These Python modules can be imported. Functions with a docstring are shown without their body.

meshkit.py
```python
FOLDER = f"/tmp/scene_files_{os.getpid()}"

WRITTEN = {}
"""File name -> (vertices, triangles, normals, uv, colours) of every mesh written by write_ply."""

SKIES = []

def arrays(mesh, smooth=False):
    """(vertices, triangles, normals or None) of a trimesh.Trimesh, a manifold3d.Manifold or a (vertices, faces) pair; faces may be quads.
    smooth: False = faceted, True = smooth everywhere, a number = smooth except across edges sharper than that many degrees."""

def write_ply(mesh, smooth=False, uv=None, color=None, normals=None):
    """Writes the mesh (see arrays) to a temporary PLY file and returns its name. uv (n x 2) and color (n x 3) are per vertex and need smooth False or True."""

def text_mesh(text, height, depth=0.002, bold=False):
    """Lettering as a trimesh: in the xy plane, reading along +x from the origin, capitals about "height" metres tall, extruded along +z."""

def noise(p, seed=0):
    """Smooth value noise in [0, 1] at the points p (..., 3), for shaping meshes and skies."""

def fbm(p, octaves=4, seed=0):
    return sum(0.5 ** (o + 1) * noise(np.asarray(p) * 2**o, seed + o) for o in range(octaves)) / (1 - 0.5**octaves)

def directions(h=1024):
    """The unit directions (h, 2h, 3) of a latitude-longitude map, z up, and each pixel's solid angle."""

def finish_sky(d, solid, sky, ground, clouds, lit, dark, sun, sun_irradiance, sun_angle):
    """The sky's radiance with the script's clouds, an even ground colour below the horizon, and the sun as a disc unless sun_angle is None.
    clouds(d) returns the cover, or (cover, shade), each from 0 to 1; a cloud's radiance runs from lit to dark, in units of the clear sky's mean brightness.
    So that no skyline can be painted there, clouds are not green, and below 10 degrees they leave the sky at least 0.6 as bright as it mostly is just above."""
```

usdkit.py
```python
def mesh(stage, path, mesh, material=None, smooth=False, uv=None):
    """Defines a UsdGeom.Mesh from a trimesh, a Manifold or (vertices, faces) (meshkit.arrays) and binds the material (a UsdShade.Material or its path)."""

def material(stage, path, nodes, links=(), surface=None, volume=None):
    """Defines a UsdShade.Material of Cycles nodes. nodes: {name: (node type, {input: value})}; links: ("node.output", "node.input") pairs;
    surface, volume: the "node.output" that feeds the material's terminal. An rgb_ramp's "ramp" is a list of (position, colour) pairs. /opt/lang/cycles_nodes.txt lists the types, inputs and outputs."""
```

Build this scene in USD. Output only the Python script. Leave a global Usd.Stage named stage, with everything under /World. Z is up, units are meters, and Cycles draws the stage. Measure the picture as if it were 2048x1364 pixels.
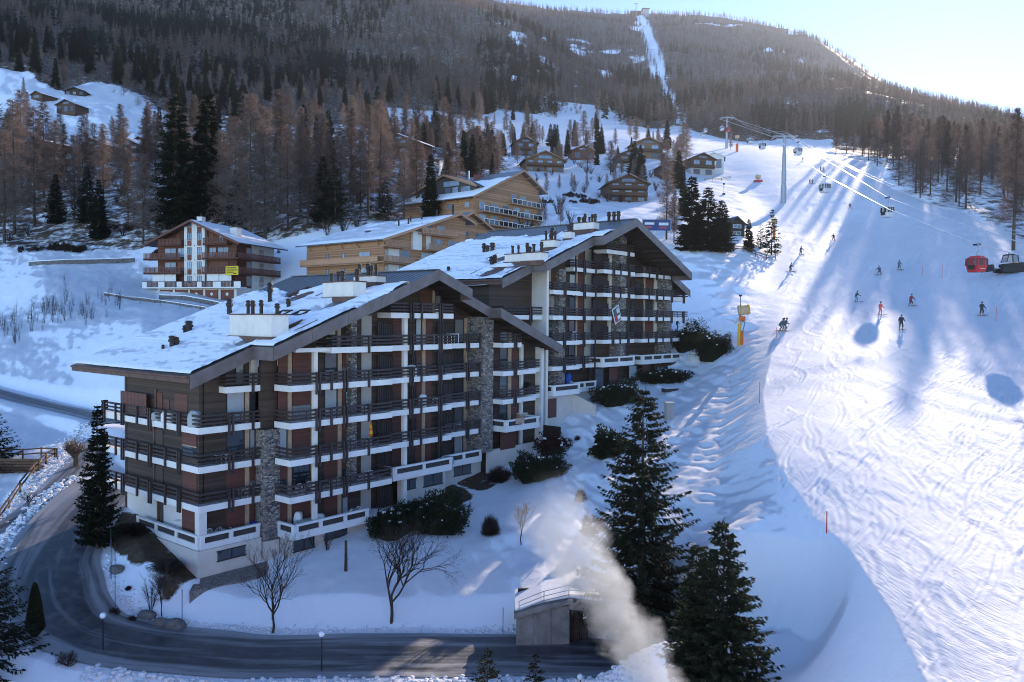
import math, random
import numpy as np, trimesh, usdkit, meshkit
from pxr import Usd, UsdGeom, UsdLux, UsdShade, Gf, Sdf, Vt
from scipy.interpolate import RBFInterpolator, RegularGridInterpolator
from scipy.ndimage import zoom, gaussian_filter

stage = Usd.Stage.CreateInMemory()
UsdGeom.SetStageUpAxis(stage, 'Z')
UsdGeom.SetStageMetersPerUnit(stage, 1.0)
UsdGeom.Xform.Define(stage, '/World')
UsdGeom.Scope.Define(stage, '/World/Looks')
RNG = np.random.default_rng(11)
random.seed(11)

# ------------------------------------------------------------------ camera (the drone hovers at the origin), sky, sun, exposure
FPX, PITCH, ROLL = 1592.0, math.radians(1.49), math.radians(0.51)
CP, SP, CR, SR = math.cos(PITCH), math.sin(PITCH), math.cos(ROLL), math.sin(ROLL)
cam = UsdGeom.Camera.Define(stage, '/World/camera')
_up = np.array([0, SP, CP])
_right = np.array([CR, 0, 0]) + SR * _up
_upv = np.array([-SR, 0, 0]) + CR * _up
_back = -np.array([0, CP, -SP])
M = np.eye(4); M[0, :3], M[1, :3], M[2, :3] = _right, _upv, _back
cam.AddTransformOp().Set(Gf.Matrix4d(M.tolist()))
cam.CreateHorizontalApertureAttr(36.0)
cam.CreateVerticalApertureAttr(36.0 * 682 / 1024)
cam.CreateFocalLengthAttr(36.0 * FPX / 2048)
cam.CreateClippingRangeAttr(Gf.Vec2f(0.5, 20000))
EXPOSURE = 1.1
cam.CreateExposureAttr(EXPOSURE)

SUN_EL, SUN_AZ = math.radians(19.3), math.radians(26.8)          # azimuth: atan2(x, y)
TO_SUN = np.array([math.sin(SUN_AZ) * math.cos(SUN_EL), math.cos(SUN_AZ) * math.cos(SUN_EL), math.sin(SUN_EL)])
dome = UsdLux.DomeLight.Define(stage, '/World/sky')
skymat = usdkit.material(stage, '/World/Looks/sky_air', {
    's': ('sky_texture', {'sky_type': 'single_scattering', 'sun_disc': False, 'sun_elevation': SUN_EL, 'sun_rotation': SUN_AZ,
                          'altitude': 1400.0, 'air_density': 1.0, 'aerosol_density': 0.02, 'ozone_density': 2.2}),
    'w': ('mix', {'mix_type': 'multiply', 'fac': 1.0, 'color2': (.81, .935, 1.16)}), 'b': ('background_shader', {'strength': 0.105})}, [('s.color', 'w.color1'), ('w.color', 'b.color')], surface='b.background')
UsdShade.MaterialBindingAPI.Apply(dome.GetPrim()).Bind(skymat)
sun = UsdLux.DistantLight.Define(stage, '/World/sun')
sun.CreateIntensityAttr(0.98); sun.CreateAngleAttr(0.5)
sun.CreateColorAttr(Gf.Vec3f(1.0, 0.84, 0.72))
sun.GetPrim().CreateAttribute('inputs:normalize', Sdf.ValueTypeNames.Bool).Set(True)
_z = TO_SUN; _x = np.cross([0, 0, 1], _z); _x /= np.linalg.norm(_x); _y = np.cross(_z, _x)
M = np.eye(4); M[0, :3], M[1, :3], M[2, :3] = _x, _y, _z
sun.AddTransformOp().Set(Gf.Matrix4d(M.tolist()))


# ------------------------------------------------------------------ helpers
def ray(px, py):
    """direction of a point of the 2048 x 1364 photograph, seen from the drone"""
    dx, dy = px - 1024.0, py - 682.0
    xc = (dx * CR + dy * SR) / FPX; yc = -(-dx * SR + dy * CR) / FPX
    return np.array([xc, CP + yc * SP, yc * CP - SP])
def at(px, py, D):
    r = ray(px, py); return r * (D / r[1])

_used = {}
def path_for(name, parent='/World'):
    parent = str(parent.GetPath()) if hasattr(parent, 'GetPath') else parent
    k = (parent, name); n = _used.get(k, 0); _used[k] = n + 1
    return f'{parent}/{name}' if n == 0 else f'{parent}/{name}_{n:03d}'
def tag(p, label=None, cat=None, group=None, kind=None):
    p = p.GetPrim()
    for k, v in (('label', label), ('category', cat), ('group', group), ('kind', kind)):
        if v: p.SetCustomDataByKey(k, v)
    return p
def thing(name, label=None, cat=None, loc=(0, 0, 0), rotz=0.0, group=None, scale=None, kind=None):
    x = UsdGeom.Xform.Define(stage, path_for(name))
    x.AddTranslateOp().Set(Gf.Vec3d(*[float(c) for c in loc]))
    if rotz: x.AddRotateZOp().Set(float(math.degrees(rotz)))
    if scale is not None: x.AddScaleOp().Set(Gf.Vec3f(*[float(c) for c in (scale if np.ndim(scale) else (scale,) * 3)]))
    return tag(x, label, cat, group, kind)
def copy_of(proto, name, label, cat, loc, rotz=0.0, group=None, scale=None):
    p = thing(name, label, cat, loc, rotz, group, scale)
    p.GetReferences().AddInternalReference(proto.GetPath()); p.SetInstanceable(True)
    return p
def klass(name):
    """a class prim (not drawn itself) that copies refer to"""
    return stage.CreateClassPrim('/' + name)

BOXF = np.array([[0, 2, 1], [0, 3, 2], [4, 5, 6], [4, 6, 7], [0, 1, 5], [0, 5, 4], [1, 2, 6], [1, 6, 5], [2, 3, 7], [2, 7, 6], [3, 0, 4], [3, 4, 7]])
class MB:
    """collects boxes, bars, prisms and tubes; build() makes them one mesh prim"""
    def __init__(s): s.v, s.f, s.n = [], [], 0
    def add(s, v, f):
        v = np.asarray(v, float); f = np.asarray(f, int)
        if f.shape[1] == 4: f = np.vstack([f[:, [0, 1, 2]], f[:, [0, 2, 3]]])
        s.v.append(v); s.f.append(f + s.n); s.n += len(v); return s
    def box(s, x0, x1, y0, y1, z0, z1):
        return s.add([(x0, y0, z0), (x1, y0, z0), (x1, y1, z0), (x0, y1, z0), (x0, y0, z1), (x1, y0, z1), (x1, y1, z1), (x0, y1, z1)], BOXF)
    def hexa(s, pts): return s.add(pts, BOXF)              # 8 corners, ordered as in box
    def bar(s, a, b, w, h=None):
        """a rectangular bar from a to b"""
        a, b = np.asarray(a, float), np.asarray(b, float); d = b - a; L = np.linalg.norm(d)
        if L < 1e-6: return s
        d /= L; up = np.array([0, 0, 1.0]) if abs(d[2]) < .95 else np.array([1.0, 0, 0])
        x = np.cross(d, up); x /= np.linalg.norm(x); y = np.cross(x, d); h = w if h is None else h
        q = [(-.5, -.5), (.5, -.5), (.5, .5), (-.5, .5)]
        return s.add([a + x * w * i + y * h * j for i, j in q] + [b + x * w * i + y * h * j for i, j in q], BOXF)
    def tube(s, pts, r, n=6, cap=True):
        pts = np.asarray(pts, float); r = np.broadcast_to(np.asarray(r, float), (len(pts),)); base = s.n
        t = np.gradient(pts, axis=0); t /= np.maximum(np.linalg.norm(t, axis=1, keepdims=True), 1e-9)
        ref = np.array([0, 0, 1.0]) if abs(t[:, 2]).mean() < .8 else np.array([1.0, 0, 0])
        x = np.cross(t, ref); x /= np.maximum(np.linalg.norm(x, axis=1, keepdims=True), 1e-9); y = np.cross(t, x)
        a = np.arange(n) / n * 2 * np.pi
        v = (pts[:, None] + r[:, None, None] * (x[:, None] * np.cos(a)[None, :, None] + y[:, None] * np.sin(a)[None, :, None])).reshape(-1, 3)
        i = np.arange(len(pts) - 1)[:, None] * n; j = np.arange(n)[None]; k = (j + 1) % n
        f = np.stack([i + j, i + n + j, i + n + k, i + k], -1).reshape(-1, 4)
        s.add(v, f)
        if cap:
            for o, flip in ((0, 1), ((len(pts) - 1) * n, 0)):
                ff = np.array([[o, o + q, o + q + 1] for q in range(1, n - 1)])
                s.f.append((ff[:, ::-1] if not flip else ff) + base)
        return s
    def prism(s, poly, y0, y1):
        """polygon in (x, z) (convex or earcut-able) extruded along y"""
        from shapely.geometry import Polygon
        m = trimesh.creation.extrude_polygon(Polygon(poly), y1 - y0, engine='earcut')
        v = np.array(m.vertices)
        return s.add(np.stack([v[:, 0], v[:, 2] + y0, v[:, 1]], 1), np.array(m.faces)[:, ::-1])
    def lathe(s, prof, n=10, c=(0, 0, 0)):
        prof = np.asarray(prof, float); a = np.arange(n) / n * 2 * np.pi
        v = np.stack([prof[:, None, 0] * np.cos(a), prof[:, None, 0] * np.sin(a), np.repeat(prof[:, 1:2], n, 1)], -1).reshape(-1, 3) + np.asarray(c)
        i = np.arange(len(prof) - 1)[:, None] * n; j = np.arange(n)[None]; k = (j + 1) % n
        return s.add(v, np.stack([i + j, i + k, i + n + k, i + n + j], -1).reshape(-1, 4))
    def mesh(s, m): return s.add(m.vertices, m.faces)
    def arrays(s): return np.vstack(s.v), np.vstack(s.f)
    def build(s, name, mat, parent='/World', smooth=False, label=None):
        if not s.v: return None
        m = usdkit.mesh(stage, path_for(name, parent), s.arrays(), mat, smooth=smooth)
        if label: tag(m, label)
        return m.GetPrim()
def bx(x0, x1, y0, y1, z0, z1): return MB().box(min(x0, x1), max(x0, x1), min(y0, y1), max(y0, y1), min(z0, z1), max(z0, z1))

# ------------------------------------------------------------------ materials
def mat(name, nodes, links, surface='p.BSDF', volume=None): return usdkit.material(stage, '/World/Looks/' + name, nodes, links, surface=surface, volume=volume)
def plain(name, c, rough=.6, var=.25, scale=3.0, spec=.3, metallic=0.0, bump=0.0, stretch=(1, 1, 1), rnd=0.0):
    """a colour with uneven grain; rnd: how far tone differs from piece to piece"""
    lo, hi = [max(0, q * (1 - var)) for q in c], [min(1, q * (1 + var)) for q in c]
    nodes = {'g': ('texture_coordinate', {}), 'm': ('mapping', {'scale': stretch}), 'n': ('noise_texture', {'scale': scale, 'detail': 5.0, 'roughness': .62}),
             'r': ('rgb_ramp', {'ramp': [(.3, lo), (.7, hi)]}), 'p': ('principled_bsdf', {'roughness': rough, 'specular_ior_level': spec, 'metallic': metallic})}
    links = [('g.object', 'm.vector'), ('m.vector', 'n.vector'), ('n.fac', 'r.fac')]
    if rnd:
        nodes |= {'o': ('object_info', {}), 'q': ('map_range', {'to_min': 1 - rnd, 'to_max': 1 + rnd}), 'h': ('hsv', {})}
        links += [('o.random', 'q.value'), ('q.result', 'h.value'), ('r.color', 'h.color'), ('h.color', 'p.base_color')]
    else: links += [('r.color', 'p.base_color')]
    if bump:
        nodes['b'] = ('bump', {'strength': bump, 'distance': .02}); links += [('n.fac', 'b.height'), ('b.normal', 'p.normal')]
    return mat(name, nodes, links)
def planks(name, c, pitch=.16, rough=.65, var=.35, axis='z', dark=.45):
    """boards whose joints show as dark grooves, uneven tone from board to board"""
    nodes = {'g': ('texture_coordinate', {}), 's': ('separate_xyz', {}), 'd': ('math', {'math_type': 'divide', 'value2': pitch}), 'fl': ('math', {'math_type': 'floor'}), 'fr': ('math', {'math_type': 'fraction'}),
             'w': ('white_noise_texture', {'dimensions': '1D'}), 'n': ('noise_texture', {'scale': 2.5, 'detail': 6.0}), 'm': ('mapping', {'scale': (1, 1, 9) if axis == 'z' else (9, 9, 1)}),
             'mx': ('math', {'math_type': 'multiply_add', 'value2': .5}), 'r': ('rgb_ramp', {'ramp': [(.25, [q * (1 - var) for q in c]), (.85, [min(1, q * (1 + var)) for q in c])]}),
             'gr': ('rgb_ramp', {'ramp': [(0, (dark,) * 3), (.1, (1, 1, 1)), (.92, (1, 1, 1)), (1, (dark,) * 3)]}), 'mul': ('mix', {'mix_type': 'multiply', 'fac': 1.0}),
             'b': ('bump', {'strength': .6, 'distance': .02}), 'p': ('principled_bsdf', {'roughness': rough, 'specular_ior_level': .25})}
    links = [('g.object', 's.vector'), (f's.{"z" if axis == "z" else "x"}', 'd.value1'), ('d.value', 'fl.value1'), ('d.value', 'fr.value1'), ('fl.value', 'w.w'), ('g.object', 'm.vector'), ('m.vector', 'n.vector'),
             ('n.fac', 'mx.value1'), ('w.value', 'mh.value1'), ('mh.value', 'mx.value3'), ('mx.value', 'r.fac'), ('fr.value', 'gr.fac'), ('r.color', 'mul.color1'), ('gr.color', 'mul.color2'), ('mul.color', 'p.base_color'), ('gr.color', 'bw.color'), ('bw.val', 'b.height'), ('b.normal', 'p.normal')]
    nodes |= {'mh': ('math', {'math_type': 'multiply', 'value2': .5}), 'bw': ('rgb_to_bw', {})}
    return mat(name, nodes, links)

def snow(name, tracks=0.0, dirt=0.0, lumps=.5, attr=None, base=(.83, .845, .87)):
    """settled snow: fine grain and lumps; tracks: ski furrows; attr: mesh primvar that says where ground and brush show through"""
    nodes = {'g': ('geometry', {}), 'n1': ('noise_texture', {'scale': 1.3, 'detail': 7.0, 'roughness': .6}), 'n2': ('noise_texture', {'scale': 9.0, 'detail': 4.0}),
             'add': ('math', {'math_type': 'multiply_add', 'value2': .25}), 'b': ('bump', {'strength': 1.0, 'distance': .11 * lumps}),
             'p': ('principled_bsdf', {'base_color': base, 'roughness': .74, 'specular_ior_level': .10})}
    links = [('g.position', 'n1.vector'), ('g.position', 'n2.vector'), ('n2.fac', 'add.value1'), ('n1.fac', 'add.value3'), ('add.value', 'b.height')]
    last = 'b.normal'
    if tracks:
        prev = 'b.normal'; nodes['run'] = ('attribute', {'attribute': 'run'})
        for k, (rot, st, sc, dist) in enumerate([(.42, (6, .30, .3), .50, .006), (.06, (5, .22, .3), .70, .006), (.95, (6, .30, .3), .42, .006), (-.35, (6, .22, .3), .5, .005)]):
            nodes |= {f'tm{k}': ('mapping', {'rotation': (0, 0, rot), 'scale': st}), f'tn{k}': ('noise_texture', {'scale': sc, 'detail': 3.0, 'roughness': .5, 'distortion': .9}),
                      f'tr{k}': ('rgb_ramp', {'ramp': [(0, (0, 0, 0)), (.462, (0, 0, 0)), (.49, (1, 1, 1)), (.51, (1, 1, 1)), (.538, (0, 0, 0)), (1, (0, 0, 0))]}),
                      f'tb{k}': ('bump', {'strength': 1.0, 'distance': dist * tracks, 'invert': True})}
            nodes |= {f'tc{k}': ('rgb_to_bw', {}), f'tw{k}': ('math', {'math_type': 'multiply'})}
            links += [('g.position', f'tm{k}.vector'), (f'tm{k}.vector', f'tn{k}.vector'), (f'tn{k}.fac', f'tr{k}.fac'), (f'tr{k}.color', f'tc{k}.color'), (f'tc{k}.val', f'tw{k}.value1'), ('run.fac', f'tw{k}.value2'), (f'tw{k}.value', f'tb{k}.height'), (prev, f'tb{k}.normal')]
            prev = f'tb{k}.normal'
        last = prev
    links.append((last, 'p.normal'))
    if attr:
        nodes |= {'a': ('attribute', {'attribute': attr}), 'n3': ('noise_texture', {'scale': .35, 'detail': 8.0, 'roughness': .7}), 'n4': ('noise_texture', {'scale': 2.2, 'detail': 6.0, 'roughness': .7}),
                  'am': ('math', {'math_type': 'add'}), 'r3': ('rgb_ramp', {'ramp': [(0, (0, 0, 0)), (.86, (0, 0, 0)), (1.0, (1, 1, 1))]}),
                  'r4': ('rgb_ramp', {'ramp': [(.3, (.045, .032, .022)), (.7, (.12, .085, .055))]}), 'mx': ('mix', {'color1': base})}
        links += [('g.position', 'n3.vector'), ('g.position', 'n4.vector'), ('a.fac', 'am.value1'), ('n3.fac', 'am.value2'), ('am.value', 'r3.fac'), ('n4.fac', 'r4.fac'), ('r4.color', 'mx.color2'), ('r3.color', 'mx.fac'), ('mx.color', 'p.base_color')]
    return mat(name, nodes, links)
M_SNOW = snow('snow_ground', tracks=1.0, attr='bare')
M_SNOW_ROOF = snow('snow_roof', lumps=.35)
M_SNOW_BANK = snow('snow_bank', lumps=1.6, base=(.78, .78, .79))
# ------------------------------------------------------------------ terrain: one surface, height over distance t at (a = x / y, D = y)
L_PTS = [  # (px, py, D) seen in the photograph, left of the groomed run
 (-300,1364,46),(0,1364,48),(250,1364,48),(500,1364,48),(750,1364,48.5),(1000,1364,49),(1200,1364,48),(1330,1364,47.2),(1400,1450,41.5),(1450,1400,37),(1560,1364,36.5),(1680,1400,33.5),
 (0,1500,41),(500,1500,42),(1000,1500,42),(1300,1500,39),(1500,1550,33),(0,1900,29),(600,1900,29),(1100,1900,29),(1500,1900,24),(2000,2200,17),
 (100,1180,53.5),(160,1230,52),(300,1260,51),(500,1295,50.5),(800,1312,51.5),(1100,1315,51.5),(1250,1318,50.5),
 (110,1080,59),(170,1010,65),(230,975,69),(0,1180,53),(0,1080,60),(30,1030,65),(0,960,72),(100,960,71),(150,930,74),(0,900,79),(100,900,78),(0,820,93),(100,835,92),(180,855,88),(-200,1000,66),(-250,850,88),
 (300,1180,53),(240,1130,56),(410,1163,56.8),(330,1090,60),(245,1000,65.5),(600,1130,60.5),(500,1200,56),(700,1200,56),(700,1098,63.5),(750,1075,66),(900,1015,72.5),(850,1100,64),(850,1200,57.5),(985,955,80),(1060,905,86),
 (1000,1150,60),(1100,1180,57.5),(1050,1050,67),(1150,1100,62.5),(1130,960,77),(1180,860,86),(1250,800,95),(1330,775,102),(1230,920,79),(1300,850,87),(1300,1000,66),(1290,1140,52.5),(1400,1000,61),(1420,1150,46),(1400,1270,42),
 (1460,900,69),(1480,800,86),(1470,1050,52),(1500,1200,41),(1600,1300,38.5),(1500,1000,56.5),(1515,870,67),(1540,950,58),(1565,1030,50.5),(1595,1110,45),(1650,1190,43),(1730,1364,34),(1700,1300,37),(1600,1250,39.5),(1560,1150,44.5),
 (1400,745,107),(1370,710,114),(1440,680,112),(1490,687,108),(1510,740,94),(1540,660,112),(1400,640,122),(1440,600,127),(1400,550,140),(1500,560,142),(1440,500,160),(1400,480,168),(1550,500,172),(1300,470,170),(1250,450,178),
 (1200,440,190),(1480,478,168),(1550,478,178),(1440,420,215),(1540,420,232),(1500,370,290),(1410,350,320),(1250,405,235),(1100,370,245),(1150,420,210),(1078,474,190),(1200,345,290),(1100,340,290),(1000,330,300),(1300,320,315),(1350,300,370),(1480,300,410),(1420,290,430),
 (1000,285,420),(1150,280,430),(1250,275,420),(1100,250,520),(1200,230,620),(1150,208,720),(1300,260,560),
 (300,870,80),(150,760,103),(0,760,104),(250,700,108),(100,690,116),(0,660,122),(300,660,113),(400,640,122),(200,620,134),(0,600,140),(100,548,150),(0,565,150),(330,608,140),(450,610,139),(316,605,150),(500,606,149),(360,545,160),(270,592,146),(440,603,152),(540,600,150),
 (600,578,150),(700,580,138),(800,570,138),(900,565,142),(960,540,150),(130,530,163),(560,530,165),(620,480,175),(100,485,182),(0,490,180),(300,445,192),(450,435,190),(600,440,182),(770,425,190),(850,425,202),(950,490,165),(860,470,165),(1040,482,181),
 (0,420,215),(150,400,222),(300,370,240),(450,370,230),(600,360,235),(750,350,235),(850,345,240),(950,335,260),
 (0,330,270),(100,325,280),(265,308,315),(200,300,320),(400,300,310),(600,300,300),(700,295,310),(800,300,320),(900,290,370),(860,250,450),(930,255,440),(750,235,470),(900,235,500),
 (100,250,360),(200,230,385),(300,260,370),(147,190,430),(250,190,450),(50,135,480),(0,125,490),(-200,110,500),(400,200,500),(500,230,450),(600,200,520),
 (0,90,650),(200,95,680),(400,100,720),(600,120,760),(800,160,720),(1000,190,720),(900,120,900),(1080,180,760),
 (0,20,900),(200,20,950),(400,20,1000),(600,30,1050),(800,50,1100),(950,80,1050),(1060,110,980),(1120,160,860),(1010,35,1250),
 (0,-60,1250),(300,-60,1300),(600,-30,1400),(800,-10,1450),(930,5,1420),(0,-150,1700),(300,-130,1800),(600,-70,1900),(800,-20,1900),
 (0,-220,2400),(400,-160,2600),(700,-30,2600),(-400,-250,2400),(-400,20,900),(-400,200,420),(-400,330,270),(-400,490,180),(-400,600,140),(-400,760,100),(-400,1100,58),(-400,-60,1250),
 (1200,180,1000),(1300,200,900),(1200,110,1500),(1100,60,1800),(1300,120,1450),(1400,180,1100),(1280,70,1950),(1400,100,1650),(1180,60,1900),
 (1050,6,2300),(1150,16,2350),(1262,24,2400),(1400,34,2400),(1500,46,2350),(1620,68,2250),
 (1000,60,3300),(1262,70,3600),(1620,130,3500),(500,0,3600),(0,-150,3600),(2000,260,3400),(-400,-150,3600),
]
R_PTS = [  # the groomed run and the wood to its right
 (2048,1364,30),(1950,1364,32),(2300,1364,28),(2048,1200,35.5),(1900,1200,37.5),(2048,1050,43),(1850,1050,45),(1720,1000,50),(2048,900,55),(1900,880,58),(1700,880,59),(1600,880,62),(2048,780,71),(1850,760,76),(1650,760,78),
 (2300,1100,38),(2300,800,62),(2500,640,90),
 (1800,659,99),(1650,690,93),(2000,690,90),(1962,631,110),(1712,604,124),(1600,620,118),(1850,600,120),(2048,600,112),(1600,550,148),(1700,540,150),(1850,545,138),(2048,550,120),(1600,508,168),(1667,481,185),(1760,548,146),(1798,539,148),
 (1700,450,205),(1800,470,180),(1950,505,150),(2048,515,142),(1620,430,222),(1700,400,235),(1800,410,215),(1900,440,185),(2000,470,168),(1620,370,275),(1700,350,285),(1780,370,255),(1850,390,235),(1950,410,220),(2048,430,205),
 (1640,338,325),(1600,318,365),(1560,306,400),(1680,318,360),(1750,330,320),(1850,350,290),(2000,370,270),(1540,300,420),(1620,308,410),(1700,312,400),
 (2300,470,150),(2300,400,230),(2400,330,300),(1800,320,400),(1900,325,400),(2048,330,380),
 (1600,2200,17),(2048,2200,16),
 (1500,280,620),(1600,275,620),(1700,270,640),(1850,290,600),(2000,300,560),(2300,320,520),
 (1500,220,900),(1620,210,950),(1750,230,900),(1900,255,850),(2048,275,800),(1400,240,700),
 (1500,150,1400),(1600,140,1500),(1680,170,1350),(1750,200,1250),(1850,230,1150),(1950,250,1100),(2048,265,1050),
 (1500,80,1900),(1620,90,1950),(1680,116,1850),(1750,174,1700),(1850,216,1550),(1950,240,1450),(2048,258,1400),(2300,305,1300),(2700,380,1200),
 (1690,180,3000),(1800,240,2800),(2000,290,2600),(2400,350,2400),
 (1400,34,2400),(1500,46,2350),(1620,68,2250),(1262,70,3600),(1300,120,1450),(1620,130,3500),(2000,260,3400),
]
LIP = [(1960,1500,27),(1850,1364,33),(1790,1240,37.5),(1720,1130,43),(1660,1060,47.5),(1600,990,53),(1560,930,58),(1535,870,65),(1525,790,78),(1540,720,91),(1562,640,113),(1568,560,146),(1570,480,188),(1583,430,225),(1562,380,270),(1520,330,340),(1484,300,410)]
R_PTS = [(px, py, D * np.interp(py, [780, 1364], [1, .84])) for px, py, D in R_PTS]
LIP = [(px, py, D * np.interp(py, [780, 1364], [1, .86])) for px, py, D in LIP]
def _at(pts):
    r = np.array([ray(p[0], p[1]) for p in pts]); return np.stack([r[:, 0] / r[:, 1], np.log([p[2] for p in pts]), r[:, 2] / r[:, 1]], 1)
_L, _R, _P = _at(L_PTS), _at(R_PTS + LIP), _at(LIP)
_far = _R[:, 1] > math.log(560)
_L = np.vstack([_L, _R[_far]]); _lf = _L[:, 1] > math.log(560)
_q, _i = np.unique(np.round(_L[:, :2], 4), axis=0, return_index=True); _L = _L[_i]
_near = _L[:, 1] > math.log(700)
_R = np.vstack([_R, _L[_near]]); _q, _i = np.unique(np.round(_R[:, :2], 4), axis=0, return_index=True); _R = _R[_i]
KA, KD = 4.0, 1.5
A_ALL = np.linspace(-1.25, 1.35, 150); D_ALL = np.linspace(math.log(4.0), math.log(4300), 170)
_ga, _gd = np.meshgrid(A_ALL, D_ALL, indexing='ij')
_pts = np.stack([_ga.ravel() * KA, _gd.ravel() * KD], 1)
def _fit(p):
    x = np.stack([p[:, 0] * KA, p[:, 1] * KD], 1)
    return RBFInterpolator(x, p[:, 2], kernel='linear', neighbors=60)(_pts).reshape(_ga.shape)
T_L, T_R = gaussian_filter(_fit(_L), (.8, .9), mode='nearest'), gaussian_filter(_fit(_R), (.8, .9), mode='nearest')
_il, _ir = RegularGridInterpolator((A_ALL, D_ALL), T_L, bounds_error=False, fill_value=None), RegularGridInterpolator((A_ALL, D_ALL), T_R, bounds_error=False, fill_value=None)
_o = np.argsort(_P[:, 1]); LIP_D, LIP_A = _P[_o, 1], _P[_o, 0]
def smooth01(x): x = np.clip(x, 0, 1); return x * x * (3 - 2 * x)
def run_side(a, d):
    """0 left of the run's bank, 1 on the run; a, d = x / y, ln y"""
    D = np.exp(d); lip = np.interp(d, LIP_D, LIP_A)
    w = np.interp(D, [25, 45, 60, 90, 150, 400], [3.2, 3.6, 3.8, 4.5, 8.0, 30.0]) / D
    q = np.clip(1 + (a - lip) / w, 0, 1)
    k = smooth01((130 - D) / 40)
    return q ** 1.3 * k + smooth01(q) * (1 - k)

ROADS = []       # (points n x 3, half width): the ground is cut down to these
def base_t(a, d):
    q = np.stack([a, d], -1); m = run_side(a, d); D = np.exp(d)
    off = np.maximum(np.interp(d, LIP_D, LIP_A) - a, 0) * D                       # metres left of the lip
    drop = np.interp(D, [24, 30, 45, 58, 72, 95], [0, 0, 0, .2, .3, 0]) * np.exp(-(off / 13) ** 2)
    return _il(q) * (1 - m) + _ir(q) * m - (1 - m) * drop / D
def base_z(x, y):
    x, y = np.asarray(x, float), np.maximum(np.asarray(y, float), 4.1)
    return base_t(x / y, np.log(y)) * y
def forest_mask(a, D):
    """1 where trees and brush stand (read off the photograph by direction and distance)"""
    px = 1024 + a * FPX
    m = np.zeros_like(a)
    wob = (meshkit.noise(np.stack([a * 14, np.log(D) * 9, 0 * a], -1), 3) - .5)
    left = smooth01((D - 172 - 20 * wob) / 10) * smooth01((1000 + 120 * wob - px) / 40)
    clear = np.zeros_like(a)                                            # snow fields inside the wood
    for (cx, cd, sx, sd, tilt) in [(170, 395, 150, 95, -.12), (60, 455, 120, 70, -.1), (830, 470, 90, 60, 0), (330, 370, 60, 40, 0), (900, 440, 100, 60, 0), (1110, 300, 100, 80, 0)]:
        e = ((px - cx) / sx) ** 2 + ((D - cd - tilt * (px - cx)) / sd) ** 2
        clear = np.maximum(clear, smooth01(1.5 - e - .5 * wob))
    m = np.maximum(m, left * (1 - clear))
    mtn = smooth01((D - 560 - 160 * wob + np.where(px < 700, 90, 0)) / 40) * (1 - .9 * smooth01(1 - np.abs(px - 1170 - 40 * wob) / 110) * smooth01((760 - D) / 40))
    cut = smooth01(1 - np.abs(px - np.interp(D, [700, 1000, 1400, 1950, 2420], [1352, 1322, 1305, 1284, 1270]) - 6 * wob) / (np.interp(D, [700, 1100, 1500, 2400], [14, 20, 22, 12]))) * (D > 650)
    gap = smooth01((meshkit.fbm(np.stack([a * 26, np.log(np.maximum(D, 1)) * 16, 0 * a], -1), 3, 63) - .74) / .06)
    m = np.maximum(m, mtn * (1 - cut) * (1 - .9 * gap))
    right = smooth01((px - np.interp(D, [120, 150, 185, 215, 250, 300, 360, 420], [2300, 2060, 1960, 1850, 1760, 1740, 1700, 1640]) - 30 * wob) / 25) * (D > 130)
    return np.clip(np.maximum(m, right), 0, 1)
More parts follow.
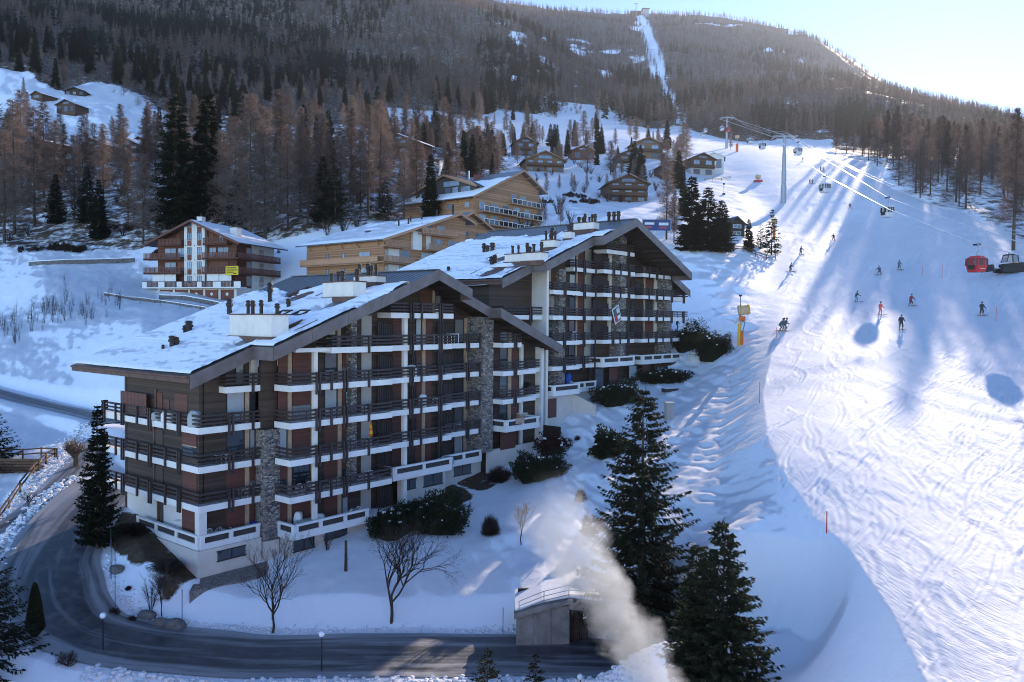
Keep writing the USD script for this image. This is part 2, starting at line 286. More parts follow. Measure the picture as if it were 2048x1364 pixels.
def relief(x, y, a, d):
    """undulation of the snow: lumps off the run, low waves on it, rough ground in the wood"""
    D = np.exp(d); m = run_side(a, d); P = np.stack([x, y, 0 * x], -1)
    f = forest_mask(a, D)
    lumps = (meshkit.fbm(P * .16, 4, 5) - .5) * .75 + (meshkit.fbm(P * .8, 3, 9) - .5) * .16
    c, s = math.cos(.35), math.sin(.35)
    Q = np.stack([(x * c + y * s) * .42, (-x * s + y * c) * .1, 0 * x], -1)
    waves = (meshkit.fbm(P * .07, 3, 21) - .5) * .34 + (meshkit.fbm(Q, 4, 31) - .5) * .10
    # churned, skied-out snow between the houses and the run
    rid = 1 - np.abs(meshkit.fbm(np.stack([(x * .94 + y * .34) * .9, (-x * .34 + y * .94) * .22, 0 * x], -1), 3, 41) - .5) * 4
    churn = np.clip(rid, 0, 1) * .22 * smooth01((a - .02) / .06) * smooth01((.36 - a) / .03) * (D > 50) * (D < 125)
    rough = (meshkit.fbm(P * .05, 4, 15) - .5) * 7 * smooth01((D - 160) / 60) + (meshkit.fbm(P * .004, 3, 18) - .5) * 60 * smooth01((D - 500) / 500)
    return lumps * (1 - m) * (1 - .0 * f) + waves * m * smooth01((1200 - D) / 600) + rough * f + churn * (1 - m)
GAR_Y = 53.0
def garage_cut(x, y, z):
    """the lawn lies on the garage roof; in front of its mouth the ground drops to the road"""
    pt = np.array([at(px, py, GAR_Y) for px, py in ((1010, 1252), (1030, 1230), (1085, 1211), (1139, 1201), (1262, 1217), (1300, 1262))])
    top = np.interp(x, pt[:, 0], pt[:, 2]) - .1
    inx = smooth01((x - pt[0, 0] - .3) / .8) * smooth01((pt[5, 0] - x) / 1.0)
    w = inx * (y > GAR_Y + 3.7) * smooth01((64 - y) / 7); z = z * (1 - w) + np.maximum(top + .12 + (y - GAR_Y - 3.7) * .12, z) * w
    xl, xr = at(1036, 1240, GAR_Y)[0], at(1258, 1240, GAR_Y)[0]
    f = np.interp(x, [xl, at(1100, 1240, GAR_Y)[0], at(1138, 1240, GAR_Y)[0]], [at(1036, 1254, GAR_Y)[2], at(1100, 1268, GAR_Y)[2], at(1140, 1279, GAR_Y)[2] - .1]); w = smooth01((x - xl) / .25) * smooth01((xr - x) / .25) * (y <= GAR_Y + 3.7) * smooth01((y - 51.0) / 1.4); return z * (1 - w) + np.minimum(f, z) * w
def road_cut(x, y, z):
    for pts, hw in ROADS:
        seg_d = np.full(x.shape, 1e9); rz = np.zeros_like(x)
        lo, hi = pts[:, :2].min(0) - hw - 6, pts[:, :2].max(0) + hw + 6
        k = (x > lo[0]) & (x < hi[0]) & (y > lo[1]) & (y < hi[1])
        if not k.any(): continue
        X, Y = x[k], y[k]; sd, sz = np.full(X.shape, 1e9), np.zeros(X.shape)
        for p, q in zip(pts[:-1], pts[1:]):
            e = q[:2] - p[:2]; u = np.clip(((X - p[0]) * e[0] + (Y - p[1]) * e[1]) / (e @ e), 0, 1)
            dd = np.hypot(X - p[0] - u * e[0], Y - p[1] - u * e[1]); b = dd < sd
            sd = np.where(b, dd, sd); sz = np.where(b, p[2] + u * (q[2] - p[2]), sz)
        w = smooth01(1 - (sd - hw - .4) / 2.6)
        zz = z[k]; z[k] = zz * (1 - w) + (sz - .12) * w
    return z
# ------------------------------------------------------------------ roads (the ground is cut to them), ground meshes
def resample(p, step):
    p = np.asarray(p, float); s = np.r_[0, np.cumsum(np.linalg.norm(np.diff(p, axis=0), axis=1))]
    from scipy.interpolate import PchipInterpolator
    return PchipInterpolator(s, p)(np.linspace(0, s[-1], max(2, int(s[-1] / step) + 1)))
def road_line(pix, step=1.0):
    xy = np.array([at(px, py, D)[:2] for px, py, D in pix]); xy = resample(xy, step)
    z = base_z(xy[:, 0], xy[:, 1]); k = np.ones(9) / 9
    z = np.convolve(np.pad(z, 4, mode='edge'), k, 'valid')
    return np.column_stack([xy, z])
MAIN_ROAD = road_line([(235,962,71),(185,1000,66.5),(130,1065,60.5),(98,1130,56.3),(112,1195,52.6),(180,1245,50.6),(300,1282,50),(460,1302,50),(640,1308,50.8),(820,1310,51.6),(1000,1312,51.8),(1150,1322,50.9),(1270,1350,48.6),(1370,1400,45.5),(1450,1470,42)])
UPPER_TRACK = road_line([(-60,1085,60),(10,1045,62.5),(80,1000,66),(140,945,72),(195,890,80),(235,845,90)])
FIELD_ROAD = road_line([(-120,795,104),(0,808,99),(80,822,96),(150,838,93),(235,868,86)])
ROADS += [(MAIN_ROAD, 3.3), (UPPER_TRACK, 1.5), (FIELD_ROAD, 1.6)]
def full_z(x, y):
    x, y = np.asarray(x, float), np.asarray(y, float)
    a, d = x / y, np.log(y)
    z = base_t(a, d) * y + relief(x, y, a, d)
    return garage_cut(x, y, road_cut(x, y, z))
def _steps(lo, hi, n, edge, ne): return np.concatenate([np.linspace(edge[0], lo, ne, endpoint=False), np.linspace(lo, hi, n), np.linspace(hi, edge[1], ne + 1)[1:]])
GA = _steps(-.70, .70, 800, (-1.15, 1.25), 50)
GD = np.concatenate([np.linspace(math.log(5), math.log(22), 24, endpoint=False), np.linspace(math.log(22), math.log(420), 560)])
FA = _steps(-.72, .72, 330, (-1.15, 1.25), 40); FD = np.linspace(math.log(420), math.log(3500), 190)
def sheet(ga, gd):
    a, d = np.meshgrid(ga, gd, indexing='ij'); y = np.exp(d); x = a * y
    z = full_z(x.ravel(), y.ravel()).reshape(x.shape)
    n = len(gd); i = np.arange(len(ga) - 1)[:, None] * n; j = np.arange(n - 1)[None]
    f = np.stack([i + j, i + n + j, i + n + j + 1, i + j + 1], -1).reshape(-1, 4)
    return np.stack([x, y, z], -1).reshape(-1, 3), f, z
def carve(v, z):
    """ski tracks cut into the run: pairs of grooves swinging down the slope, thrown-up snow on their outer side"""
    r = np.random.default_rng(51); Y = np.exp(GD); na = len(GA)
    i0, i1 = np.searchsorted(GA, -.70), np.searchsorted(GA, .70); da = GA[i0 + 2] - GA[i0 + 1]
    for k in range(480):
        y1 = float(np.exp(r.uniform(math.log(24), math.log(330)))); L = r.uniform(8, 30) * (1 + y1 / 80); y0 = max(23, y1 - L * .6); y1 = y0 + L
        rows = np.nonzero((Y > y0) & (Y < y1))[0]
        if len(rows) < 4: continue
        y = Y[rows]; lip = np.interp(np.log(y), LIP_D, LIP_A) * y; w = np.interp(y, [20, 60, 120, 200, 400], [14, 34, 44, 46, 60])
        x = lip[-1] + r.uniform(-.02, 1.0) * w[-1] + r.choice([.30, .42, .1, .9, -.5], p=[.35, .3, .15, .12, .08]) * (y - y[-1]) * r.uniform(.6, 1.3)
        lam = r.uniform(9, 34); A = r.uniform(.03, .13) * lam; ph = r.uniform(0, 6.28); x = x + A * np.sin(y / lam * 6.283 + ph); side = np.sign(np.sin(y / lam * 6.283 + ph))
        hard = .35 + .65 * np.abs(np.sin(y / lam * 6.283 + ph)); end = np.clip(np.minimum(np.arange(len(y)), np.arange(len(y))[::-1]) / 6, 0, 1)
        c = (x / y - GA[i0]) / da + i0; ok = (c > i0 + 20) & (c < i1 - 20) & (x > lip - .2)
        if ok.sum() < 4: continue
        rows, y, x, c, side, hard, end = (q[ok] for q in (rows, y, x, c, side, hard, end)); win = np.arange(-14, 15)[None]; idx = np.round(c).astype(int)[:, None] + win
        d = GA[idx] * y[:, None] - x[:, None]; cell = da * y[:, None]; sg = np.maximum(.10, cell * .75); dep = r.uniform(.014, .048) * np.interp(y1, [30, 90], [.7, 1]) * hard[:, None] * end[:, None] * np.minimum(1, .22 / cell + .3)
        gap = np.maximum(.2, cell * .9); pr = -np.exp(-((d - gap) / sg) ** 2) - np.exp(-((d + gap) / sg) ** 2) + 1.0 * np.exp(-((d - side[:, None] * gap * 2.6) / (sg * 1.5)) ** 2)
        z[idx, rows[:, None]] += pr * dep
    return z
near_v, near_f, near_z = sheet(GA, GD); near_z = carve(near_v, near_z); near_v[:, 2] = near_z.ravel(); far_v, far_f, far_z = sheet(FA, FD)
_nz = RegularGridInterpolator((GA, GD), near_z, bounds_error=False, fill_value=None); _fz = RegularGridInterpolator((FA, FD), far_z, bounds_error=False, fill_value=None)
def Z(x, y):
    """height of the ground"""
    x, y = np.asarray(x, float), np.asarray(y, float); q = np.stack([x / y, np.log(y)], -1)
    return np.where(y < 420, _nz(q), _fz(q))
_HD = np.exp(np.linspace(math.log(14), math.log(3400), 4000))
def hit(px, py, dmin=14):
    """where a ray of the photograph first meets the ground"""
    r = ray(px, py); k = _HD >= dmin; D = _HD[k]; g = Z(r[0] / r[1] * D, D) - r[2] / r[1] * D; i = np.nonzero(g > 0)[0]
    if not len(i): return None
    i = i[0]
    if i == 0: d = D[0]
    else: d = D[i - 1] + (D[i] - D[i - 1]) * g[i - 1] / (g[i - 1] - g[i])
    x = r[0] / r[1] * d; return np.array([x, d, float(Z(x, d))])
def ground_at(px, D):
    a = (px - 1024) / FPX; return np.array([a * D, D, float(Z(a * D, D))])
def ground_mesh(name, v, f, bare, m, run=None):
    g = usdkit.mesh(stage, path_for(name), (v, f), m, smooth=True)
    UsdGeom.PrimvarsAPI(g).CreatePrimvar('bare', Sdf.ValueTypeNames.FloatArray, 'vertex').Set(Vt.FloatArray.FromNumpy(bare.astype(np.float32)))
    if run is not None: UsdGeom.PrimvarsAPI(g).CreatePrimvar('run', Sdf.ValueTypeNames.FloatArray, 'vertex').Set(Vt.FloatArray.FromNumpy(run.astype(np.float32)))
    return g
_a, _D = near_v[:, 0] / near_v[:, 1], near_v[:, 1]
_px = 1024 + _a * FPX
bare = forest_mask(_a, _D) * np.where(_px < 1100, .48, .40)
_bo, _ba = np.array([-22.502, 57.245]), math.radians(50.8)                       # earth and brush along the foot of the front block
_bu = (near_v[:, 0] - _bo[0]) * math.cos(_ba) + (near_v[:, 1] - _bo[1]) * math.sin(_ba); _bv = -(near_v[:, 0] - _bo[0]) * math.sin(_ba) + (near_v[:, 1] - _bo[1]) * math.cos(_ba)
_wob = 1.4 * (meshkit.fbm(np.stack([_bu * .5, _bv * .5, 0 * _bu], -1), 3, 77) - .5)
for (ua, ub, va, vb, k) in [(-3.4, 1.0, -1.0, 13.5, .62), (14.5, 27.0, -4.2, 1, .58), (26.0, 33.0, -4.0, 1, .55), (-1.5, 15, -3.4, -1.0, .25), (47, 72, -2.2, 1, .5)]:
    bare = np.maximum(bare, k * smooth01((_bu - ua + _wob) / 1.0) * smooth01((ub - _bu + _wob) / 1.0) * smooth01((_bv - va + _wob) / .8) * smooth01((vb - _bv) / .5))
_run = .12 + .88 * np.maximum(smooth01((run_side(_a, np.log(_D)) - .8) / .2), .75 * smooth01((_a - .09) / .08) * (_D < 130) * smooth01((_D - 42) / 10)) * (1 - smooth01((_D - 90) / 320) * .7)
near_ground = ground_mesh('snow_slope', near_v, near_f, bare, M_SNOW, _run)
tag(near_ground, 'snow covered ground with the groomed ski run on the right', None, kind='structure')
bare_far = forest_mask(far_v[:, 0] / far_v[:, 1], far_v[:, 1]) * .56
far_ground = ground_mesh('mountain', far_v, far_f, bare_far, M_SNOW)
tag(far_ground, 'wooded mountain rising behind the village', None, kind='structure')

# road surfaces
def asphalt(name, snowy):
    nodes = {'g': ('geometry', {}), 'a': ('attribute', {'attribute': 'across'}), 'n': ('noise_texture', {'scale': .9, 'detail': 7.0, 'roughness': .68}), 'n2': ('noise_texture', {'scale': 14.0, 'detail': 3.0}),
             'u': ('attribute', {'attribute': 'along'}), 'cx': ('combine_xyz', {}), 'm': ('mapping', {'scale': (3.4, .07, 1)}), 'n3': ('noise_texture', {'scale': 1.0, 'detail': 4.0, 'roughness': .6, 'distortion': .4}),
             'r': ('rgb_ramp', {'ramp': [(.3, (.036, .038, .042)), (.5, (.070, .071, .075)), (.70, (.15, .15, .152))]}), 'r3': ('rgb_ramp', {'ramp': [(0, (0, 0, 0)), (.45 - .2 * snowy, (0, 0, 0)), (.66 - .2 * snowy, (1, 1, 1))]}),
             'e': ('math', {'math_type': 'multiply_add', 'value2': .30, 'value3': -.06}), 'ab': ('math', {'math_type': 'absolute'}), 'pw': ('math', {'math_type': 'power', 'value2': 3.0}), 's': ('math', {'math_type': 'add'}),
             'mx': ('mix', {'color2': (.42, .42, .43)}), 'rr': ('map_range', {'from_min': .3, 'from_max': .7, 'to_min': .28, 'to_max': .65}), 'b': ('bump', {'strength': .5, 'distance': .02}), 'p': ('principled_bsdf', {'specular_ior_level': .45}),
             'hf': ('math', {'math_type': 'multiply', 'value2': .7})}
    links = [('g.position', 'n.vector'), ('g.position', 'n2.vector'), ('a.fac', 'cx.x'), ('u.fac', 'cx.y'), ('cx.vector', 'm.vector'), ('m.vector', 'n3.vector'), ('n.fac', 'r.fac'), ('a.fac', 'ab.value1'), ('ab.value', 'pw.value1'), ('pw.value', 'e.value1'),
             ('n3.fac', 's.value1'), ('e.value', 's.value2'), ('s.value', 'r3.fac'), ('r3.color', 'bw.color'), ('bw.val', 'hf.value1'), ('hf.value', 'mx.fac'), ('r.color', 'mx.color1'), ('mx.color', 'p.base_color'), ('n.fac', 'rr.value'), ('rr.result', 'p.roughness'), ('n2.fac', 'b.height'), ('b.normal', 'p.normal')]
    nodes['bw'] = ('rgb_to_bw', {})
    return mat(name, nodes, links)
def road_mesh(name, pts, hw, m, label, n=12):
    t = np.gradient(pts[:, :2], axis=0); t /= np.linalg.norm(t, axis=1, keepdims=True); nrm = np.stack([-t[:, 1], t[:, 0]], 1)
    o = np.linspace(-1, 1, n); s = np.r_[0, np.cumsum(np.linalg.norm(np.diff(pts[:, :2], axis=0), axis=1))]
    wob = 1 + .10 * (meshkit.noise(np.stack([s * .35, 0 * s, 0 * s], -1), 2) - .5)
    xy = pts[:, None, :2] + nrm[:, None] * (o[None, :, None] * hw * wob[:, None, None])
    z = np.repeat(pts[:, None, 2], n, 1) - .05 * o[None] ** 2 + .004
    v = np.concatenate([xy, z[..., None]], -1).reshape(-1, 3); i = np.arange(len(pts) - 1)[:, None] * n; j = np.arange(n - 1)[None]
    g = usdkit.mesh(stage, path_for(name), (v, np.stack([i + j, i + n + j, i + n + j + 1, i + j + 1], -1).reshape(-1, 4)[:, ::-1]), m, smooth=True)
    pv = UsdGeom.PrimvarsAPI(g)
    pv.CreatePrimvar('across', Sdf.ValueTypeNames.FloatArray, 'vertex').Set(Vt.FloatArray.FromNumpy(np.tile(o * hw, len(pts)).astype(np.float32) / hw))
    pv.CreatePrimvar('along', Sdf.ValueTypeNames.FloatArray, 'vertex').Set(Vt.FloatArray.FromNumpy(np.repeat(s, n).astype(np.float32)))
    return tag(g, label, None, kind='structure')
road_mesh('road', MAIN_ROAD, 3.3, asphalt('asphalt_wet', 0.0), 'dark wet asphalt road curving below the front apartment block')
road_mesh('snowy_track', UPPER_TRACK, 1.5, asphalt('asphalt_snowy', .45), 'snowy track above the road at the left edge')
road_mesh('snowy_track', FIELD_ROAD, 1.6, asphalt('asphalt_dusty', .3), 'dark track crossing the shaded snow field on the left')

def cluster_lumps(pts, rnd, size, sub=1):
    """loose snow lumps heaped along points"""
    out = MB(); ico = trimesh.creation.icosphere(subdivisions=sub)
    for p in pts:
        r = size * rnd.uniform(.45, 1.25); v = ico.vertices * (r * rnd.uniform(.8, 1.3), r * rnd.uniform(.8, 1.3), r * rnd.uniform(.55, .9))
        v = v * (1 + .35 * (meshkit.noise(v / r * 1.7 + rnd.uniform(0, 99), 4) - .5))[:, None]
        a = rnd.uniform(0, 6.3); c, s = math.cos(a), math.sin(a)
        out.add(np.stack([v[:, 0] * c - v[:, 1] * s, v[:, 0] * s + v[:, 1] * c, v[:, 2]], 1) + p, ico.faces)
    return out
def snow_bank(line, off, width, size, per_m, label, seed, t0=0.0, t1=1.0):
    rnd = np.random.default_rng(seed); n = len(line); seg = line[int(t0 * n):max(int(t1 * n), int(t0 * n) + 2)]
    t = np.gradient(seg[:, :2], axis=0); t /= np.linalg.norm(t, axis=1, keepdims=True); nr = np.stack([-t[:, 1], t[:, 0]], 1)
    pts = []
    for k in range(int(len(seg) * per_m)):
        i = rnd.integers(0, len(seg)); o = off + rnd.normal(0, width * .5); q = seg[i, :2] + nr[i] * o + t[i] * rnd.uniform(-.5, .5)
        h = max(0, 1 - abs(o - off) / (width * 1.1))
        pts.append((q[0], q[1], float(Z(q[0], q[1])) + h * size * rnd.uniform(.0, 1.2)))
    tag(cluster_lumps(pts, rnd, size).build('snow_bank', M_SNOW_BANK, smooth=True), label, 'snow bank', kind='stuff')
snow_bank(MAIN_ROAD, -4.3, 1.1, .15, 26, 'ploughed ridge of snow lumps along the near side of the road', 5, .40, 1.0)
snow_bank(MAIN_ROAD, -4.2, 1.0, .20, 30, 'sunlit ploughed snow heap between the road and the upper track', 6, 0.0, .26)
snow_bank(UPPER_TRACK, 2.6, 1.6, .13, 26, 'rough crust of old snow beside the wooden fence on the left', 7, .1, .9)
snow_bank(MAIN_ROAD, 3.9, .5, .09, 14, 'thin edge of snow lumps under the lawn along the road', 8, .22, .86)
# ------------------------------------------------------------------ building materials
M_DARKWOOD = planks('dark_wood_boards', (.066, .043, .032), .17)
M_DARKWOOD_V = planks('dark_wood_upright_boards', (.06, .041, .032), .16, axis='x')
M_RAIL = plain('dark_stained_rail', (.040, .028, .027), .6, .35, 2.5, stretch=(1, 1, 6), rnd=.25)
M_SHUTTER = planks('red_brown_roller_shutter', (.125, .050, .037), .055, .55, .2, dark=.6)
M_JAMB = plain('pale_wood_jamb', (.42, .29, .20), .6, .2, 3.0)
M_WHITE = plain('white_render', (.66, .62, .57), .85, .07, 1.2, .15, bump=.15)
M_CONCRETE_WHITE = plain('white_painted_concrete', (.70, .68, .65), .8, .07, .9, .2)
M_PINKWHITE = plain('cream_plinth_render', (.60, .53, .47), .88, .08, .7, .12)
M_GREYPANEL = plain('grey_dividing_wall', (.36, .33, .30), .85, .1, .9)
M_FASCIA = plain('copper_clad_fascia', (.115, .092, .088), .5, .28, 1.1, .5, bump=.1)
M_METALROOF = plain('zinc_roof', (.12, .125, .13), .42, .22, 1.5, .5, metallic=.3)
M_UNDER = planks('soffit_boards', (.050, .034, .026), .2, axis='x')
M_POT = plain('sooty_flue', (.035, .026, .024), .65, .35, 6.0, rnd=.3)
M_FLASH = plain('copper_flashing', (.105, .055, .042), .55, .3, 1.5)
M_PARAPET_PANEL = plain('dark_parapet_panel', (.050, .040, .037), .5, .3, 2.0)
M_GLASS = mat('window_glass', {'n': ('noise_texture', {'scale': 1.1, 'detail': 2.0}), 'g': ('texture_coordinate', {}), 'o': ('object_info', {}), 'r': ('rgb_ramp', {'ramp': [(0, (.015, .018, .022)), (.6, (.03, .033, .036)), (.75, (.10, .105, .11)), (1, (.18, .17, .16))]}),
    'b': ('bump', {'strength': .08, 'distance': .05}), 'p': ('principled_bsdf', {'roughness': .04, 'specular_ior_level': .9, 'coat_weight': .5})},
    [('g.object', 'n.vector'), ('o.random', 'r.fac'), ('r.color', 'p.base_color'), ('n.fac', 'b.height'), ('b.normal', 'p.normal')])
M_CURTAIN = plain('pale_curtain_behind_glass', (.30, .32, .34), .25, .3, 8.0, .7, stretch=(6, 6, .3))
M_STONE = mat('rubble_stone_facing', {'g': ('texture_coordinate', {}), 'm': ('mapping', {'scale': (1.0, 1.0, 2.3)}), 'v': ('voronoi_texture', {'scale': 3.1, 'feature': 'f1'}), 'e': ('voronoi_texture', {'scale': 3.1, 'feature': 'distance_to_edge'}),
    'n': ('noise_texture', {'scale': 12.0, 'detail': 4.0}), 's': ('separate_color', {}), 'r': ('rgb_ramp', {'ramp': [(0, (.10, .10, .11)), (.4, (.22, .20, .19)), (.75, (.33, .27, .22)), (1, (.42, .39, .36))]}), 'er': ('rgb_ramp', {'ramp': [(0, (.25, .25, .25)), (.10, (1, 1, 1))]}),
    'mu': ('mix', {'mix_type': 'multiply', 'fac': 1.0}), 'b': ('bump', {'strength': 1.0, 'distance': .06}), 'bw': ('rgb_to_bw', {}), 'ad': ('math', {'math_type': 'multiply_add', 'value2': .3}), 'p': ('principled_bsdf', {'roughness': .85, 'specular_ior_level': .2})},
    [('g.object', 'm.vector'), ('m.vector', 'v.vector'), ('m.vector', 'e.vector'), ('g.object', 'n.vector'), ('v.color', 's.color'), ('s.r', 'r.fac'), ('e.distance', 'er.fac'), ('r.color', 'mu.color1'), ('er.color', 'mu.color2'), ('mu.color', 'p.base_color'), ('er.color', 'bw.color'), ('n.fac', 'ad.value1'), ('bw.val', 'ad.value3'), ('ad.value', 'b.height'), ('b.normal', 'p.normal')])
M_GRAVEL = plain('pebble_strip', (.20, .18, .16), .9, .6, 7.0, .2, bump=1.0)

# ------------------------------------------------------------------ the two big apartment blocks (one frame: x along the gable front, y into the hill)
BANG = math.radians(50.8)
E1, E2 = np.array([math.cos(BANG), math.sin(BANG), 0]), np.array([-math.sin(BANG), math.cos(BANG), 0])
BO = np.array([-22.502, 57.245, 0.0])
def ZR(k): return -8.03 - 2.85 * (k - 1)                     # floor level of storey row k
def U(px, v, py=700):
    r = ray(px, py); t = (v + E2 @ BO) / (E2 @ r); return float(E1 @ (r * t - BO))
def V(px, u, py=900):
    r = ray(px, py); t = (u + E1 @ BO) / (E1 @ r); return float(E2 @ (r * t - BO))
def world(u, v, z): return BO + E1 * u + E2 * v + np.array([0, 0, z])

class Block:
    def __init__(s, name, label, u0, zb, ridge, zridge, sl, sr, eaves):
        s.u0, s.zb = u0, zb
        o = world(u0, 0, zb); s.p = thing(name, label, 'apartment block', o, BANG)
        s.ridge, s.zr, s.sl, s.sr, s.eaves = ridge, zridge, sl, sr, eaves
        s.rnd = random.Random(u0 + 5)
    def roofz(s, u): return s.zr - (s.sl * (s.ridge - u) if u < s.ridge else s.sr * (u - s.ridge))
    def mb(s): return MB()
    def put(s, mb, name, m, parent=None, **k):
        mb.v = [v - np.array([s.u0, 0, s.zb]) for v in mb.v]
        return mb.build(name, m, parent or s.p, **k)
    def sub(s, name, parent=None):
        return UsdGeom.Xform.Define(stage, path_for(name, parent or s.p)).GetPrim()
    # --- roof: a slab per stretch, its fascia, soffit, snow
    def roof(s, segs, vback):
        """segs: (u0, u1, front v)"""
        for (a, b, vf) in segs:
            cuts = [a] + ([s.ridge] if a < s.ridge < b else []) + [b]
            for x0, x1 in zip(cuts[:-1], cuts[1:]):
                z0, z1 = s.roofz(x0), s.roofz(x1)
                s.put(MB().hexa([(x0, vf, z0 - .3), (x1, vf, z1 - .3), (x1, vback, z1 - .3), (x0, vback, z0 - .3), (x0, vf, z0), (x1, vf, z1), (x1, vback, z1), (x0, vback, z0)]), 'roof', M_METALROOF)
                s.put(MB().hexa([(x0, vf + .1, z0 - .34), (x1, vf + .1, z1 - .34), (x1, vback, z1 - .34), (x0, vback, z0 - .34), (x0, vf + .1, z0 - .303), (x1, vf + .1, z1 - .303), (x1, vback, z1 - .303), (x0, vback, z0 - .303)]), 'soffit', M_UNDER)
                n = max(1, int((x1 - x0) / 3.2))                                 # the fascia is clad in sheets butted end to end
                for k in range(n):
                    p, q = x0 + (x1 - x0) * k / n + .012, x0 + (x1 - x0) * (k + 1) / n - .012; zp, zq = s.roofz(p), s.roofz(q)
                    s.put(MB().hexa([(p, vf - .07, zp - .92), (q, vf - .07, zq - .92), (q, vf - .003, zq - .92), (p, vf - .003, zp - .92), (p, vf - .07, zp + .06), (q, vf - .07, zq + .06), (q, vf - .003, zq + .06), (p, vf - .003, zp + .06)]), 'fascia', M_FASCIA)
        for (a, b, vf), (c, d, vg) in zip(segs[:-1], segs[1:]):                     # cheeks where the edge jogs
            z = s.roofz(b); lo, hi = min(vf, vg), max(vf, vg)
            s.put(bx(b - .035, b + .035, lo + .003, hi - .075, z - .92, z + .05), 'fascia', M_FASCIA)
        ul = segs[0][0]; ur = segs[-1][1]
        for u, vf in ((ul, segs[0][2]), (ur, segs[-1][2])):                          # eave board and gutter
            z = s.roofz(u); sg = -1 if u == ul else 1
            s.put(bx(u, u + sg * .07, vf, vback, z - .5, z + .02), 'eave_board', M_FLASH)
            s.put(MB().tube([(u + sg * .16, vf + .1, z - .08), (u + sg * .16, vback - .1, z - .12)], .085, 7), 'gutter', M_FLASH)
        # beams under the soffit of the gable
        for (a, b, vf) in segs:
            for u in np.arange(a + 1.2, b - .6, 2.6):
                z = s.roofz(u) - .36
                s.put(bx(u - .09, u + .09, vf + .25, vf + 3.2, z - .3, z), 'rafter_end', M_RAIL)
    def roof_snow(s, segs, vback, top, seed, bare=()):
        """settled snow on the left slope up to u = top, with a ragged upper edge and holes at (u, v, radius u, radius v)"""
        n, m = 150, 110
        for (a, b, vf) in segs:
            if a >= top: continue
            b = min(b, top + 1.5); nu, nv = max(8, int((b - a) * 7)), 110
            uu, vv = np.meshgrid(np.linspace(a + .03, b, nu), np.linspace(vf + .05, vback - .1, nv), indexing='ij')
            P = np.stack([uu * .55, vv * .30, 0 * uu + seed], -1); no = meshkit.fbm(P, 4, seed); fine = meshkit.fbm(np.stack([uu * 2.2, vv * 2.2, 0 * uu], -1), 3, seed + 1)
            th = np.maximum(.26 + .14 * (no - .5) + .06 * (fine - .5), .1)
            th = th - smooth01((uu - (top + (no - .5) * 9)) / 1.1) * .4
            for (bu, bv, ru, rv) in bare: th = th - smooth01(1.3 - np.hypot((uu - bu) / ru, (vv - bv) / rv) + .5 * (fine - .5)) * .4
            th = th * smooth01((uu - a + .05) / .25 * .6 + .4)
            zz = s.zr - s.sl * (s.ridge - uu) + np.maximum(th, -.12)
            v = np.stack([uu, vv, zz], -1).reshape(-1, 3); i = np.arange(nu - 1)[:, None] * nv; j = np.arange(nv - 1)[None]
            f = np.stack([i + j, i + nv + j, i + nv + j + 1, i + j + 1], -1).reshape(-1, 4)
            s.put(MB().add(v, f), 'roof_snow', M_SNOW_ROOF, smooth=True)
    def seams(s, u0, u1, v0, v1, step=.62):
        k = 0
        for v in np.arange(v0, v1, step):
            z0, z1 = s.roofz(u0) + .005, s.roofz(u1) + .005
            s.put(MB().bar((u0, v, z0), (u1, v, z1), .035, .06), 'roof_seam', M_METALROOF)
    # --- walls
    def wall(s, u0, u1, v, z0, m, depth=.3, z1=None, name='wall'):
        """front wall stretch up to the roof (or z1)"""
        if z1 is None:
            cut = [u0] + ([s.ridge] if u0 < s.ridge < u1 else []) + [u1]
            poly = [(u0, z0), (u1, z0)] + [(u, s.roofz(u) - .36) for u in cut[::-1]]
        else: poly = [(u0, z0), (u1, z0), (u1, z1), (u0, z1)]
        s.put(MB().prism(poly, v, v + depth), name, m)
    # --- balconies: slab, three rails, posts (all on a front v; returns at the ends)
    def balcony(s, u0, u1, v, z, vw, posts=(), left=True, right=False, small=()):
        g = s.sub('balcony')
        s.put(bx(u0, u1, v, vw, z - .22, z - .003), 'floor_slab', M_CONCRETE_WHITE, g)
        f = bx(u0, u1, v - .09, v, z - .42, z + .05)
        if left: f.box(u0 - .09, u0, v - .09, vw - .02, z - .42, z + .05)
        if right: f.box(u1, u1 + .09, v - .09, vw - .02, z - .42, z + .05)
        s.put(f, 'edge_beam', M_CONCRETE_WHITE, g)
        for h, w in ((.22, .15), (.50, .15), (.80, .17)):
            r = bx(u0 - .02, u1 + .02, v - .08, v - .02, z + h, z + h + w)
            if left: r.box(u0 - .08, u0 - .021, v - .08, vw - .05, z + h, z + h + w)
            if right: r.box(u1 + .021, u1 + .08, v - .08, vw - .05, z + h, z + h + w)
            s.put(r, 'rail', M_RAIL, g)
        for u in posts:
            for du in (-.17, .13): s.put(bx(u + du, u + du + .15, v - .24, v - .095, z - .75, z + 1.0), 'post', M_RAIL, g)
        for u in small: s.put(bx(u - .09, u + .09, v - .22, v - .095, z - .5, z + .97), 'post', M_RAIL, g)
        n = max(1, int((u1 - u0) / 1.4))
        for k in range(1, n): u = u0 + (u1 - u0) * k / n; s.put(bx(u - .04, u + .04, v - .018, v + .03, z + .06, z + .9), 'upright', M_RAIL, g)
        return g
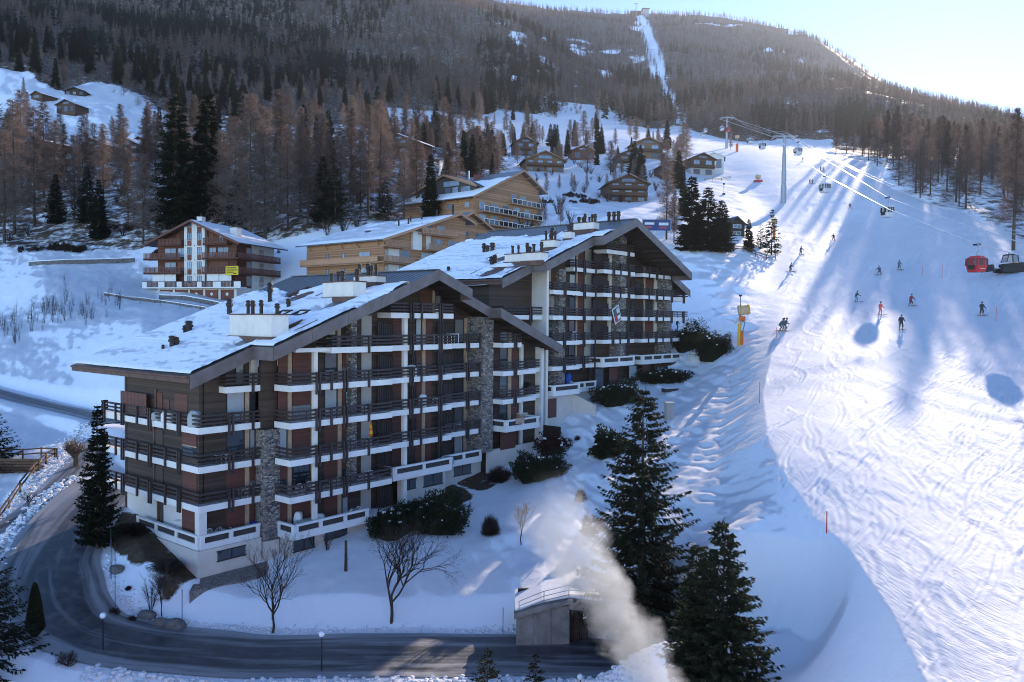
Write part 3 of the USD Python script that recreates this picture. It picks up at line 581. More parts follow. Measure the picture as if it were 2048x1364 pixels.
    def balcony_side(s, u, v0, v1, z, uw, posts=(), small=()):
        """balcony on the left end wall: front at u, from v0 to v1"""
        g = s.sub('balcony')
        s.put(bx(u, uw, v0 + .001, v1, z - .22, z - .004), 'floor_slab', M_CONCRETE_WHITE, g)
        f = bx(u - .09, u, v0, v1, z - .42, z + .05); f.box(u - .09, uw, v1, v1 + .09, z - .42, z + .05)
        s.put(f, 'edge_beam', M_CONCRETE_WHITE, g)
        for h, w in ((.22, .15), (.50, .15), (.80, .17)):
            r = bx(u - .08, u - .02, v0 - .02, v1 + .02, z + h, z + h + w); r.box(u - .02, uw, v1 + .02, v1 + .08, z + h, z + h + w)
            s.put(r, 'rail', M_RAIL, g)
        for v in posts:
            for dv in (-.17, .13): s.put(bx(u - .24, u - .095, v + dv, v + dv + .15, z - .75, z + 1.0), 'post', M_RAIL, g)
        for v in small: s.put(bx(u - .22, u - .095, v - .09, v + .09, z - .5, z + .97), 'post', M_RAIL, g)
    def parapet(s, u0, u1, v, z, vw, n, left=True, right=False, side=None):
        """white framed terrace parapet with dark panels; side=(u, v0, v1) runs it along the end wall instead"""
        g = s.sub('terrace_parapet'); T = (lambda a, b, c, d, e, f: bx(a, b, c, d, e, f))
        if side: uu, a, b = side; T = lambda p, q, c, d, e, f: bx(uu + c, uu + d, p, q, e, f)
        else: a, b = u0, u1; T = lambda p, q, c, d, e, f: bx(p, q, v + c, v + d, e, f)
        if not side: s.put(bx(u0, u1, v, vw, z - .26, z - .003), 'floor_slab', M_CONCRETE_WHITE, g)
        else: s.put(bx(uu, uu + 1.6, a + .25, b, z - .262, z - .005), 'floor_slab', M_CONCRETE_WHITE, g)
        fr = T(a, b, -.16, -.01, z - .42, z + .16); fr.mesh(_tm(T(a - .03, b + .03, -.2, .04, z + .62, z + .80)))
        s.put(fr, 'frame', M_CONCRETE_WHITE, g)
        xs = np.linspace(a, b, n + 1)
        for k, x in enumerate(xs): s.put(T(min(max(x - .16, a), b - .32), min(max(x - .16, a), b - .32) + .32, -.18, .0, z + .161, z + .619), 'post', M_CONCRETE_WHITE, g)
        for p, q in zip(xs[:-1], xs[1:]): s.put(T(p + .165, q - .165, -.07, -.02, z + .165, z + .615), 'panel', M_PARAPET_PANEL, g)
        if left and not side:
            q = bx(u0 - .15, u0, v - .16, vw, z - .42, z + .16); q.box(u0 - .18, u0 + .04, v - .2, vw, z + .62, z + .8); q.box(u0 - .16, u0, v - .17, v + .12, z + .16, z + .62); q.box(u0 - .16, u0, vw - .4, vw, z + .16, z + .62)
            s.put(q, 'return_frame', M_CONCRETE_WHITE, g); s.put(bx(u0 - .07, u0 - .02, v + .125, vw - .405, z + .165, z + .615), 'panel', M_PARAPET_PANEL, g)
        if right: q = bx(u1, u1 + .15, v - .16, vw, z - .42, z + .16); q.box(u1 - .04, u1 + .18, v - .2, vw, z + .62, z + .8); s.put(q, 'return_frame', M_CONCRETE_WHITE, g)
    # --- what fills a front between two floors
    def fill(s, v, z, items, h=2.42):
        """items: (u0, u1, kind) on the wall face v above floor z"""
        for (a, b, k) in items:
            if b - a < .05: continue
            if k == 'shutter':
                s.put(bx(a, b, v - .05, v - .003, z + .05, z + h), 'roller_shutter', M_SHUTTER)
            elif k == 'half':                                                      # shutter half down over glass
                w = s.sub('window'); s.put(bx(a, b, v - .03, v - .004, z + .05, z + h * .45), 'pane', M_GLASS, w); s.put(bx(a, b, v - .06, v - .031, z + h * .45, z + h), 'roller_shutter', M_SHUTTER, w)
            elif k in ('glass', 'curtain'):
                w = s.sub('window'); s.put(bx(a + .07, b - .07, v - .02, v - .004, z + .1, z + h - .07), 'pane', M_GLASS if k == 'glass' else M_CURTAIN, w)
                fr = bx(a, a + .07, v - .06, v - .002, z + .03, z + h); fr.box(b - .07, b, v - .06, v - .002, z + .03, z + h); fr.box(a + .07, b - .07, v - .06, v - .002, z + h - .07, z + h); fr.box(a + .07, b - .07, v - .06, v - .002, z + .03, z + .1)
                s.put(fr, 'frame', M_RAIL, w)
            elif k == 'jamb': s.put(bx(a, b, v - .11, v - .002, z, z + h + .1), 'door_jamb', M_JAMB)
            elif k == 'white': s.put(bx(a, b, v - .25, v - .002, z, z + h + .2), 'white_pillar', M_WHITE)
            elif k == 'pier': s.put(bx(a, b, v - 1.2, v - .002, z, z + h + .2), 'white_pier', M_WHITE)
            elif k == 'grey': s.put(bx(a, b, v - .06, v - .002, z, z + h + .2), 'grey_wall_panel', M_GREYPANEL)
            elif k == 'screen':                                                     # upright slatted divider, its top sloping down outwards
                w = s.sub('slatted_screen'); n = max(3, int((b - a) / .2))
                s.put(bx(a, b, v - .30, v - .26, z + .3, z + .42), 'cross_rail', M_RAIL, w); s.put(bx(a, b, v - .30, v - .26, z + 1.3, z + 1.42), 'cross_rail', M_RAIL, w)
                sl = MB()
                for q in range(n): x = a + (b - a) * (q + .15) / n; s.put(bx(x, x + (b - a) / n * .62, v - .36, v - .305, z + .04, z + 2.15 - .5 * q / n), 'slat', M_RAIL, w)
def _tm(mb): v, f = mb.arrays(); return trimesh.Trimesh(v, f, process=False)
# ---- front block
A = Block('apartment_block', 'nearest big dark-timber apartment block with white balcony edges and snowy gable roof', 0.0, -19.8, 20.6, 4.42, .388, .372, None)
A_ROOF = [(-1.37, 3.6, -1.2), (3.6, 25.0, -3.8), (25.0, 29.4, -2.3), (29.4, 39.8, -3.6)]
A.roof(A_ROOF, 18.0)
# roof snow and what stands on the roof
def on_roof(B, px, py, right=False):
    """point of a block's left roof slope under a pixel, in block coordinates"""
    r = ray(px, py); n = np.array([-B.sl, 0, 1.0]); nw = E1 * n[0] + np.array([0, 0, 1.0])
    p0 = world(B.ridge, 0, B.zr); t = (nw @ p0) / (nw @ r); p = r * t - BO
    return float(E1 @ p), float(E2 @ p), float(p[2])
bare_a = []
for (px, py, ru, rv) in [(500, 680, 2.2, 1.6), (676, 606, 2.5, 1.7), (730, 575, 2.2, 1.5), (575, 658, 1.7, 1.1), (600, 595, 2.3, 1.6), (760, 600, 2.6, 2.0), (565, 632, .5, .9), (601, 632, .5, .9)]:
    u, v, z = on_roof(A, px, py); bare_a.append((u, v, ru * .8, rv * .8))
A.roof_snow(A_ROOF, 18.0, 15.8, 4, bare_a)
A.seams(14.0, 20.5, -3.6, 17.9)
A.put(MB().bar((20.6, -3.7, 4.47), (20.6, 17.9, 4.47), .42, .07), 'ridge_cap', M_METALROOF)

def flue(s, u, v, z, h, g, r=.17, hood=True):
    m = MB().lathe([(r, z), (r, z + h * .55), (r * 1.45, z + h * .58), (r * 1.45, z + h * .72), (r * 1.1, z + h * .75), (r * 1.1, z + h * .86), (r * 1.6, z + h * .88), (r * .7, z + h), (0.001, z + h)] if hood else [(r, z), (r, z + h * .8), (r * 1.3, z + h * .82), (r * 1.3, z + h), (.001, z + h)], 8, (u, v, 0))
    s.put(m, 'flue', M_POT, g)
def chimney(s, u0, u1, v0, v1, ztop, n, seed, step=None):
    g = s.sub('chimney'); rnd = random.Random(seed); zlo = min(s.roofz(u0), s.roofz(u1)) - .1; zc = s.roofz(u0) + .42
    s.put(bx(u0, u1, v0, v1, zc, ztop), 'shaft', M_WHITE, g)
    if step: s.put(bx(step[0], step[1], v1 + .002, v1 + step[2], zc + .002, ztop - .002), 'shaft', M_WHITE, g)
    s.put(bx(u0 - .12, u1 + .12, v0 - .12, v1 + .12, zlo, zc - .002), 'flashing', M_FLASH, g)
    if step: s.put(bx(step[0] - .12, step[1] + .12, v1 + .122, v1 + step[2] + .12, zlo, zc - .004), 'flashing', M_FLASH, g)
    cp = bx(u0 - .08, u1 + .08, v0 - .08, v1 + .08, ztop + .002, ztop + .1)
    if step: cp.box(step[0] - .08, step[1] + .08, v1 + .082, v1 + step[2] + .08, ztop + .002, ztop + .1)
    s.put(cp, 'cap', M_FLASH, g)
    tot = v1 - v0 + (step[2] if step else 0)
    for k in range(n):
        v = v0 + .25 + (tot - .5) * (k + .5 * rnd.random()) / n
        uu = rnd.uniform(u0 + .25, u1 - .25) if v < v1 else rnd.uniform(step[0] + .2, step[1] - .2)
        flue(s, uu, v, ztop + .1, rnd.uniform(.6, 1.15), g, rnd.uniform(.12, .18), rnd.random() < .75)
def chimney_px(s, pxl, pxr, pyb, pyt, d, n, seed, step=None):
    """a chimney whose visible left face runs from pxl to pxr, foot at pyb and cap at pyt"""
    u, v, z = on_roof(s, (pxl + pxr) / 2, pyb); r0 = V(pxl, u, pyb); r1 = V(pxr, u, pyb)
    v0, v1 = min(r0, r1), max(r0, r1); c = world(u, (v0 + v1) / 2, z); D = c[1]
    zt = z + (pyb - pyt) * D / FPX
    chimney(s, u, u + d, v0, v1, zt, n, seed, step and (u + step[0], u + d, step[1]))
chimney_px(A, 494, 543, 684, 630, 1.5, 4, 3, (.35, 3.0))
chimney_px(A, 668, 706, 603, 564, 1.4, 4, 5, (.35, 2.0))
chimney_px(A, 707, 751, 574, 553, 1.2, 5, 7)
for (px, py, h, r) in [(378, 668, 1.15, .26), (370, 670, .85, .16), (345, 698, 1.1, .24), (354, 696, .9, .15), (326, 704, .6, .10), (540, 608, 2.0, .2), (577, 619, .95, .17), (459, 632, 1.6, .22)]:
    u, v, z = on_roof(A, px, py); g = A.sub('roof_vent'); flue(A, u, v, z - .1, h + .1, g, r)
def roof_cut(s, px, py, du, dv, h=.55):
    """sunken roof terrace: low timber walls rising on the ridge side of a dark opening"""
    u, v, z = on_roof(s, px, py); g = s.sub('roof_terrace'); zl = s.roofz(u)
    s.put(bx(u + du, u + du + .12, v - dv / 2, v + dv / 2, zl - .1, s.roofz(u + du) + .25), 'back_wall', M_FLASH, g)
    for q in (-1, 1):
        vv = v + q * dv / 2
        s.put(MB().hexa([(u, vv - .06, zl - .2), (u + du, vv - .06, zl - .2), (u + du, vv + .06, zl - .2), (u, vv + .06, zl - .2), (u, vv - .06, zl + .28), (u + du, vv - .06, s.roofz(u + du) + .28), (u + du, vv + .06, s.roofz(u + du) + .28), (u, vv + .06, zl + .28)]), 'cheek', M_FLASH, g)
    s.put(MB().hexa([(u + .05, v - dv / 2 + .07, zl + .06), (u + du - .02, v - dv / 2 + .07, s.roofz(u + du) + .06), (u + du - .02, v + dv / 2 - .07, s.roofz(u + du) + .06), (u + .05, v + dv / 2 - .07, zl + .06), (u + .05, v - dv / 2 + .07, zl + .02), (u + du - .02, v - dv / 2 + .07, s.roofz(u + du) + .02), (u + du - .02, v + dv / 2 - .07, s.roofz(u + du) + .02), (u + .05, v + dv / 2 - .07, zl + .02)]), 'deck', M_FLASH, g)
roof_cut(A, 572, 668, 2.2, 2.0); roof_cut(A, 600, 598, 2.6, 4.6)
for (px, py) in ((565, 632), (601, 632)):
    u, v, z = on_roof(A, px, py); g = A.sub('skylight'); zl = A.roofz(u)
    f = MB()
    for (a, b, c, d) in ((-.55, .55, -.7, -.58), (-.55, .55, .58, .7), (-.55, -.43, -.58, .58), (.43, .55, -.58, .58)):
        z0, z1 = A.roofz(u + a), A.roofz(u + b); f.hexa([(u + a, v + c, z0), (u + b, v + c, z1), (u + b, v + d, z1), (u + a, v + d, z0), (u + a, v + c, z0 + .34), (u + b, v + c, z1 + .34), (u + b, v + d, z1 + .34), (u + a, v + d, z0 + .34)])
    A.put(f, 'frame', M_RAIL, g)

# walls of the front block: (u0, u1, wall face v)
A.put(bx(.45, 39.2, 12.2, 12.5, -19.8, -4.6), 'wall', M_DARKWOOD)
WA, WB, WC, WD, WE = .9, -.5, .15, 1.0, -.4
A.put(MB().prism([(.9, -13.9), (4.95, -13.9), (4.95, A.roofz(4.95) - .36), (.9, A.roofz(.9) - .36)], WA, WA + .3), 'wall', M_DARKWOOD)
A.wall(4.95, 6.45, -.15, -8.6, M_DARKWOOD)
A.wall(6.45, 16.3, WB, -16.6, M_DARKWOOD); A.wall(16.3, 24.6, WC, -16.6, M_DARKWOOD); A.wall(24.6, 30.6, WD, -16.6, M_DARKWOOD); A.wall(30.6, 39.2, WE, -15.9, M_DARKWOOD)
A.wall(.6, 4.95, WA, -16.58, M_DARKWOOD, z1=-13.9)
# plinths
A.put(bx(-.35, 4.9, -.35, .0, -20.4, -16.85), 'plinth', M_PINKWHITE); A.put(bx(-.35, 0, .002, 12.2, -20.4, -16.85), 'plinth', M_PINKWHITE); A.put(bx(4.9, 6.5, .3, .6, -20.4, -16.2), 'plinth', M_PINKWHITE)
A.put(bx(6.45, 15.6, -1.6, -1.3, -20.6, -16.85), 'plinth', M_PINKWHITE); A.put(bx(6.45, 6.75, -1.298, .2, -20.6, -16.85), 'plinth', M_PINKWHITE)
A.put(bx(18.6, 24.5, -1.0, -.7, -19.5, -14.0), 'plinth', M_PINKWHITE); A.put(bx(15.6, 18.6, -.6, -.3, -20, -16.7), 'plinth', M_PINKWHITE); A.put(bx(24.5, 30.4, -.3, 0, -18, -14.0), 'plinth', M_PINKWHITE)
A.put(bx(30.6, 39.2, -1.1, -.8, -17, -13.2), 'plinth', M_PINKWHITE)
for (u0, u1, v, z0, z1) in [(1.2, 3.5, -.36, -17.85, -17.2), (6.9, 8.9, -1.61, -18.2, -17.3), (9.9, 12.2, -1.61, -17.9, -17.15), (19.0, 20.6, -1.01, -15.4, -14.6), (21.6, 24.1, -1.01, -15.5, -14.4), (26.4, 28.9, -.31, -15.3, -14.35)]:
    g = A.sub('basement_window'); A.put(bx(u0, u1, v - .02, v, z0, z1), 'pane', M_GLASS, g)
    f = bx(u0 - .08, u1 + .08, v - .05, v + .001, z0 - .08, z0); f.box(u0 - .08, u1 + .08, v - .05, v + .001, z1, z1 + .08); f.box((u0 + u1) / 2 - .04, (u0 + u1) / 2 + .04, v - .05, v - .021, z0, z1); A.put(f, 'frame', M_RAIL, g)
# left end wall
VL = .5
A.put(bx(VL, VL + .3, .95, 12.2, -13.9, A.roofz(VL) - .4), 'end_wall', M_DARKWOOD)
A.put(bx(VL, VL + .3, .95, 12.2, -16.85, -13.902), 'end_wall', M_WHITE)
for z, its in ((ZR(1), [('shutter', 2.5, 4.4), ('pane', 5.2, 5.9), ('door', 6.3, 7.1), ('small', 8.6, 9.3)]), (ZR(2), [('half', 1.2, 3.2), ('door', 6.2, 7.4)]), (ZR(3), [('shutter', 1.2, 3.2), ('door', 6.2, 7.4)]), (ZR(4), [('shutter', 1.3, 3.3), ('door', 6.2, 6.8)])):
    for k, a, b in its:
        if k == 'shutter': A.put(bx(VL - .05, VL - .003, a, b, z + .05, z + 2.3), 'roller_shutter', M_SHUTTER)
        elif k == 'half':
            g = A.sub('window'); A.put(bx(VL - .03, VL - .004, a, b, z + .3, z + 1.3), 'pane', M_GLASS, g); A.put(bx(VL - .06, VL - .031, a, b, z + 1.3, z + 2.4), 'roller_shutter', M_SHUTTER, g)
            f = bx(VL - .08, VL - .002, a - .08, b + .08, z + .22, z + .3); f.box(VL - .08, VL - .061, a - .05, b + .05, z + 1.28, z + 1.36); A.put(f, 'frame', M_JAMB, g)
        elif k == 'door': A.put(bx(VL - .05, VL - .003, a, b, z + .02, z + 2.15), 'door', M_SHUTTER if a > 6.25 else M_DARKWOOD_V); A.put(bx(VL - .12, VL - .002, b + .02, b + .22, z, z + 2.4), 'door_jamb', M_FLASH)
        else: A.put(bx(VL - .05, VL - .003, a, b, z + .9, z + 1.7), 'small_window', M_SHUTTER)
# a tall board screen at the far end of the top side balcony
g = A.sub('board_screen')
for k in range(7): A.put(bx(-.02, .04, 7.9 + k * .62, 8.49 + k * .62, ZR(1) + .2, ZR(1) + 2.0), 'board', M_SHUTTER, g)
# stone columns
for (u0, u1, v0, v1, z0, z1) in [(5.0, 6.35, -.62, .6, -17.2, ZR(1) - .55), (5.02, 6.33, -.55, .58, -20, -17.2), (12.9, 13.5, -1.2, WB + .05, ZR(3), A.roofz(13) - .5), (29.5, 31.0, -1.35, 1.2, -13.3, A.roofz(30) - .6)]:
    A.put(bx(u0, u1, v0, v1, z0, z1 - .002), *(('plinth', M_PINKWHITE) if z1 == -17.2 else ('stone_column', M_STONE)))
# end fin and its pillar
A.put(MB().hexa([(39.2, -.9, -17), (39.5, -.9, -17), (39.5, 12.5, -17), (39.2, 12.5, -17), (39.2, -.9, A.roofz(39.2) - .4), (39.5, -.9, A.roofz(39.5) - .4), (39.5, 12.5, A.roofz(39.5) - .4), (39.2, 12.5, A.roofz(39.2) - .4)]), 'end_fin', M_WHITE)
A.put(bx(39.14, 39.56, -1.3, -.902, -17, A.roofz(39.3) - .5), 'white_pillar', M_WHITE)
# white beam and pillars of the second stretch
A.put(bx(6.6, 12.2, -2.3, -2.0, -2.62, -2.3), 'white_beam', M_CONCRETE_WHITE)
A.put(bx(8.35, 8.7, -2.25, -1.95, -16.6, -2.62), 'white_pillar', M_WHITE)
A.put(bx(18.35, 18.75, -1.8, -1.45, -17.8, A.roofz(18.5) - 3.52), 'white_pillar', M_WHITE)
A.put(bx(-.05, .55, -.05, .55, -16.6, -14.1), 'white_pillar', M_WHITE)

def px_items(s, v, rows, spec, vary=True):
    for k in rows:
        its = []
        for (p0, p1, kind) in spec:
            a, b = U(p0, v, 760), U(p1, v, 760); kd = kind
            if kind == 'any': kd = s.rnd.choice(['shutter', 'shutter', 'glass', 'half', 'curtain'])
            if kind == 'anyg': kd = s.rnd.choice(['shutter', 'glass', 'curtain', 'glass'])
            zt = min(s.roofz(a), s.roofz(b)) - .5
            if ZR(k) + .9 > zt: continue
            h = min(2.42, zt - ZR(k))
            if kd == 'screen' and h < 2.2: continue
            s.fill(v, ZR(k), [(a, b, kd)], h=h)
px_items(A, WA, (1, 2, 3, 4), [(452, 489, 'any'), (489, 497, 'jamb'), (498, 510, 'any'), (518, 533, 'white')]); px_items(A, WA, (0,), [(470, 488, 'glass'), (498, 512, 'white')])
px_items(A, WB, (0, 1, 2, 3, 4), [(556, 574, 'any'), (575, 582, 'jamb'), (584, 620, 'any'), (621, 625, 'jamb'), (648, 674, 'any'), (675, 682, 'jamb'), (684, 697, 'any'), (722, 742, 'grey'), (750, 782, 'screen')])
px_items(A, WB, (-1,), [(650, 672, 'glass'), (673, 680, 'jamb'), (722, 742, 'grey'), (750, 782, 'screen')])
px_items(A, WC, (-1, 0, 1, 2, 3), [(784, 806, 'shutter'), (807, 810, 'jamb'), (830, 842, 'any'), (843, 849, 'jamb'), (850, 862, 'shutter'), (870, 898, 'screen')]); px_items(A, WC, (-2,), [(838, 862, 'anyg'), (863, 867, 'jamb'), (868, 880, 'glass')])
px_items(A, WC, (0, 1, 2), [(818, 829, 'screen')])
px_items(A, WD, (-1, 0, 1, 2, 3), [(908, 926, 'anyg'), (927, 932, 'jamb'), (933, 942, 'shutter'), (950, 962, 'grey')])
px_items(A, WE, (-1, 0, 1, 2, 3), [(998, 1014, 'anyg'), (1015, 1021, 'jamb'), (1022, 1034, 'shutter'), (1038, 1043, 'white')])
# balconies
pl = [V(p, 0.0) for p in (249.7, 304, 362.6)]; ps = [V(p, 0.0) for p in (277.6, 334)]
for k in (1, 2, 3):
    A.balcony_side(0.0, 0.0, 15.6, ZR(k), VL, posts=pl + [14.9], small=ps + [12.8])
    A.balcony(0.0, 4.98, 0.0, ZR(k), WA, posts=[U(458.5, 0)], small=[U(504, 0)], left=False)
A.balcony(2.15, 4.98, 0.0, ZR(0), WA, small=[U(504, 0)])
for k in (0, 1, 2, 3):
    A.balcony(6.0, 16.15, -2.5, ZR(k), WB, posts=[U(633, -2.5), U(688, -2.5)], small=[U(661, -2.5), U(736, -2.5)], right=True)
A.balcony(U(664, -2.5), 16.15, -2.5, ZR(-1), WB, small=[U(736, -2.5)], right=True)
for k in (-1, 0, 1, 2):
    A.balcony(16.4, 24.25, -1.9, ZR(k), WC, posts=[U(820, -1.9), U(878, -1.9)], small=[U(841, -1.9)], left=False)
    A.balcony(24.4, 29.95, -.95, ZR(k), WD, posts=[U(933, -.95)], small=[U(958, -.95)], left=False)
A.balcony(U(782, -1.9), U(904, -1.9), -1.9, ZR(-2), WC, posts=[U(820, -1.9), U(878, -1.9)], small=[U(841, -1.9)], right=True)
for k in (-1, 0, 1):
    A.balcony(31.05, 33.9, -2.6, ZR(k), WE, posts=[U(1028, -2.6)])
    if k > -1: A.balcony(34.1, 36.9, -2.2, ZR(k), WE, left=False); A.balcony(37.0, 39.1, -1.0, ZR(k), WE, left=False)
A.parapet(0, 4.9, 0.0, ZR(4), WA, 2, left=False); A.parapet(0, 0, 0, ZR(4), 0, 3, side=(0.0, 0.0, 9.2))
A.parapet(6.3, 13.6, -2.5, ZR(4), WB, 3); A.put(bx(13.6, 16.1, -2.3, WB, ZR(4) - .2, ZR(4)), 'floor_slab', M_CONCRETE_WHITE)
A.parapet(17.0, 24.3, -1.9, ZR(3), WC, 2, left=True); A.parapet(24.4, 29.6, -.95, ZR(3), WD, 2, left=False)
A.parapet(31.5, 36.8, -2.6, ZR(2), WE, 2, right=True)
for (p0, p1) in ((1002, 1032),): A.put(bx(U(p0, -1.11), U(p1, -1.11), -1.16, -1.103, -13.4, -11.3), 'garden_door', M_SHUTTER)
A.put(bx(U(826, -.62), U(852, -.62), -.68, -.603, -17.6, -15.4), 'garden_door', M_SHUTTER)
tag(MB().hexa([tuple(world(u, v, z)) for (u, v, z) in [(-1.6, -1.5, -20.0), (16.5, -3.4, -20.2), (16.5, -1.2, -19.2), (-.5, -.3, -19.4), (-1.6, -1.5, -19.15), (16.5, -3.4, -19.55), (16.5, -1.2, -18.6), (-.5, -.3, -18.8)]]).build('pebble_strip', M_GRAVEL), 'grey pebble strip along the foot of the nearest block', None, kind='structure')

# ---- rear block
B = Block('apartment_block', 'second dark-timber apartment block, uphill of the nearest one, beside the ski run', 32.0, -13.0, 53.6, 12.3, .380, .395, None)
B_ROOF = [(32.2, 37.2, -1.4), (37.2, 46.3, -3.2), (46.3, 68.2, -4.5), (68.2, 73.6, -1.6)]
B.roof(B_ROOF, 19.0)
bare_b = []
for (px, py, ru, rv) in [(1048, 528, 2, 2), (1095, 500, 1.6, 1.6), (1133, 480, 1.4, 1.2), (1165, 466, 2.2, 2.0), (985, 545, 2.6, 1.7), (1000, 520, 2.2, 1.8), (1180, 490, 3.0, 2.0)]:
    u, v, z = on_roof(B, px, py); bare_b.append((u, v, ru * .8, rv * .8))
B.roof_snow(B_ROOF, 19.0, 48.5, 8, bare_b)
B.seams(47.5, 53.5, -4.3, 18.8)
B.put(MB().bar((53.6, -4.4, 12.35), (53.6, 18.9, 12.35), .42, .07), 'ridge_cap', M_METALROOF)
chimney_px(B, 1043, 1082, 529, 506, 1.2, 6, 11, (.3, 2.6)); chimney_px(B, 1083, 1108, 502, 481, 1.1, 4, 12); chimney_px(B, 1128, 1141, 484, 464, .9, 2, 13); chimney_px(B, 1147, 1187, 466, 446, 1.2, 6, 14)
roof_cut(B, 975, 552, 2.2, 5.0); roof_cut(B, 995, 521, 2.0, 3.4)
for (px, py, h, r) in [(968, 508, 1.3, .2), (975, 507, 1.0, .2), (985, 505, 1.2, .26), (984, 533, 1.1, .25), (990, 531, 1.2, .2), (897, 545, .7, .15), (1105, 477, 1.3, .2), (1218, 443, 1.2, .2), (1228, 443, 1.2, .2), (1237, 442, 1.2, .2)]:
    u, v, z = on_roof(B, px, py); g = B.sub('roof_vent'); flue(B, u, v, z - .1, h + .1, g, r)
XA, XB, XC, XD = .9, 1.4, .6, .9
B.put(bx(33.5, 72.5, 12.0, 12.3, -9, 4.0), 'wall', M_DARKWOOD); B.put(bx(33.2, 33.5, 1.5, 12.3, -6, 3.7), 'end_wall', M_DARKWOOD)
B.wall(33.2, 40.6, 1.2, -7.8, M_DARKWOOD)
B.wall(40.9, 46.6, XA, -11.0, M_DARKWOOD); B.wall(46.6, 52.6, XB, -8.2, M_DARKWOOD); B.wall(52.6, 60.8, XC, -8.2, M_DARKWOOD); B.wall(60.8, 70.0, XD, -8.2, M_DARKWOOD)
B.put(MB().hexa([(40.5, -.9, -12), (40.9, -.9, -12), (40.9, 4.5, -12), (40.5, 4.5, -12), (40.5, -.9, B.roofz(40.5) - .4), (40.9, -.9, B.roofz(40.9) - .4), (40.9, 4.5, B.roofz(40.9) - .4), (40.5, 4.5, B.roofz(40.5) - .4)]), 'white_fin', M_WHITE)
B.put(bx(33.4, 40.5, .8, 1.19, -9, -2.4), 'plinth', M_WHITE)
B.put(bx(41.0, 46.5, -.5, -.2, -12.5, -8.2), 'plinth', M_PINKWHITE); B.put(bx(46.5, 52.5, .1, .4, -11, -8.2), 'plinth', M_PINKWHITE); B.put(bx(52.5, 70.2, -.3, .0, -11, -8.3), 'plinth', M_PINKWHITE)
for (p0, p1, z0, z1) in [(1166, 1184, ZR(-4) - .2, None), (1256, 1272, ZR(-4), None)]:
    a, b = U(p0, XC, 560), U(p1, XC, 560)
for (p0, p1, v0, v1, z0, z1) in [(1118, 1131, -.8, XA, ZR(1) - .4, ZR(-2)), (1118, 1131, .2, XA, ZR(-2), 6.0), (1240, 1252, -.9, XC, ZR(0) - .3, 11.2), (1334, 1344, -.9, XD, ZR(0) - .3, 6.2)]:
    B.put(bx(U(p0, v0, 600), U(p1, v0, 600), v0, v1, z0, z1), 'stone_column', M_STONE)
px_items(B, XA, (-3, -2, -1, 0, 1), [(1086, 1094, 'any'), (1095, 1098, 'jamb'), (1099, 1116, 'any')])
px_items(B, XB, (-4, -3, -2, -1, 0), [(1136, 1148, 'anyg'), (1149, 1152, 'jamb'), (1153, 1164, 'shutter'), (1167, 1180, 'grey')])
px_items(B, XC, (-4, -3, -2, -1), [(1180, 1211, 'screen'), (1213, 1218, 'white'), (1219, 1238, 'screen')]); px_items(B, XC, (-5,), [(1222, 1232, 'glass'), (1254, 1268, 'grey')])
px_items(B, XC, (-4,), [(1214, 1228, 'shutter'), (1229, 1232, 'jamb')])
px_items(B, XD, (-4, -3, -2, -1), [(1284, 1287, 'jamb'), (1288, 1304, 'anyg'), (1305, 1310, 'white'), (1311, 1333, 'screen'), (1255, 1281, 'screen')])
for k in (-3, -2, -1, 0): B.balcony(U(1106, -1.2, 620), 46.5, -1.2, ZR(k), XA, posts=[U(1127, -1.2, 620)], left=True)
for k in (-4, -3, -2, -1, 0): B.balcony(46.6, U(1192, -.2, 620), -.2, ZR(k), XB, posts=[U(1166, -.2, 620)], small=[U(1149, -.2, 620), U(1189, -.2, 620)], left=(k == -4))
for k in (-4, -3, -2, -1): B.balcony(U(1206, -1.2, 620), U(1268, -1.2, 620), -1.2, ZR(k), XC, posts=[U(1224, -1.2, 620), U(1255, -1.2, 620)], small=[U(1239, -1.2, 620)])
B.balcony(U(1213, -1.2, 505), U(1268, -1.2, 505), -1.2, ZR(-5) - .4, XC, posts=[U(1255, -1.2, 505)])
for k in (-4, -3, -2, -1): B.balcony(U(1284, -1.2, 620), U(1344, -1.2, 620), -1.2, ZR(k), XD, posts=[U(1311, -1.2, 620), U(1341, -1.2, 620)], small=[U(1296, -1.2, 620), U(1325, -1.2, 620)])
for k in (-3, -2, -1): B.balcony(U(1345, -.4, 620), U(1374, -.4, 620), -.4, ZR(k), 4.5, posts=[U(1365, -.4, 620)], left=False, right=True)
B.balcony(33.8, 40.4, -.3, ZR(-2), 1.2, posts=[U(1059, -.3, 620)])
B.parapet(U(1106, -1.2, 780), 46.5, -1.2, ZR(1), XA, 1); B.parapet(46.6, U(1190, -.2, 780), -.2, ZR(1), XB, 2, left=False)
B.parapet(U(1204, -1.2, 720), U(1267, -1.2, 720), -1.2, ZR(0), XC, 2); B.parapet(U(1284, -1.2, 715), U(1360, -1.2, 715), -1.2, ZR(0), XD, 4); B.parapet(U(1361, -.3, 715), U(1376, -.3, 715), -.3, ZR(0), 4.0, 1, left=False, right=True)
for (p0, p1, v, z, m) in [(1090, 1113, -.51, -11.0, M_SHUTTER), (1218, 1234, -.31, ZR(1), M_SHUTTER), (1190, 1206, -.31, ZR(1), M_GLASS), (1258, 1272, -.31, ZR(1), M_CURTAIN), (1284, 1298, -.31, ZR(1), M_SHUTTER), (1308, 1328, -.31, ZR(1), M_SHUTTER)]:
    B.put(bx(U(p0, v, 750), U(p1, v, 750), v - .05, v - .003, z + .05, z + 2.2), 'garden_door', m)
B.put(MB().hexa([(46.3, -3.6, -12.5), (46.6, -3.6, -12.5), (46.6, .2, -12.5), (46.3, .2, -12.5), (46.3, -3.6, -9.6), (46.6, -3.6, -9.6), (46.6, .2, -8.3), (46.3, .2, -8.3)]), 'garden_wall', M_PINKWHITE)
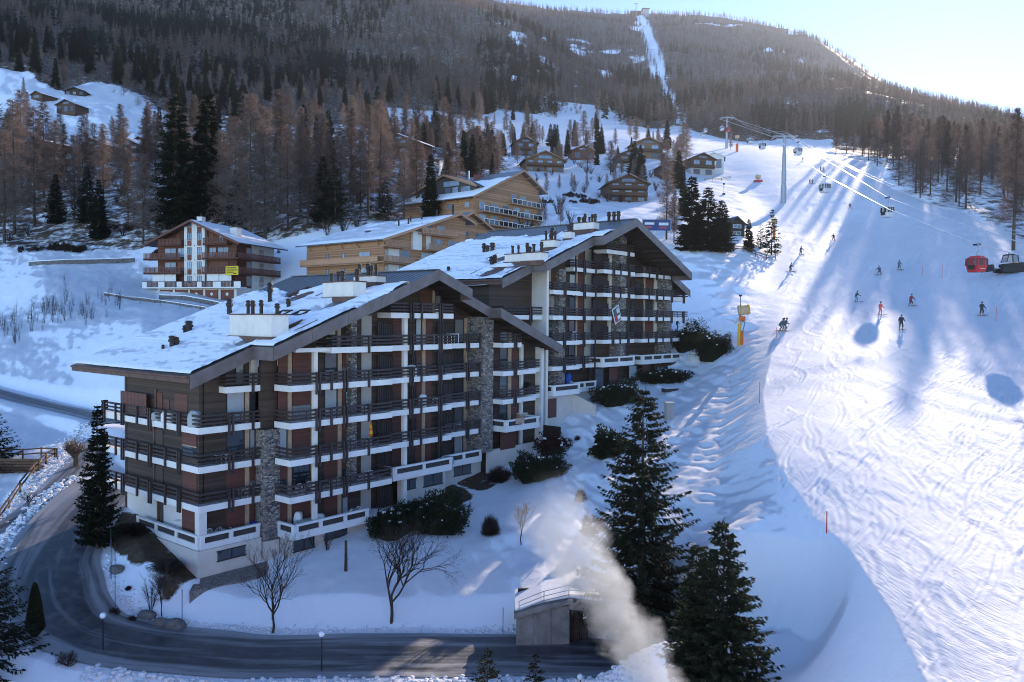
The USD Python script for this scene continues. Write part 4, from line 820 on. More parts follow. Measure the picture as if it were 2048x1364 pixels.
# ------------------------------------------------------------------ vegetation
def foliage(name, lo, hi, trans=.25, rnd=.25):
    nodes = {'o': ('object_info', {}), 'g': ('geometry', {}), 'r': ('rgb_ramp', {'ramp': [(0, lo), (1, hi)]}), 'h': ('hsv', {}), 'q': ('map_range', {'to_min': 1 - rnd, 'to_max': 1 + rnd}),
             'd': ('principled_bsdf', {'roughness': .75, 'specular_ior_level': .15}), 't': ('translucent_bsdf', {}), 'm': ('mix_closure', {'fac': trans})}
    return mat(name, nodes, [('g.random_per_island', 'r.fac'), ('r.color', 'h.color'), ('o.random', 'q.value'), ('q.result', 'h.value'), ('h.color', 'd.base_color'), ('h.color', 't.color'), ('d.BSDF', 'm.closure1'), ('t.BSDF', 'm.closure2')], surface='m.closure')
M_NEEDLE = foliage('spruce_needles', (.022, .030, .016), (.095, .088, .045), .3)
M_NEEDLE_FAR = foliage('distant_spruce_needles', (.024, .036, .026), (.085, .095, .060), .25, .4)
M_PINE = foliage('pine_needles', (.022, .034, .018), (.070, .078, .036), .25)
M_LARCH = foliage('bare_larch_twigs', (.20, .148, .120), (.43, .335, .285), .28, .3)
M_BIRCH = foliage('pale_bare_twigs', (.24, .19, .165), (.44, .37, .33), .25, .25)
M_TWIG = foliage('dark_bare_twigs', (.06, .043, .035), (.16, .11, .085), .15)
M_HEDGE = foliage('hedge_leaves', (.030, .040, .020), (.105, .10, .055), .25)
M_REDLEAF = foliage('dry_red_leaves', (.06, .025, .018), (.16, .065, .04), .3)
M_BARK = plain('bark', (.075, .052, .040), .9, .4, 4.0, .1, stretch=(1, 1, .3), bump=.6)
M_PALEBARK = plain('pale_bark', (.24, .19, .16), .9, .4, 4.0, .1, stretch=(1, 1, .3), bump=.5)

def blades(base, tip, w, rnd):
    """thin kite-shaped blades from base to tip (n x 3), n widths: two triangles each"""
    d = tip - base; L = np.linalg.norm(d, axis=1, keepdims=True); d = d / np.maximum(L, 1e-6)
    r = rnd.normal(size=d.shape); s = np.cross(d, r); s /= np.maximum(np.linalg.norm(s, axis=1, keepdims=True), 1e-6); s *= np.asarray(w)[:, None] / 2
    mid = base * .55 + tip * .45; n = len(base)
    v = np.stack([base, mid + s, tip, mid - s], 1).reshape(-1, 3); i = np.arange(n)[:, None] * 4
    return v, np.vstack([i + [[0, 1, 2]], i + [[0, 2, 3]]])
def trunk_mesh(h, r, rnd, n=7, lean=.02, m=7):
    z = np.linspace(0, 1, m); return MB().tube(np.stack([lean * h * z * z * rnd.uniform(-1, 1), lean * h * z * z * rnd.uniform(-1, 1), z * h - .4 * (z == 0)], 1), r * (1 - .93 * z), n)
def spruce(h, rad, seed, whorls, per, sprays, clear=.06, droop=.35, wid=.13, slen=.42, ragged=.3, top=.92):
    """(trunk, crown) of a conifer: whorls of drooping branches hung with needle sprays"""
    rnd = np.random.default_rng(seed); B, T, W = [], [], []; br = MB()
    for k in range(whorls):
        f = clear + (1 - clear) * (k + rnd.uniform(-.3, .3)) / whorls; f = min(max(f, clear * .6), .985)
        R = rad * (1 - f) ** .78 * (1 if f > .12 else .85)
        for j in range(per if f < .8 else max(3, per - 2)):
            a = rnd.uniform(0, 2 * math.pi); L = R * rnd.uniform(1 - ragged, 1 + ragged * .55) + .08 * rad
            dz = rnd.uniform(-.12, .18) * L - droop * L * .4
            n = 5; q = np.linspace(0, 1, n); out = np.array([math.cos(a), math.sin(a), 0]); side = np.array([-math.sin(a), math.cos(a), 0])
            P = np.outer(q * L, out) + np.outer(q * q * rnd.normal(0, .08) * L, side); P[:, 2] += f * h + dz * q + droop * L * .55 * q * q * q
            if sprays > 6: br.tube(P, np.linspace(.035, .006, n) * (h / 13) * (1.2 - f), 3, cap=False)
            m = max(3, int(sprays * (L / rad + .25)))
            t = rnd.uniform(.12, 1, m) ** .8; b = np.stack([np.interp(t, q, P[:, c]) for c in range(3)], 1)
            sl = slen * (1.15 - .55 * t) * rnd.uniform(.55, 1.25, m) * (.55 + .45 * (1 - f))
            sd = rnd.choice([-1, 1], m) * rnd.uniform(.25, 1, m)
            d = out * rnd.uniform(.35, 1.0, (m, 1)) + side * sd[:, None] + np.array([0, 0, 1.0]) * rnd.normal(-droop * 1.3, .32, (m, 1))
            d /= np.linalg.norm(d, axis=1, keepdims=True); B.append(b); T.append(b + d * sl[:, None]); W.append(wid * sl / slen * rnd.uniform(.7, 1.3, m))
    B, T, W = np.vstack(B), np.vstack(T), np.concatenate(W)
    k = 14; B = np.vstack([B, np.tile([0, 0, h * top], (k, 1)) + np.c_[np.zeros((k, 2)), rnd.uniform(-.03, .06, k) * h]]); T = np.vstack([T, B[-k:] + np.c_[rnd.normal(0, .012 * h, (k, 2)), rnd.uniform(.02, .05, k) * h]]); W = np.r_[W, np.full(k, wid * .5)]
    c = MB().add(*blades(B, T, W, rnd))
    return trunk_mesh(h * .97, .018 * h, rnd), br, c
def larch(h, rad, seed, nb, nt, w, clear=.22, up=.18, twig=.5, ragged=.35, power=.7, curve=.15):
    """(trunk, crown) of a leafless tree: fine branches and twigs"""
    rnd = np.random.default_rng(seed); B, T, W = [], [], []
    for k in range(nb):
        f = clear + (1 - clear) * (k + rnd.random()) / nb; R = rad * (1 - (f - clear) / (1 - clear) * .93) ** power
        a = rnd.uniform(0, 6.2832); L = R * rnd.uniform(1 - ragged, 1.12); out = np.array([math.cos(a), math.sin(a), 0]); b0 = np.array([0, 0, f * h])
        tip = b0 + out * L + np.array([0, 0, L * (up + rnd.normal(0, .16))]); midp = (b0 + tip) / 2 + np.array([0, 0, -curve * L * .4])
        B += [b0[None], midp[None]]; T += [midp[None], tip[None]]; W += [[w * 1.5], [w]]
        t = rnd.uniform(.15, 1, nt); p = np.where(t[:, None] < .5, b0 + (midp - b0) * t[:, None] * 2, midp + (tip - midp) * (t[:, None] * 2 - 1))
        d = out * rnd.uniform(.1, 1, (nt, 1)) + rnd.normal(0, .6, (nt, 3)) + np.array([0, 0, up]); d /= np.linalg.norm(d, axis=1, keepdims=True)
        B.append(p); T.append(p + d * (twig * rnd.uniform(.4, 1.3, (nt, 1)) * (L / rad + .3))); W.append(w * rnd.uniform(.5, .9, nt))
    B, T, W = np.vstack(B), np.vstack(T), np.concatenate([np.asarray(x, float) for x in W])
    return trunk_mesh(h, .0125 * h, rnd), MB().add(*blades(B, T, W, rnd))
def broadleaf(h, seed, r0, levels=5, spread=.55, n0=3, w=.03, fork=.28, up=.25, shrink=.72):
    """(trunk, crown) of a bare garden tree grown by forking"""
    rnd = np.random.default_rng(seed); tr = MB(); cr = MB(); fine_b, fine_t, fine_w = [], [], []
    def grow(p, d, L, r, lv):
        d = d / np.linalg.norm(d); q = p + d * L; m = (p + q) / 2 + rnd.normal(0, .04 * L, 3)
        if lv <= 1: fine_b.extend([p, m]); fine_t.extend([m, q]); fine_w.extend([max(2 * r, w * .7), w * .6])
        else: (tr if lv >= levels - 1 else cr).tube([p, m, q], [r, r * .9, r * .74], 5 if lv > 2 else 3, cap=False)
        if lv == 0: return
        for k in range(n0 if lv >= levels - 1 else rnd.integers(2, 4)):
            s = rnd.normal(0, 1, 3); s -= d * (s @ d); s /= np.linalg.norm(s)
            grow(p + (q - p) * rnd.uniform(.65, 1.0) if k else q, d + s * spread * rnd.uniform(.5, 1.25) + np.array([0, 0, up]), L * shrink * rnd.uniform(.75, 1.2), r * .62, lv - 1)
    grow(np.array([0, 0, -.2]), np.array([0, 0, 1.0]), h * fork, r0, levels)
    cr.add(*blades(np.array(fine_b), np.array(fine_t), np.array(fine_w), rnd))
    return tr, cr
def bush(w, d, h, seed, n, leaf=.16, solid=True):
    """a clipped or wild leafy shrub: leaf-sized faces through a rounded body"""
    rnd = np.random.default_rng(seed); u = rnd.normal(size=(n, 3)); u /= np.linalg.norm(u, axis=1, keepdims=True); u[:, 2] = np.abs(u[:, 2]) * 1.0
    r = rnd.uniform(.66, 1.06, n) * (1 + .9 * (meshkit.noise(u * 2.4 + seed, 5) - .5)); b = np.sign(u) * np.abs(u) ** .75
    p = b * r[:, None] * [w / 2, d / 2, h]; dd = u + rnd.normal(0, .5, (n, 3)); dd /= np.linalg.norm(dd, axis=1, keepdims=True)
    m = MB().add(*blades(p, p + dd * leaf * rnd.uniform(.6, 1.4, (n, 1)), leaf * .6 * rnd.uniform(.6, 1.2, n), rnd))
    core = trimesh.creation.icosphere(subdivisions=3); c = core.vertices * (1 + .3 * (meshkit.noise(core.vertices * 2.6 + seed, 7) - .5))[:, None]; c[:, 2] = np.maximum(c[:, 2], -.15); c = np.sign(c) * np.abs(c) ** .75
    return m, MB().add(c * [w / 2 * .70, d / 2 * .70, h * .70], core.faces)
def twiggy(h, w, seed, n, t=.02, stems=9):
    """(stems, twigs) of a leafless shrub"""
    rnd = np.random.default_rng(seed); st = MB(); B, T, W = [], [], []
    for k in range(stems):
        a = rnd.uniform(0, 6.28); tip = np.array([math.cos(a) * w / 2 * rnd.uniform(.2, 1), math.sin(a) * w / 2 * rnd.uniform(.2, 1), h * rnd.uniform(.6, 1)]); b = tip * [.12, .12, 0]; m = b * .5 + tip * .5 - (tip - b) * [.12, .12, 0]
        st.tube([b - [0, 0, .1], m, tip], [t * 1.3, t, t * .4], 4, cap=False)
        q = rnd.uniform(.25, 1, n // stems)[:, None]; p = np.where(q < .5, b + (m - b) * q * 2, m + (tip - m) * (q * 2 - 1)); d = rnd.normal(0, .5, p.shape) + (tip - b) / h
        B.append(p); T.append(p + d * h * .22 * rnd.uniform(.4, 1.2, (len(p), 1))); W.append(np.full(len(p), t * 1.1))
    return st, MB().add(*blades(np.vstack(B), np.vstack(T), np.concatenate(W), rnd))
def plant(name, label, cat, loc, parts, rotz=0.0, group=None):
    t = thing(name, label, cat, loc, rotz, group)
    for (n, mb, m) in parts:
        q = mb.build(n, m, t)
        if n in ('branch_work', 'snow_patches'): tag(q, None, kind='stuff')
    return t
def on(px, py, D=None): return ground_at(px, D) if D else hit(px, py)

# --- trees that stand alone in front
def spruce_at(name, label, px, py_base, py_top, D, rad, seed, whorls, per, sprays, group=None, mt=M_NEEDLE, **k):
    g = ground_at(px, D); r = ray(px, py_top); h = r[2] / r[1] * D - g[2]
    tr, br, cr = spruce(h, rad, seed, whorls, per, sprays, **k)
    parts = [('trunk', tr, M_BARK)] + ([('branch_work', br, M_BARK)] if br.v else []) + [('crown', cr, mt)]
    return plant(name, label, 'tree', g, parts, group=group)
spruce_at('spruce_tree', 'tallest front spruce with ragged crown, beside the steam plume', 1290, 1140, 772, 52.5, 4.5, 1, 46, 10, 64, wid=.20, slen=.66, ragged=.42, droop=.42)
spruce_at('spruce_tree', 'taller of the two spruces side by side at the bottom edge', 1452, 1410, 1040, 37.2, 2.7, 2, 40, 9, 54, wid=.16, slen=.5)
spruce_at('spruce_tree', 'shorter slim spruce leaning against its taller twin', 1400, 1390, 1085, 38.2, 1.7, 3, 36, 8, 44, wid=.15, slen=.45)
spruce_at('spruce_tree', 'narrow dark spruce at the left corner of the nearest block', 194, 1075, 806, 59.0, 1.6, 4, 44, 9, 36, wid=.17, slen=.45, droop=.55, ragged=.35)
spruce_at('young_spruce', 'small bushy fir below the road, left one of the bottom pair', 980, 1400, 1296, 44.5, 1.5, 5, 18, 7, 26, wid=.11, slen=.4, droop=-.15)
spruce_at('young_spruce', 'small pointed fir below the road, next to the globe lamp', 1076, 1410, 1308, 44.0, 1.15, 6, 18, 7, 24, wid=.10, slen=.36, droop=-.2)
spruce_at('spruce_tree', 'spruce half cut off at the picture edge, low branches over the road', -28, 1290, 1060, 46.5, 2.9, 7, 24, 7, 34, wid=.13, slen=.5)
spruce_at('spruce_tree', 'dark fir beside the wooden railing, half cut off', -12, 905, 820, 76, 2.6, 8, 18, 6, 26, wid=.14, slen=.5)
g = ground_at(66, 49.0); h = 109 * 49 / FPX
rnd_ = np.random.default_rng(12); n_ = 2600; u_ = rnd_.random(n_); a_ = rnd_.uniform(0, 6.28, n_); rr = .50 * np.clip(np.minimum(u_ * 7, (1 - u_) ** .6 * 1.15), 0, 1) * rnd_.uniform(.8, 1.05, n_)
b_ = np.stack([rr * np.cos(a_), rr * np.sin(a_), u_ * h], 1); core_ = MB().lathe([(.05, 0), (.38, .4), (.36, h * .45), (.22, h * .75), (.02, h * .97)], 9)
plant('columnar_cypress', 'slim clipped evergreen column by the bend of the road', 'tree', g, [('trunk', MB().tube([(0, 0, -.2), (0, 0, .5)], .07), M_BARK), ('inner_crown', core_, M_NEEDLE), ('crown', MB().add(*blades(b_, b_ + np.c_[np.cos(a_) * .07, np.sin(a_) * .07, np.full(n_, .16)], np.full(n_, .07), rnd_)), M_HEDGE)])
def bare_tree(name, label, px, py, top, D, seed, r0, m=M_TWIG, tm=M_BARK, **k):
    g = ground_at(px, D); r = ray(px, top); h = r[2] / r[1] * D - g[2]
    tr, cr = broadleaf(h, seed, r0, **k); v = np.vstack(tr.v + cr.v); sc = h / v[:, 2].max(); k['w'] = k.get('w', .03) / sc
    tr, cr = broadleaf(h, seed, r0 / sc, **k); sc = h / np.vstack(tr.v + cr.v)[:, 2].max()
    tr.v = [q * sc for q in tr.v]; cr.v = [q * sc for q in cr.v]
    return plant(name, label, 'tree', g, [('trunk', tr, tm), ('crown', cr, m)])
bare_tree('bare_tree', 'wide bare garden tree on the lawn in front of the nearest block', 785, 1236, 1022, 56.0, 21, .13, levels=7, spread=.75, n0=4, w=.03, fork=.17, up=.16, shrink=.78)
bare_tree('bare_tree', 'bare garden tree on the lawn edge near the plinth corner', 545, 1242, 1062, 53.8, 24, .10, levels=7, spread=.6, n0=4, w=.026, fork=.2, up=.2, shrink=.78)
bare_tree('young_tree', 'small bare tree on the sunlit part of the lawn', 1047, 1086, 1003, 64.5, 26, .05, levels=6, spread=.55, n0=4, w=.035, fork=.3, up=.3, m=M_LARCH)
bare_tree('pollarded_tree', 'stout pollarded tree with a mop of thin red shoots by the track', 150, 948, 872, 74, 29, .24, levels=6, spread=.8, n0=5, w=.04, fork=.38, up=.2, m=M_LARCH)
bare_tree('young_tree', 'thin leafless tree between the road and the upper track', 55, 1038, 978, 66, 31, .05, levels=6, spread=.6, n0=4, w=.03, fork=.2)
bare_tree('young_tree', 'scraggy bare tree in the bottom left corner', 135, 1400, 1296, 46.5, 33, .05, levels=7, spread=.8, n0=5, w=.022, fork=.14)
bare_tree('young_tree', 'bare shrubby tree in the bottom left corner beside the cypress', 100, 1390, 1310, 47, 37, .045, levels=7, spread=.8, n0=5, w=.022, fork=.14)
bare_tree('young_tree', 'grey stemmed shrub tree on the rocky bed by the plinth', 322, 1185, 1100, 54.2, 35, .04, levels=6, spread=.45, n0=5, w=.02, fork=.2)
g = ground_at(693, 60); plant('tree_stump', 'lone topless trunk on the lawn between two bare trees', 'stump', g, [('trunk', MB().tube([(0, 0, -.2), (.02, 0, 1), (.0, .03, 2.3)], [.14, .12, .1], 7), M_BARK), ('crown', twiggy(2.6, .8, 3, 20, .012, 5)[1], M_TWIG)])

# --- shrubs and hedges
def leafy(name, label, px, py, D, w, d, h, seed, n, m=M_HEDGE, leaf=.2, rot=0.0, cat='hedge'):
    if m is M_TWIG:
        r_ = np.random.default_rng(seed); n = int(n * .8); u = r_.normal(size=(n, 3)); u /= np.linalg.norm(u, axis=1, keepdims=True); u[:, 2] = np.abs(u[:, 2]); q = r_.uniform(.1, .75, n)[:, None]; o = u * [w / 2, d / 2, h] * q; e = u * [w / 2, d / 2, h] * np.minimum(q + r_.uniform(.15, .45, (n, 1)), 1.05) + r_.normal(0, .05, (n, 3)) * h
        s_, _t = twiggy(h * .8, min(w, d) * .7, seed, 20, .025, 12); plant(name, label, cat, ground_at(px, D) + [0, 0, -.05], [('stems', s_, M_TWIG), ('twigs', MB().add(*blades(o, e, np.full(n, .035), r_)), M_TWIG)], rot); return
    b, c = bush(w, d, h, seed, n, leaf); r_ = np.random.default_rng(seed + 500); k_ = int(4 + 3 * w); u = r_.normal(size=(k_, 3)); u[:, 2] = np.abs(u[:, 2]) + .9; u /= np.linalg.norm(u, axis=1, keepdims=True); b_ = np.sign(u) * np.abs(u) ** .75
    sn = cluster_lumps([tuple(q) for q in b_ * [w / 2 * .93, d / 2 * .93, h * .93]], r_, .15)
    plant(name, label, cat, ground_at(px, D) + [0, 0, -.1], [('foliage', b, m), ('inner_foliage', c, m), ('snow_patches', sn, M_SNOW_BANK)], rot)
leafy('round_hedge', 'large rounded yew ball on the lawn edge below the terrace', 878, 1048, 67.5, 4.4, 3.4, 2.7, 1, 9000, leaf=.22)
leafy('hedge', 'dark hedge between the yew ball and the terrace doors', 795, 1040, 66.5, 4.6, 2.6, 2.3, 2, 8000, rot=BANG)
leafy('round_bush', 'brown twiggy ball bush alone on the lawn', 984, 1066, 66.5, 1.8, 1.7, 1.75, 3, 3600, M_TWIG, .2, cat='bush')
leafy('hedge', 'long dark hedge in front of the far corner of the nearest block', 1082, 932, 78.5, 5.4, 3.0, 2.4, 4, 9000, rot=.2)
leafy('red_shrub', 'red-brown leaved shrub above the long hedge', 1106, 878, 84, 3.4, 2.4, 1.9, 5, 2600, M_REDLEAF, .2, cat='bush')
leafy('hedge', 'clipped dark hedge below the lower terrace of the second block', 1237, 790, 94, 5.8, 3.0, 2.4, 6, 8000, rot=.35)
leafy('hedge', 'hedge with frosty top before the ground floor of the second block', 1330, 760, 103, 6.4, 2.4, 1.6, 7, 6500, M_HEDGE, .24, rot=.3)
leafy('hedge', 'tall hedge beyond the end of the second block beside the run', 1428, 730, 108, 5.2, 4.0, 3.6, 8, 8000, rot=.3)
leafy('hedge', 'dark hedge against the end balconies of the second block', 1380, 715, 114, 5.5, 3.2, 3.6, 9, 7000)
leafy('wild_bush', 'shaggy evergreen bush left of the tall front spruce', 1218, 905, 80, 2.9, 2.4, 2.5, 10, 3600, M_HEDGE, .3, cat='bush')
leafy('wild_bush', 'brownish bush at the foot of the tall front spruce', 1165, 985, 71, 1.3, 1.2, 1.3, 11, 1100, M_TWIG, .25, cat='bush')
leafy('wild_bush', 'dry bush on the lawn beside the steam plume', 1185, 1060, 64.5, 1.3, 1.2, 1.2, 12, 1100, M_REDLEAF, .25, cat='bush')
leafy('low_bush', 'small dark tuft on the lawn above the shaggy bush', 1157, 872, 85, .9, .8, .6, 13, 600, M_TWIG, .2, cat='bush')
for i, (px, D, s, lab) in enumerate([(225, 53.4, .7, 'dark round tuft nearest the road in the planted bed'), (262, 53.2, .55, 'smaller dark tuft beside the stone in the planted bed'), (255, 55.6, .4, 'low tuft under the blue stake in the planted bed')]):
    leafy('low_bush', lab, px, 0, D, s * 1.4, s * 1.3, s * .8, 30 + i, 700, M_TWIG, .16, cat='bush')
leafy('creeping_shrub', 'brown creeping shrub covering the bed under the end wall', 330, 1130, 56.9, 4.2, 2.6, .55, 14, 4200, M_TWIG, .3, rot=2.4, cat='bush')
leafy('creeping_shrub', 'dark ground shrub between the narrow spruce and the end wall', 262, 1050, 61.5, 4.6, 2.4, .5, 15, 4200, M_TWIG, .3, rot=2.3, cat='bush')
leafy('creeping_shrub', 'brown shrub on the bank at the end of the lower terrace', 1000, 935, 79, 3.6, 2.4, 1.5, 16, 3600, M_TWIG, .3, rot=.9, cat='bush')
leafy('hedge', 'low dark hedge row behind the wooden railing', 25, 945, 73.5, 6.5, 1.8, 1.2, 17, 4000, M_TWIG, .25, cat='hedge')
leafy('creeping_shrub', 'brown shrub between the yew ball and the cream plinth', 838, 990, 70, 2.8, 2.0, 1.5, 18, 2600, M_TWIG, .28, cat='bush')
for i, (px, D, h, w, lab) in enumerate([(935, 69, 2.0, 1.4, 'thin bare shrub right of the yew ball'), (300, 54.6, 1.9, 1.8, 'bare twiggy shrub on the rocky bed'), (655, 63, 1.4, 1.6, 'wispy bare shrub at the foot of the plinth')]):
    a, b = twiggy(h, w, 40 + i, 260, .02); plant('bare_shrub', lab, 'shrub', ground_at(px, D), [('stems', a, M_TWIG), ('twigs', b, M_TWIG)])
# grey stones in the planted bed
M_ROCK = plain('field_stone', (.17, .155, .14), .9, .35, 2.0, .2, bump=1.0)
for i, (px, D, s, lab) in enumerate([(348, 53.2, 1.0, 'pale boulder in the planted bed nearest the road'), (292, 54.0, .8, 'grey boulder beside the bare twiggy shrub'), (232, 57.0, .7, 'stone with a snow cap at the foot of the narrow spruce'), (318, 53.3, .75, 'flat brown stone half under the bare shrub')]):
    r = np.random.default_rng(60 + i); ico = trimesh.creation.icosphere(subdivisions=3); v = ico.vertices * (1 + .5 * (meshkit.fbm(ico.vertices * 1.6 + i * 7, 3, 4) - .5))[:, None] * [s * .8, s * .6, s * .5]
    tag(usdkit.mesh(stage, path_for('boulder'), (v + ground_at(px, D) + [0, 0, .1], ico.faces), M_ROCK, smooth=35), lab, 'boulder')
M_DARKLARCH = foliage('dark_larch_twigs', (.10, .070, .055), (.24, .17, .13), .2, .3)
# --- woods: prototypes, then single trees (nearest), then the far forest
def proto(name, parts):
    c = klass(name)
    for (n, mb, m) in parts: usdkit.mesh(stage, f'/{name}/{n}', mb.arrays(), m)
    return c
def proto_spruce(name, seed, h, rad, mt, w=26, per=7, sp=9, **k):
    tr, br, cr = spruce(h, rad, seed, w, per, sp, **k); cr.mesh(_tm(br)) if br.v else None
    return proto(name, [('trunk', tr, M_BARK), ('crown', cr, mt)])
def proto_larch(name, seed, h, rad, m, tm, nb=150, nt=14, w=.05, **k):
    tr, cr = larch(h, rad, seed, nb, nt, w, **k); return proto(name, [('trunk', tr, tm), ('crown', cr, m)])
SPR = [proto_spruce(f'spruce_kind_{i}', 100 + i, 24, r, M_NEEDLE, 40, 9, 22, wid=.5, slen=1.5, clear=.05, ragged=.35) for i, r in enumerate((3.6, 4.6, 3.0))]
PIN = [proto_spruce(f'pine_kind_{i}', 120 + i, 12, r, M_PINE, 20, 8, 16, wid=.3, slen=.9, clear=.04, droop=-.1, ragged=.3) for i, r in enumerate((3.2, 3.7))]
LAR = [proto_larch(f'larch_kind_{i}', 140 + i, 24, r, M_LARCH, M_BARK, 270, 30, w, clear=c, up=u, twig=1.15, power=.55, ragged=.55) for i, (r, w, c, u) in enumerate(((4.4, .085, .14, .08), (3.4, .08, .22, .14), (5.2, .09, .18, .04)))]
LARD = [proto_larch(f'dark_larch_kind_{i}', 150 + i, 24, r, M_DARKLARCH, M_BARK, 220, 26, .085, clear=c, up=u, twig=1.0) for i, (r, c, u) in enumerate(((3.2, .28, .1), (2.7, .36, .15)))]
BIR = [proto_larch(f'birch_kind_{i}', 160 + i, 14, r, M_BIRCH, M_PALEBARK, 150, 26, .06, clear=.15, up=.75, twig=1.1) for i, r in enumerate((2.6, 2.0))]
SHR = []
for i in range(3):
    a, b = twiggy(2.2, 2.6, 170 + i, 300, .03, 11); SHR.append(proto(f'scrub_kind_{i}', [('stems', a, M_TWIG), ('twigs', b, M_TWIG)]))
SAP = []
for i in range(3):
    a, b = twiggy(2.2, 1.0, 190 + i, 60, .014, 4); SAP.append(proto(f'sapling_kind_{i}', [('stems', a, M_TWIG), ('twigs', b, M_TWIG)]))
DARKSHR = []
for i in range(2):
    b, c = bush(2.6, 2.2, 1.6, 180 + i, 500, .4); DARKSHR.append(proto(f'dark_scrub_kind_{i}', [('foliage', b, M_TWIG)]))

wr = np.random.default_rng(77)
def put_tree(kinds, base_h, name, label, cat, px, D, h, group=None, sq=1.0):
    g = ground_at(px, D); s = h / base_h
    return copy_of(kinds[int(wr.integers(len(kinds)))], name, label, cat, g + [0, 0, -.15], wr.uniform(0, 6.28), group, (s * sq, s * sq, s))
# trees one can point at (px, top py, D)
def by_top(px, top, D): return at(px, top, D)[2] - float(ground_at(px, D)[2])
for (px, top, D, sq, lab) in [(352, 186, 188, 1.25, 'tall narrow dark spruce in the wood above the red chalet block'), (416, 182, 193, 1.5, 'broad tall dark spruce right of the narrow one in the left wood'),
        (1380, 350, 158, 1.75, 'biggest spruce of the dark clump above the second block'), (1412, 372, 160, 1.7, 'middle spruce of the dark clump above the second block'), (1440, 398, 158, 1.8, 'lowest spruce of the dark clump above the second block'), (1362, 330, 200, .9, 'slim spruce standing behind the dark clump'),
        (1110, 248, 345, 1.0, 'left spruce of the pointed pair among the upper chalets'), (1131, 257, 340, 1.1, 'right spruce of the pointed pair among the upper chalets'), (1190, 236, 345, 1.1, 'spruce with tawny top below the bright meadow'), (1168, 258, 400, .8, 'small slim spruce under the bright meadow'), (1231, 290, 335, 1.2, 'squat spruce left of the tallest upper chalet'),
        (1258, 272, 350, 1.0, 'spruce behind the tallest upper chalet'), (1025, 252, 400, .9, 'dark spruce at the edge of the upper snow field'), (1494, 436, 163, 1.5, 'small spruce beside the dark wooden hut'), (822, 312, 215, 1.1, 'light green pine behind the upper timber block, right one'), (800, 332, 212, 1.1, 'light green pine behind the upper timber block, left one'), (905, 262, 350, .9, 'dark spruce right of the brown roofed house in the wood')]:
    put_tree(SPR, 24, 'spruce_tree', lab, 'tree', px, D, by_top(px, top, D), sq=sq)
for (px, top, D, sq, lab) in [(670, 328, 182, 1.0, 'large round dark pine left of the timber blocks'), (768, 360, 186, 1.15, 'low round dark pine behind the flat timber block'), (1540, 416, 170, .9, 'rounded pine beside the orange snow gun'), (1518, 446, 172, 1.1, 'dark bushy pine between the hut and the snow gun'), (788, 230, 330, .8, 'dark pine by the small house in the left wood'), (557, 490, 170, 1.2, 'dark round shrub pine at the right wall of the red chalet block')]:
    put_tree(PIN, 12, 'pine_tree', lab, 'tree', px, D, by_top(px, top, D), sq=sq)
for (px, top, D, lab) in [(1330, 312, 168, 'tall bare larch above the second block, left of the dark clump'), (1345, 380, 165, 'thin bare larch between the second block and the dark clump'), (978, 268, 330, 'bare larch in the middle of the upper chalets'), (938, 285, 320, 'tawny bare larch left of the brown gabled chalet'), (1180, 235, 420, 'bare larch in front of the bright meadow'), (1255, 232, 430, 'bare larch right of the bright meadow'), (758, 200, 200, 'tallest bare larch at the right end of the left wood'), (2022, 216, 150, 'tall bare larch standing out above the right wood')]:
    put_tree(LAR, 24, 'larch_tree', lab, 'tree', px, D, by_top(px, top, D))

def samples(n, px0, px1, D0, D1, seed, min_sep=0.0, mask=.5):
    """scattered places in the wood, evenly over the ground"""
    r = np.random.default_rng(seed); out = []
    px = r.uniform(px0, px1, n * 30); D = np.sqrt(r.uniform(D0 * D0, D1 * D1, n * 30)); a = (px - 1024) / FPX
    keep = forest_mask(a, D) > mask; px, D, a = px[keep], D[keep], a[keep]; x = a * D; grid = {}
    for i in range(len(px)):
        if len(out) >= n: break
        if min_sep:
            k = (int(x[i] // min_sep), int(D[i] // min_sep))
            if any((x[i] - q[0]) ** 2 + (D[i] - q[1]) ** 2 < min_sep ** 2 for u in (-1, 0, 1) for w in (-1, 0, 1) for q in grid.get((k[0] + u, k[1] + w), ())): continue
            grid.setdefault(k, []).append((x[i], D[i]))
        out.append((px[i], D[i]))
    return out
G1, G2, G3 = 'bare larches of the left wood', 'dark spruces of the left wood', 'bare larches of the wood right of the run'
for (px, D) in samples(105, -25, 960, 178, 330, 5, 5.5):
    k = wr.random()
    if k < .58: put_tree(LAR, 24, 'larch_tree', 'bare tawny larch among its like in the wood above the village', 'tree', px, D, wr.uniform(14, 23), G1)
    elif k < .84: put_tree(LARD, 24, 'larch_tree', 'dark bare larch among its like in the wood above the village', 'tree', px, D, wr.uniform(12, 21), 'dark bare larches of the left wood')
    else: put_tree(SPR, 24, 'spruce_tree', 'dark green spruce among bare larches in the wood above the village', 'tree', px, D, wr.uniform(10, 18), G2, 1.1)
for (px, top, D) in [(500, 190, 172), (530, 215, 176), (470, 235, 180), (560, 180, 196), (600, 215, 190), (640, 225, 195), (700, 215, 205), (735, 210, 190), (30, 200, 190), (70, 215, 200), (110, 240, 205), (10, 260, 182), (150, 270, 200), (290, 235, 250), (240, 250, 260), (680, 255, 188), (720, 260, 195), (615, 255, 182), (655, 270, 185), (575, 260, 180), (445, 260, 190), (90, 205, 225), (45, 180, 240)]:
    put_tree(LAR, 24, 'larch_tree', 'bare tawny larch among its like in the wood above the village', 'tree', px, D, by_top(px, top, D), G1)
RW = samples(190, 1660, 2160, 150, 420, 6, 4.0); RW.sort(key=lambda q: q[1]); RW_FAR = []
